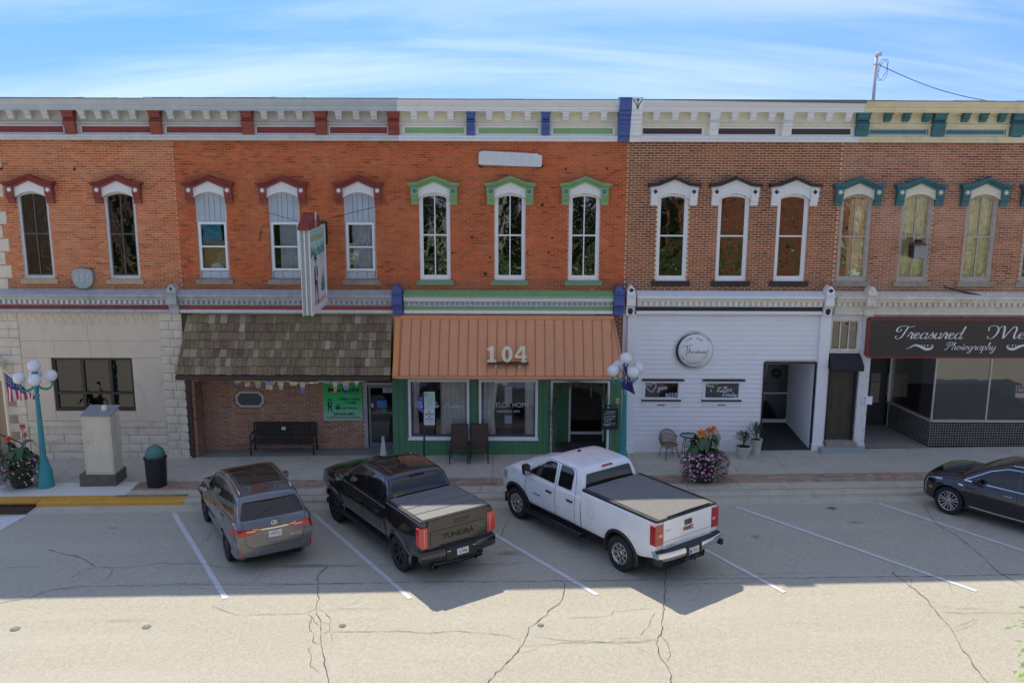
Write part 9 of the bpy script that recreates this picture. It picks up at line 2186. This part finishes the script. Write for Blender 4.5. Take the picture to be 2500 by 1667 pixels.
b = MB(); b.tube([(x0+.0,.88,zr+.03),(x1,.88,zr+.03)], .012, 5); b.tube([(x0+.0,-.88,zr+.03),(x1,-.88,zr+.03)], .012, 5); b.build('cover_rail', fold, car)
patch(tc_, [(1.05,-.50),(2.15,-.50),(2.15,.50),(1.05,.50)], 'top', 1, .007, .06).build('glass_roof', gloss, car)
b = MB()
for s in (1, -1): strip(tc_, [(.95, s*.62), (2.25, s*.60)], 'top', 1, .03, .012, mb=b)
b.build('roof_rail', gloss, car)
for s in (1, -1): b = MB(); b.box(.55, 3.2, s*.90, s*1.02, .40, .50); b.build('side_step', blackpl, car)
b = MB(); strip(ta, [(.70,1.0),(.70,1.30)], 'side', 1, .03, .004, mb=b); 
for s in (1, -1):
    b = MB(); pth = [(.92,1.92),(.80,1.76),(.72,1.56),(.66,1.40),(.62,1.28)]; strip(ta, pth, 'side', s, .045, .01, mb=b); b.build('pillar_trim', simple('blue_black_gloss', (.03,.035,.06), .1, .2, 1), car)
b = MB(); hb = tc_.ray_cast(Vector((-3, 0, 1.94)), Vector((1, 0, 0)))[0]; b.prism(fillet([(-.2, 1.90), (.2, 1.90), (.19, 1.965), (-.19, 1.965)], .02), 'x', hb.x-.03, hb.x+.12); b.build('brake_light', gloss, car)
b = MB(); rear_text(b, 'C', .66, 1.54, .07, .09, tc_.ray_cast(Vector((-3, .66, 1.54)), Vector((1, 0, 0)))[0].x-.012, .04); b.build('window_sticker', plate_m, car)
b = MB(); b.prism([(1.2,.92),(1.27,.98),(1.34,.92)], 'y', 2.0, 2.0) if False else None; fit_text(b, 'SR5', 3.05, .66, .12, .04, 0, M=Matrix(((-1,0,0,6.1),(0,1,0,hw+.012),(0,0,1,0),(0,0,0,1)))); b.build('door_badge', chrome, car)
place2(car, (975,1392), (822,1273), hw-.02, 3.70, 1.02)
# ---------------------------------------------------------------- SUVs
def suv(name, label, pm, D, group=None):
    car = thing(name, (0, 0, 0), label, 'car', local=True); hw, xr, xf, WB, R_ = D['hw'], D['xr'], D['xf'], D['wb'], D['R']
    top = sm(D['tx'], D['tz']); bot = sm([xr, xr+.35, 0.5, WB-.5, xf-.4, xf], [.42, .30, .24, .24, .26, .34])
    def plan(x):
        f = 1.0
        if x > xf-.9: f -= .20*((x-(xf-.9))/.9)**2.6
        if x < xr+.55: f -= D.get('tail', .12)*((xr+.55-x)/.55)**2.4
        return f
    def ring(x):
        t = top(x); b0 = bot(x); h = hw*plan(x); bul = .035*(math.exp(-((x)/.45)**2)+math.exp(-((x-WB)/.45)**2)); zl = b0+(t-b0)*.55; hood = max(0, min(1, (x-D['cowl'])/.4))
        return [(0, b0), (h*.78, b0), (h*.92, b0+.02), (h*.955, b0+.08), (h*.935+bul*.5, b0+.22), (h*.975+bul, zl-.06), (h*.995+bul, zl+.02), (h*.985+bul*.6, zl+.12), (h*.955, t-.10), (h*.935, t-.045), (h*(.90), t-.015), (h*.80, t+.005+.01*hood), (h*.5, t+.012+.03*hood), (0, t+.015+.035*hood)]
    xs = sorted(set([round(v, 4) for v in list(np.linspace(xr, xr+.5, 16))+list(np.linspace(xr+.5, xf-.7, 36))+list(np.linspace(xf-.7, xf, 18))])); body = loft(xs, ring, 1)
    zt = sm(D['cx'], D['cz']); zb = D['zb']; wt = lambda z: D['wb_']-(D['wb_']-D['wr'])*max(0, (z-zb)/(D['roof']-zb))**1.2
    c0, c1 = D['cx'][0], D['cx'][-1]
    def cring(x):
        t = max(zb+.0, zt(x)); zz = max(zb-.01, t-.07); tap = 1-.10*max(0, (x-(c1-1.0))/1.0)**2-.10*max(0, (c0+.6-x)/.6)**2
        return [(0, zb-.16), (D['wb_']*tap*.985, zb-.16), (D['wb_']*tap, zb-.03), (wt(zz)*tap, zz), ((wt(t)-.02)*tap, t-.02), ((wt(t)-.09)*tap, t), (wt(t)*.5*tap, t+.016), (0, t+.022)]
    cab = loft(sorted(set([round(v, 4) for v in np.linspace(c0, c1, 60)])), cring, 2); tb = bvh(body); tc_ = bvh(cab); ta = bvh(body, cab)
    bo = body.build('body', [pm, wellm], car, origin=(0, 0, 0)); cut_wells(bo, [(0, R_+.015, R_+.055, hw-.33, hw+.3), (WB, R_+.015, R_+.055, hw-.33, hw+.3)]); cab.build('cabin', pm, car, angle=45)
    for pts in D['side_glass']:
        for s in (1, -1): patch(tc_, pts, 'side', s, .006, .04).build('window', cglass, car)
    patch(tc_, D['rear_glass'], 'rear', 1, .008, .05).build('rear_window', cglass, car); patch(tc_, D['screen'], 'front', 1, .006, .06).build('windscreen', cglass, car)
    b = MB()
    for s in (1, -1):
        for pts in D['seams']: strip(ta, pts, 'side', s, .010, .003, mb=b)
    for pts in D.get('rear_seams', []): strip(ta, pts, 'rear', 1, .010, .003, mb=b)
    b.build('panel_gaps', seamd, car, kind='stuff')
    for s in (1, -1):
        for hx, hz in D['handles']:
            y = tb.ray_cast(Vector((hx, 3*s, hz)), Vector((0, -s, 0)))[0].y; b = MB(); b.prism(fillet([(hx-.10, hz-.015), (hx+.10, hz-.015), (hx+.10, hz+.018), (hx-.10, hz+.018)], .015), 'y', y, y+s*.03); b.build('door_handle', D['handle_m'], car)
        b = MB(); strip(ta, [(p[0], p[1]) for p in D['trim']], 'side', s, .018, .009, mb=b, closed=True, step=.05); b.build('window_trim', D['trim_m'], car)
    mirror(car, D['mx'], hw-.09, D['mz'], D['mirror_m'])
    for x in (0, WB):
        for s in (1, -1): wheel(car, x, s*(hw-.13), s, R_, .235, D['rim'], D['style'], D['rim_m'])
    b = MB(); b.box(xr+.3, xf-.4, -hw*.7, hw*.7, .18, .32); b.build('floor_pan', under, car)
    return car, tb, tc_, ta
gry = carpaint('grey_metallic', (.15,.155,.17), .65, .2)
DL = dict(tail=.075, hw=.95, xr=-1.08, xf=3.72, wb=2.79, R=.37, cowl=2.35, zb=1.10, roof=1.78, wb_=.875, wr=.645, tx=[-1.08,-1.05,-.98,-.80,-.3,.6,1.6,2.4,3.0,3.45,3.66,3.72], tz=[1.02,1.15,1.22,1.25,1.19,1.11,1.06,1.08,1.04,.94,.82,.74],
 cx=[-1.04,-.92,-.72,-.62,-.50,-.1,.5,1.1,1.65,2.0,2.62], cz=[1.18,1.33,1.56,1.66,1.70,1.745,1.78,1.77,1.69,1.54,1.11],
 side_glass=[[(2.28,1.17),(1.75,1.51),(1.40,1.62),(1.13,1.655),(1.12,1.16)], [(1.06,1.165),(1.07,1.66),(.55,1.675),(.12,1.65),(.10,1.20)], [(.02,1.22),(.03,1.63),(-.22,1.57),(-.42,1.42),(-.50,1.30)]],
 rear_glass=[(-.74,1.27),(.74,1.27),(.63,1.585),(-.63,1.585)], screen=[(-.72,1.17),(.72,1.14),(.60,1.60),(-.60,1.60)],
 seams=[[(2.33,.34),(2.36,.8),(2.30,1.06)], [(1.09,.34),(1.09,1.06)], [(.42,.55),(.22,.85),(.06,1.05)], [(2.33,.34),(.52,.34)]], rear_seams=[[(-.72,1.22),(-.66,.72),(-.55,.62),(.55,.62),(.66,.72),(.72,1.22)]],
 handles=[(1.28,.98),(.30,1.03)], handle_m=gry, trim=[(2.38,1.12),(1.78,1.54),(1.40,1.66),(.9,1.70),(.2,1.68),(-.18,1.61),(-.50,1.37),(-.60,1.27),(.0,1.18)], trim_m=chrome, mx=2.05, mz=1.06, mirror_m=gry, rim=.255, style='five', rim_m=rimdk)
car, tb, tc_, ta = suv('grey_crossover', 'grey-brown metallic crossover with black glass roof parked leftmost', gry, DL)
patch(tc_, [(-.02,-.50),(1.42,-.50),(1.42,.50),(-.02,.50)], 'top', 1, .006, .08).build('glass_roof', gloss, car)
for s in (1, -1):
    b = MB(); pts = [Vector((x, s*.60, 0)) for x in np.linspace(-.42, 1.40, 14)]; path = []
    for p in pts: h = tc_.ray_cast(Vector((p.x, p.y, 4)), Vector((0,0,-1)))[0]; path.append((p.x, p.y, h.z+.03+(-.03 if p is pts[0] or p is pts[-1] else 0)))
    b.tube(path, .016, 6); b.build('roof_rail', chrome, car)
b = MB(); pr = [(x, y) for x, y in ((-.74,-.56),(-.45,-.58),(-.45,.58),(-.74,.56))]; vs = []
for i in range(9):
    y = -.60+1.2*i/8; zc = 1.675-.02*(abs(y)/.6)**2; vs += [(-.46,y,zc+.02),(-.76+.06*(abs(y)/.6)**2,y,zc-.035),(-.76+.06*(abs(y)/.6)**2,y,zc-.06),(-.60,y,zc-.07)]
b.add(vs, [(i*4+j, i*4+j+1, (i+1)*4+j+1, (i+1)*4+j) for i in range(8) for j in range(3)], 0, True); b.build('roof_spoiler', gry, car)
lampshape = [(.30,1.025),(.50,1.075),(.93,1.12),(.93,.97),(.74,.93),(.50,.955)]
for s in (1, -1):
    P_ = [(s*y, z) for y, z in lampshape]; patch(tb, P_, 'rear', 1, .012, .02, .05).build('tail_light', lens, car); Q_ = [(s*y, z) for y, z in ((.40,1.035),(.64,1.06),(.64,1.02),(.48,1.0))]; patch(tb, Q_, 'rear', 1, .016, .008, .05).build('reverse_lens', lensc, car)
    b = MB(); patch(tb, [(-1.02,.95),(-.68,1.02),(-.72,1.09),(-1.02,1.12)], 'side', s, .008, .02, .05, mb=b); b.build('tail_light_side', lens, car)
    P_ = [(s*y, z) for y, z in ((.76,.48),(.83,.50),(.86,.66),(.80,.64))]; patch(tb, P_, 'rear', 1, .012, .008, .05).build('reflector', lens, car)
    P_ = [(s*y, z) for y, z in ((.30,.335),(.84,.37),(.86,.43),(.62,.43),(.50,.385),(.30,.36))]; patch(tb, P_, 'rear', 1, .014, .01, .05).build('exhaust_surround', gloss, car)
    b = MB(); patch(tb, [(3.45,.80),(3.10,.92),(3.18,.84),(3.55,.72)], 'side', s, .006, .01, .05, mb=b); b.build('headlight', lampw, car)
b = MB(); strip(tb, [(.50,1.075),(.30,1.04),(0,1.03),(-.30,1.04),(-.50,1.075)], 'rear', 1, .028, .012, mb=b); b.build('chrome_bar', chrome, car)
b = MB(); strip(tb, [(.85,.44),(.55,.40),(.3,.345),(-.3,.345),(-.55,.40),(-.85,.44)], 'rear', 1, .016, .018, mb=b); b.build('lower_trim', chrome, car)
xe = tb.ray_cast(Vector((-4,0,1.15)), Vector((1,0,0)))[0].x; b = MB()
for i in range(20):
    a0, a1 = 2*PI*i/20, 2*PI*(i+1)/20; b.add([(xe-.012,.07*math.cos(a0),1.15+.052*math.sin(a0)),(xe-.012,.07*math.cos(a1),1.15+.052*math.sin(a1)),(xe-.012,.058*math.cos(a1),1.15+.042*math.sin(a1)),(xe-.012,.058*math.cos(a0),1.15+.042*math.sin(a0))], [(3,2,1,0)])
M_ = Matrix(((0,1,0,0),(-1,0,0,0),(0,0,1,0),(0,0,0,1))); ribbon(b, [(.02,1.185),(-.025,1.135),(.045,1.135)], .014, None, xe-.012, M=M_); b.build('emblem', chrome, car)
xp_ = tb.ray_cast(Vector((-4,0,.90)), Vector((1,0,0)))[0].x; plate(car, xp_-.02, 0, .90, 'R487ZLJ'); b = MB(); rear_text(b, 'RX 350', -.48, .80, .24, .035, tb.ray_cast(Vector((-4,-.48,.80)), Vector((1,0,0)))[0].x-.012, .01); b.build('badge', chrome, car)
b = MB(); b.tube([(-.28,0,1.74),(-.36,0,1.80)], .012, 6); b.sphere((-.25,0,1.75), .03, 8, 0, 1.4, .7, .6); b.build('antenna_fin', gry, car)
b = MB(); b.tube([(-.85,.02,1.44),(-.95,.35,1.32)], .008, 5); b.build('rear_wiper', blackpl, car)
place2(car, (554,1367), (504,1277), .93, 2.79, 1.045)
nvy = carpaint('dark_navy_paint', (.008,.009,.016), .15, .16)
DC = dict(hw=.95, xr=-1.0, xf=3.64, wb=2.86, R=.38, cowl=2.45, zb=1.02, roof=1.68, wb_=.875, wr=.62, tx=[-1.0,-.95,-.85,-.6,.3,1.6,2.5,3.0,3.4,3.56,3.64], tz=[.80,.94,1.04,1.07,1.05,1.04,1.09,1.08,1.02,.94,.82],
 cx=[-.95,-.80,-.60,-.3,.5,1.1,1.7,2.1,2.75], cz=[1.06,1.25,1.45,1.58,1.67,1.67,1.59,1.43,1.05],
 side_glass=[[(2.36,1.11),(1.85,1.40),(1.50,1.52),(1.20,1.555),(1.18,1.09)], [(1.10,1.09),(1.12,1.56),(.50,1.56),(.20,1.52),(.15,1.10)], [(.07,1.11),(.10,1.50),(-.25,1.36),(-.45,1.18)]],
 rear_glass=[(-.68,1.14),(.68,1.14),(.58,1.46),(-.58,1.46)], screen=[(-.74,1.14),(.74,1.14),(.62,1.57),(-.62,1.57)],
 seams=[[(2.42,.34),(2.44,.8),(2.38,1.05)], [(1.14,.34),(1.14,1.05)], [(2.42,.34),(.5,.34)], [(2.55,1.05),(3.2,1.02),(3.5,.92)]],
 handles=[(1.34,.92),(.38,.94)], handle_m=chrome, trim=[(2.50,1.06),(1.90,1.42),(1.50,1.56),(1.0,1.595),(.4,1.58),(-.1,1.48),(-.50,1.20),(-.55,1.12),(.2,1.07)], trim_m=chrome, mx=2.10, mz=1.05, mirror_m=nvy, rim=.27, style='ten', rim_m=rimal)
car, tb, tc_, ta = suv('dark_crossover', 'dark navy crossover with chrome trim parked at the right edge', nvy, DC)
for s in (1, -1):
    patch(tb, [(3.54,.88),(3.32,.96),(3.08,.98),(3.06,.94),(3.30,.90)], 'side', s, .008, .01, .05).build('headlight', lampw, car)
    b = MB(); strip(tb, [(3.50,.86),(3.55,.70),(3.565,.55),(3.56,.44)], 'side', s, .035, .01, mb=b); b.build('light_strip', lampw, car); patch(tb, [(3.34,.60),(3.45,.62),(3.43,.68),(3.34,.66)], 'side', s, .008, .01, .04).build('side_marker', amber, car)
    b = MB(); strip(tb, [(2.30,.38),(1.6,.36),(.9,.36),(.50,.38)], 'side', s, .028, .012, mb=b); b.build('rocker_trim', chrome, car); patch(tb, [(2.50,.90),(2.64,.92),(2.62,.95),(2.50,.94)], 'side', s, .01, .008, .04).build('fender_badge', chrome, car)
patch(tb, [(-.55,.42),(.55,.42),(.60,.70),(-.60,.70)], 'front', 1, .01, .05).build('grille', gloss, car)
for s in (1, -1):
    b = MB(); path = []
    for x in np.linspace(-.1, 1.5, 12): h = tc_.ray_cast(Vector((x, s*.60, 4)), Vector((0,0,-1)))[0]; path.append((x, s*.60, h.z+.03))
    b.tube(path, .016, 6); b.build('roof_rail', chrome, car)
HC = math.radians(131.0); place(car, (11.86,-5.30), (2.86, .93, 0), HC)
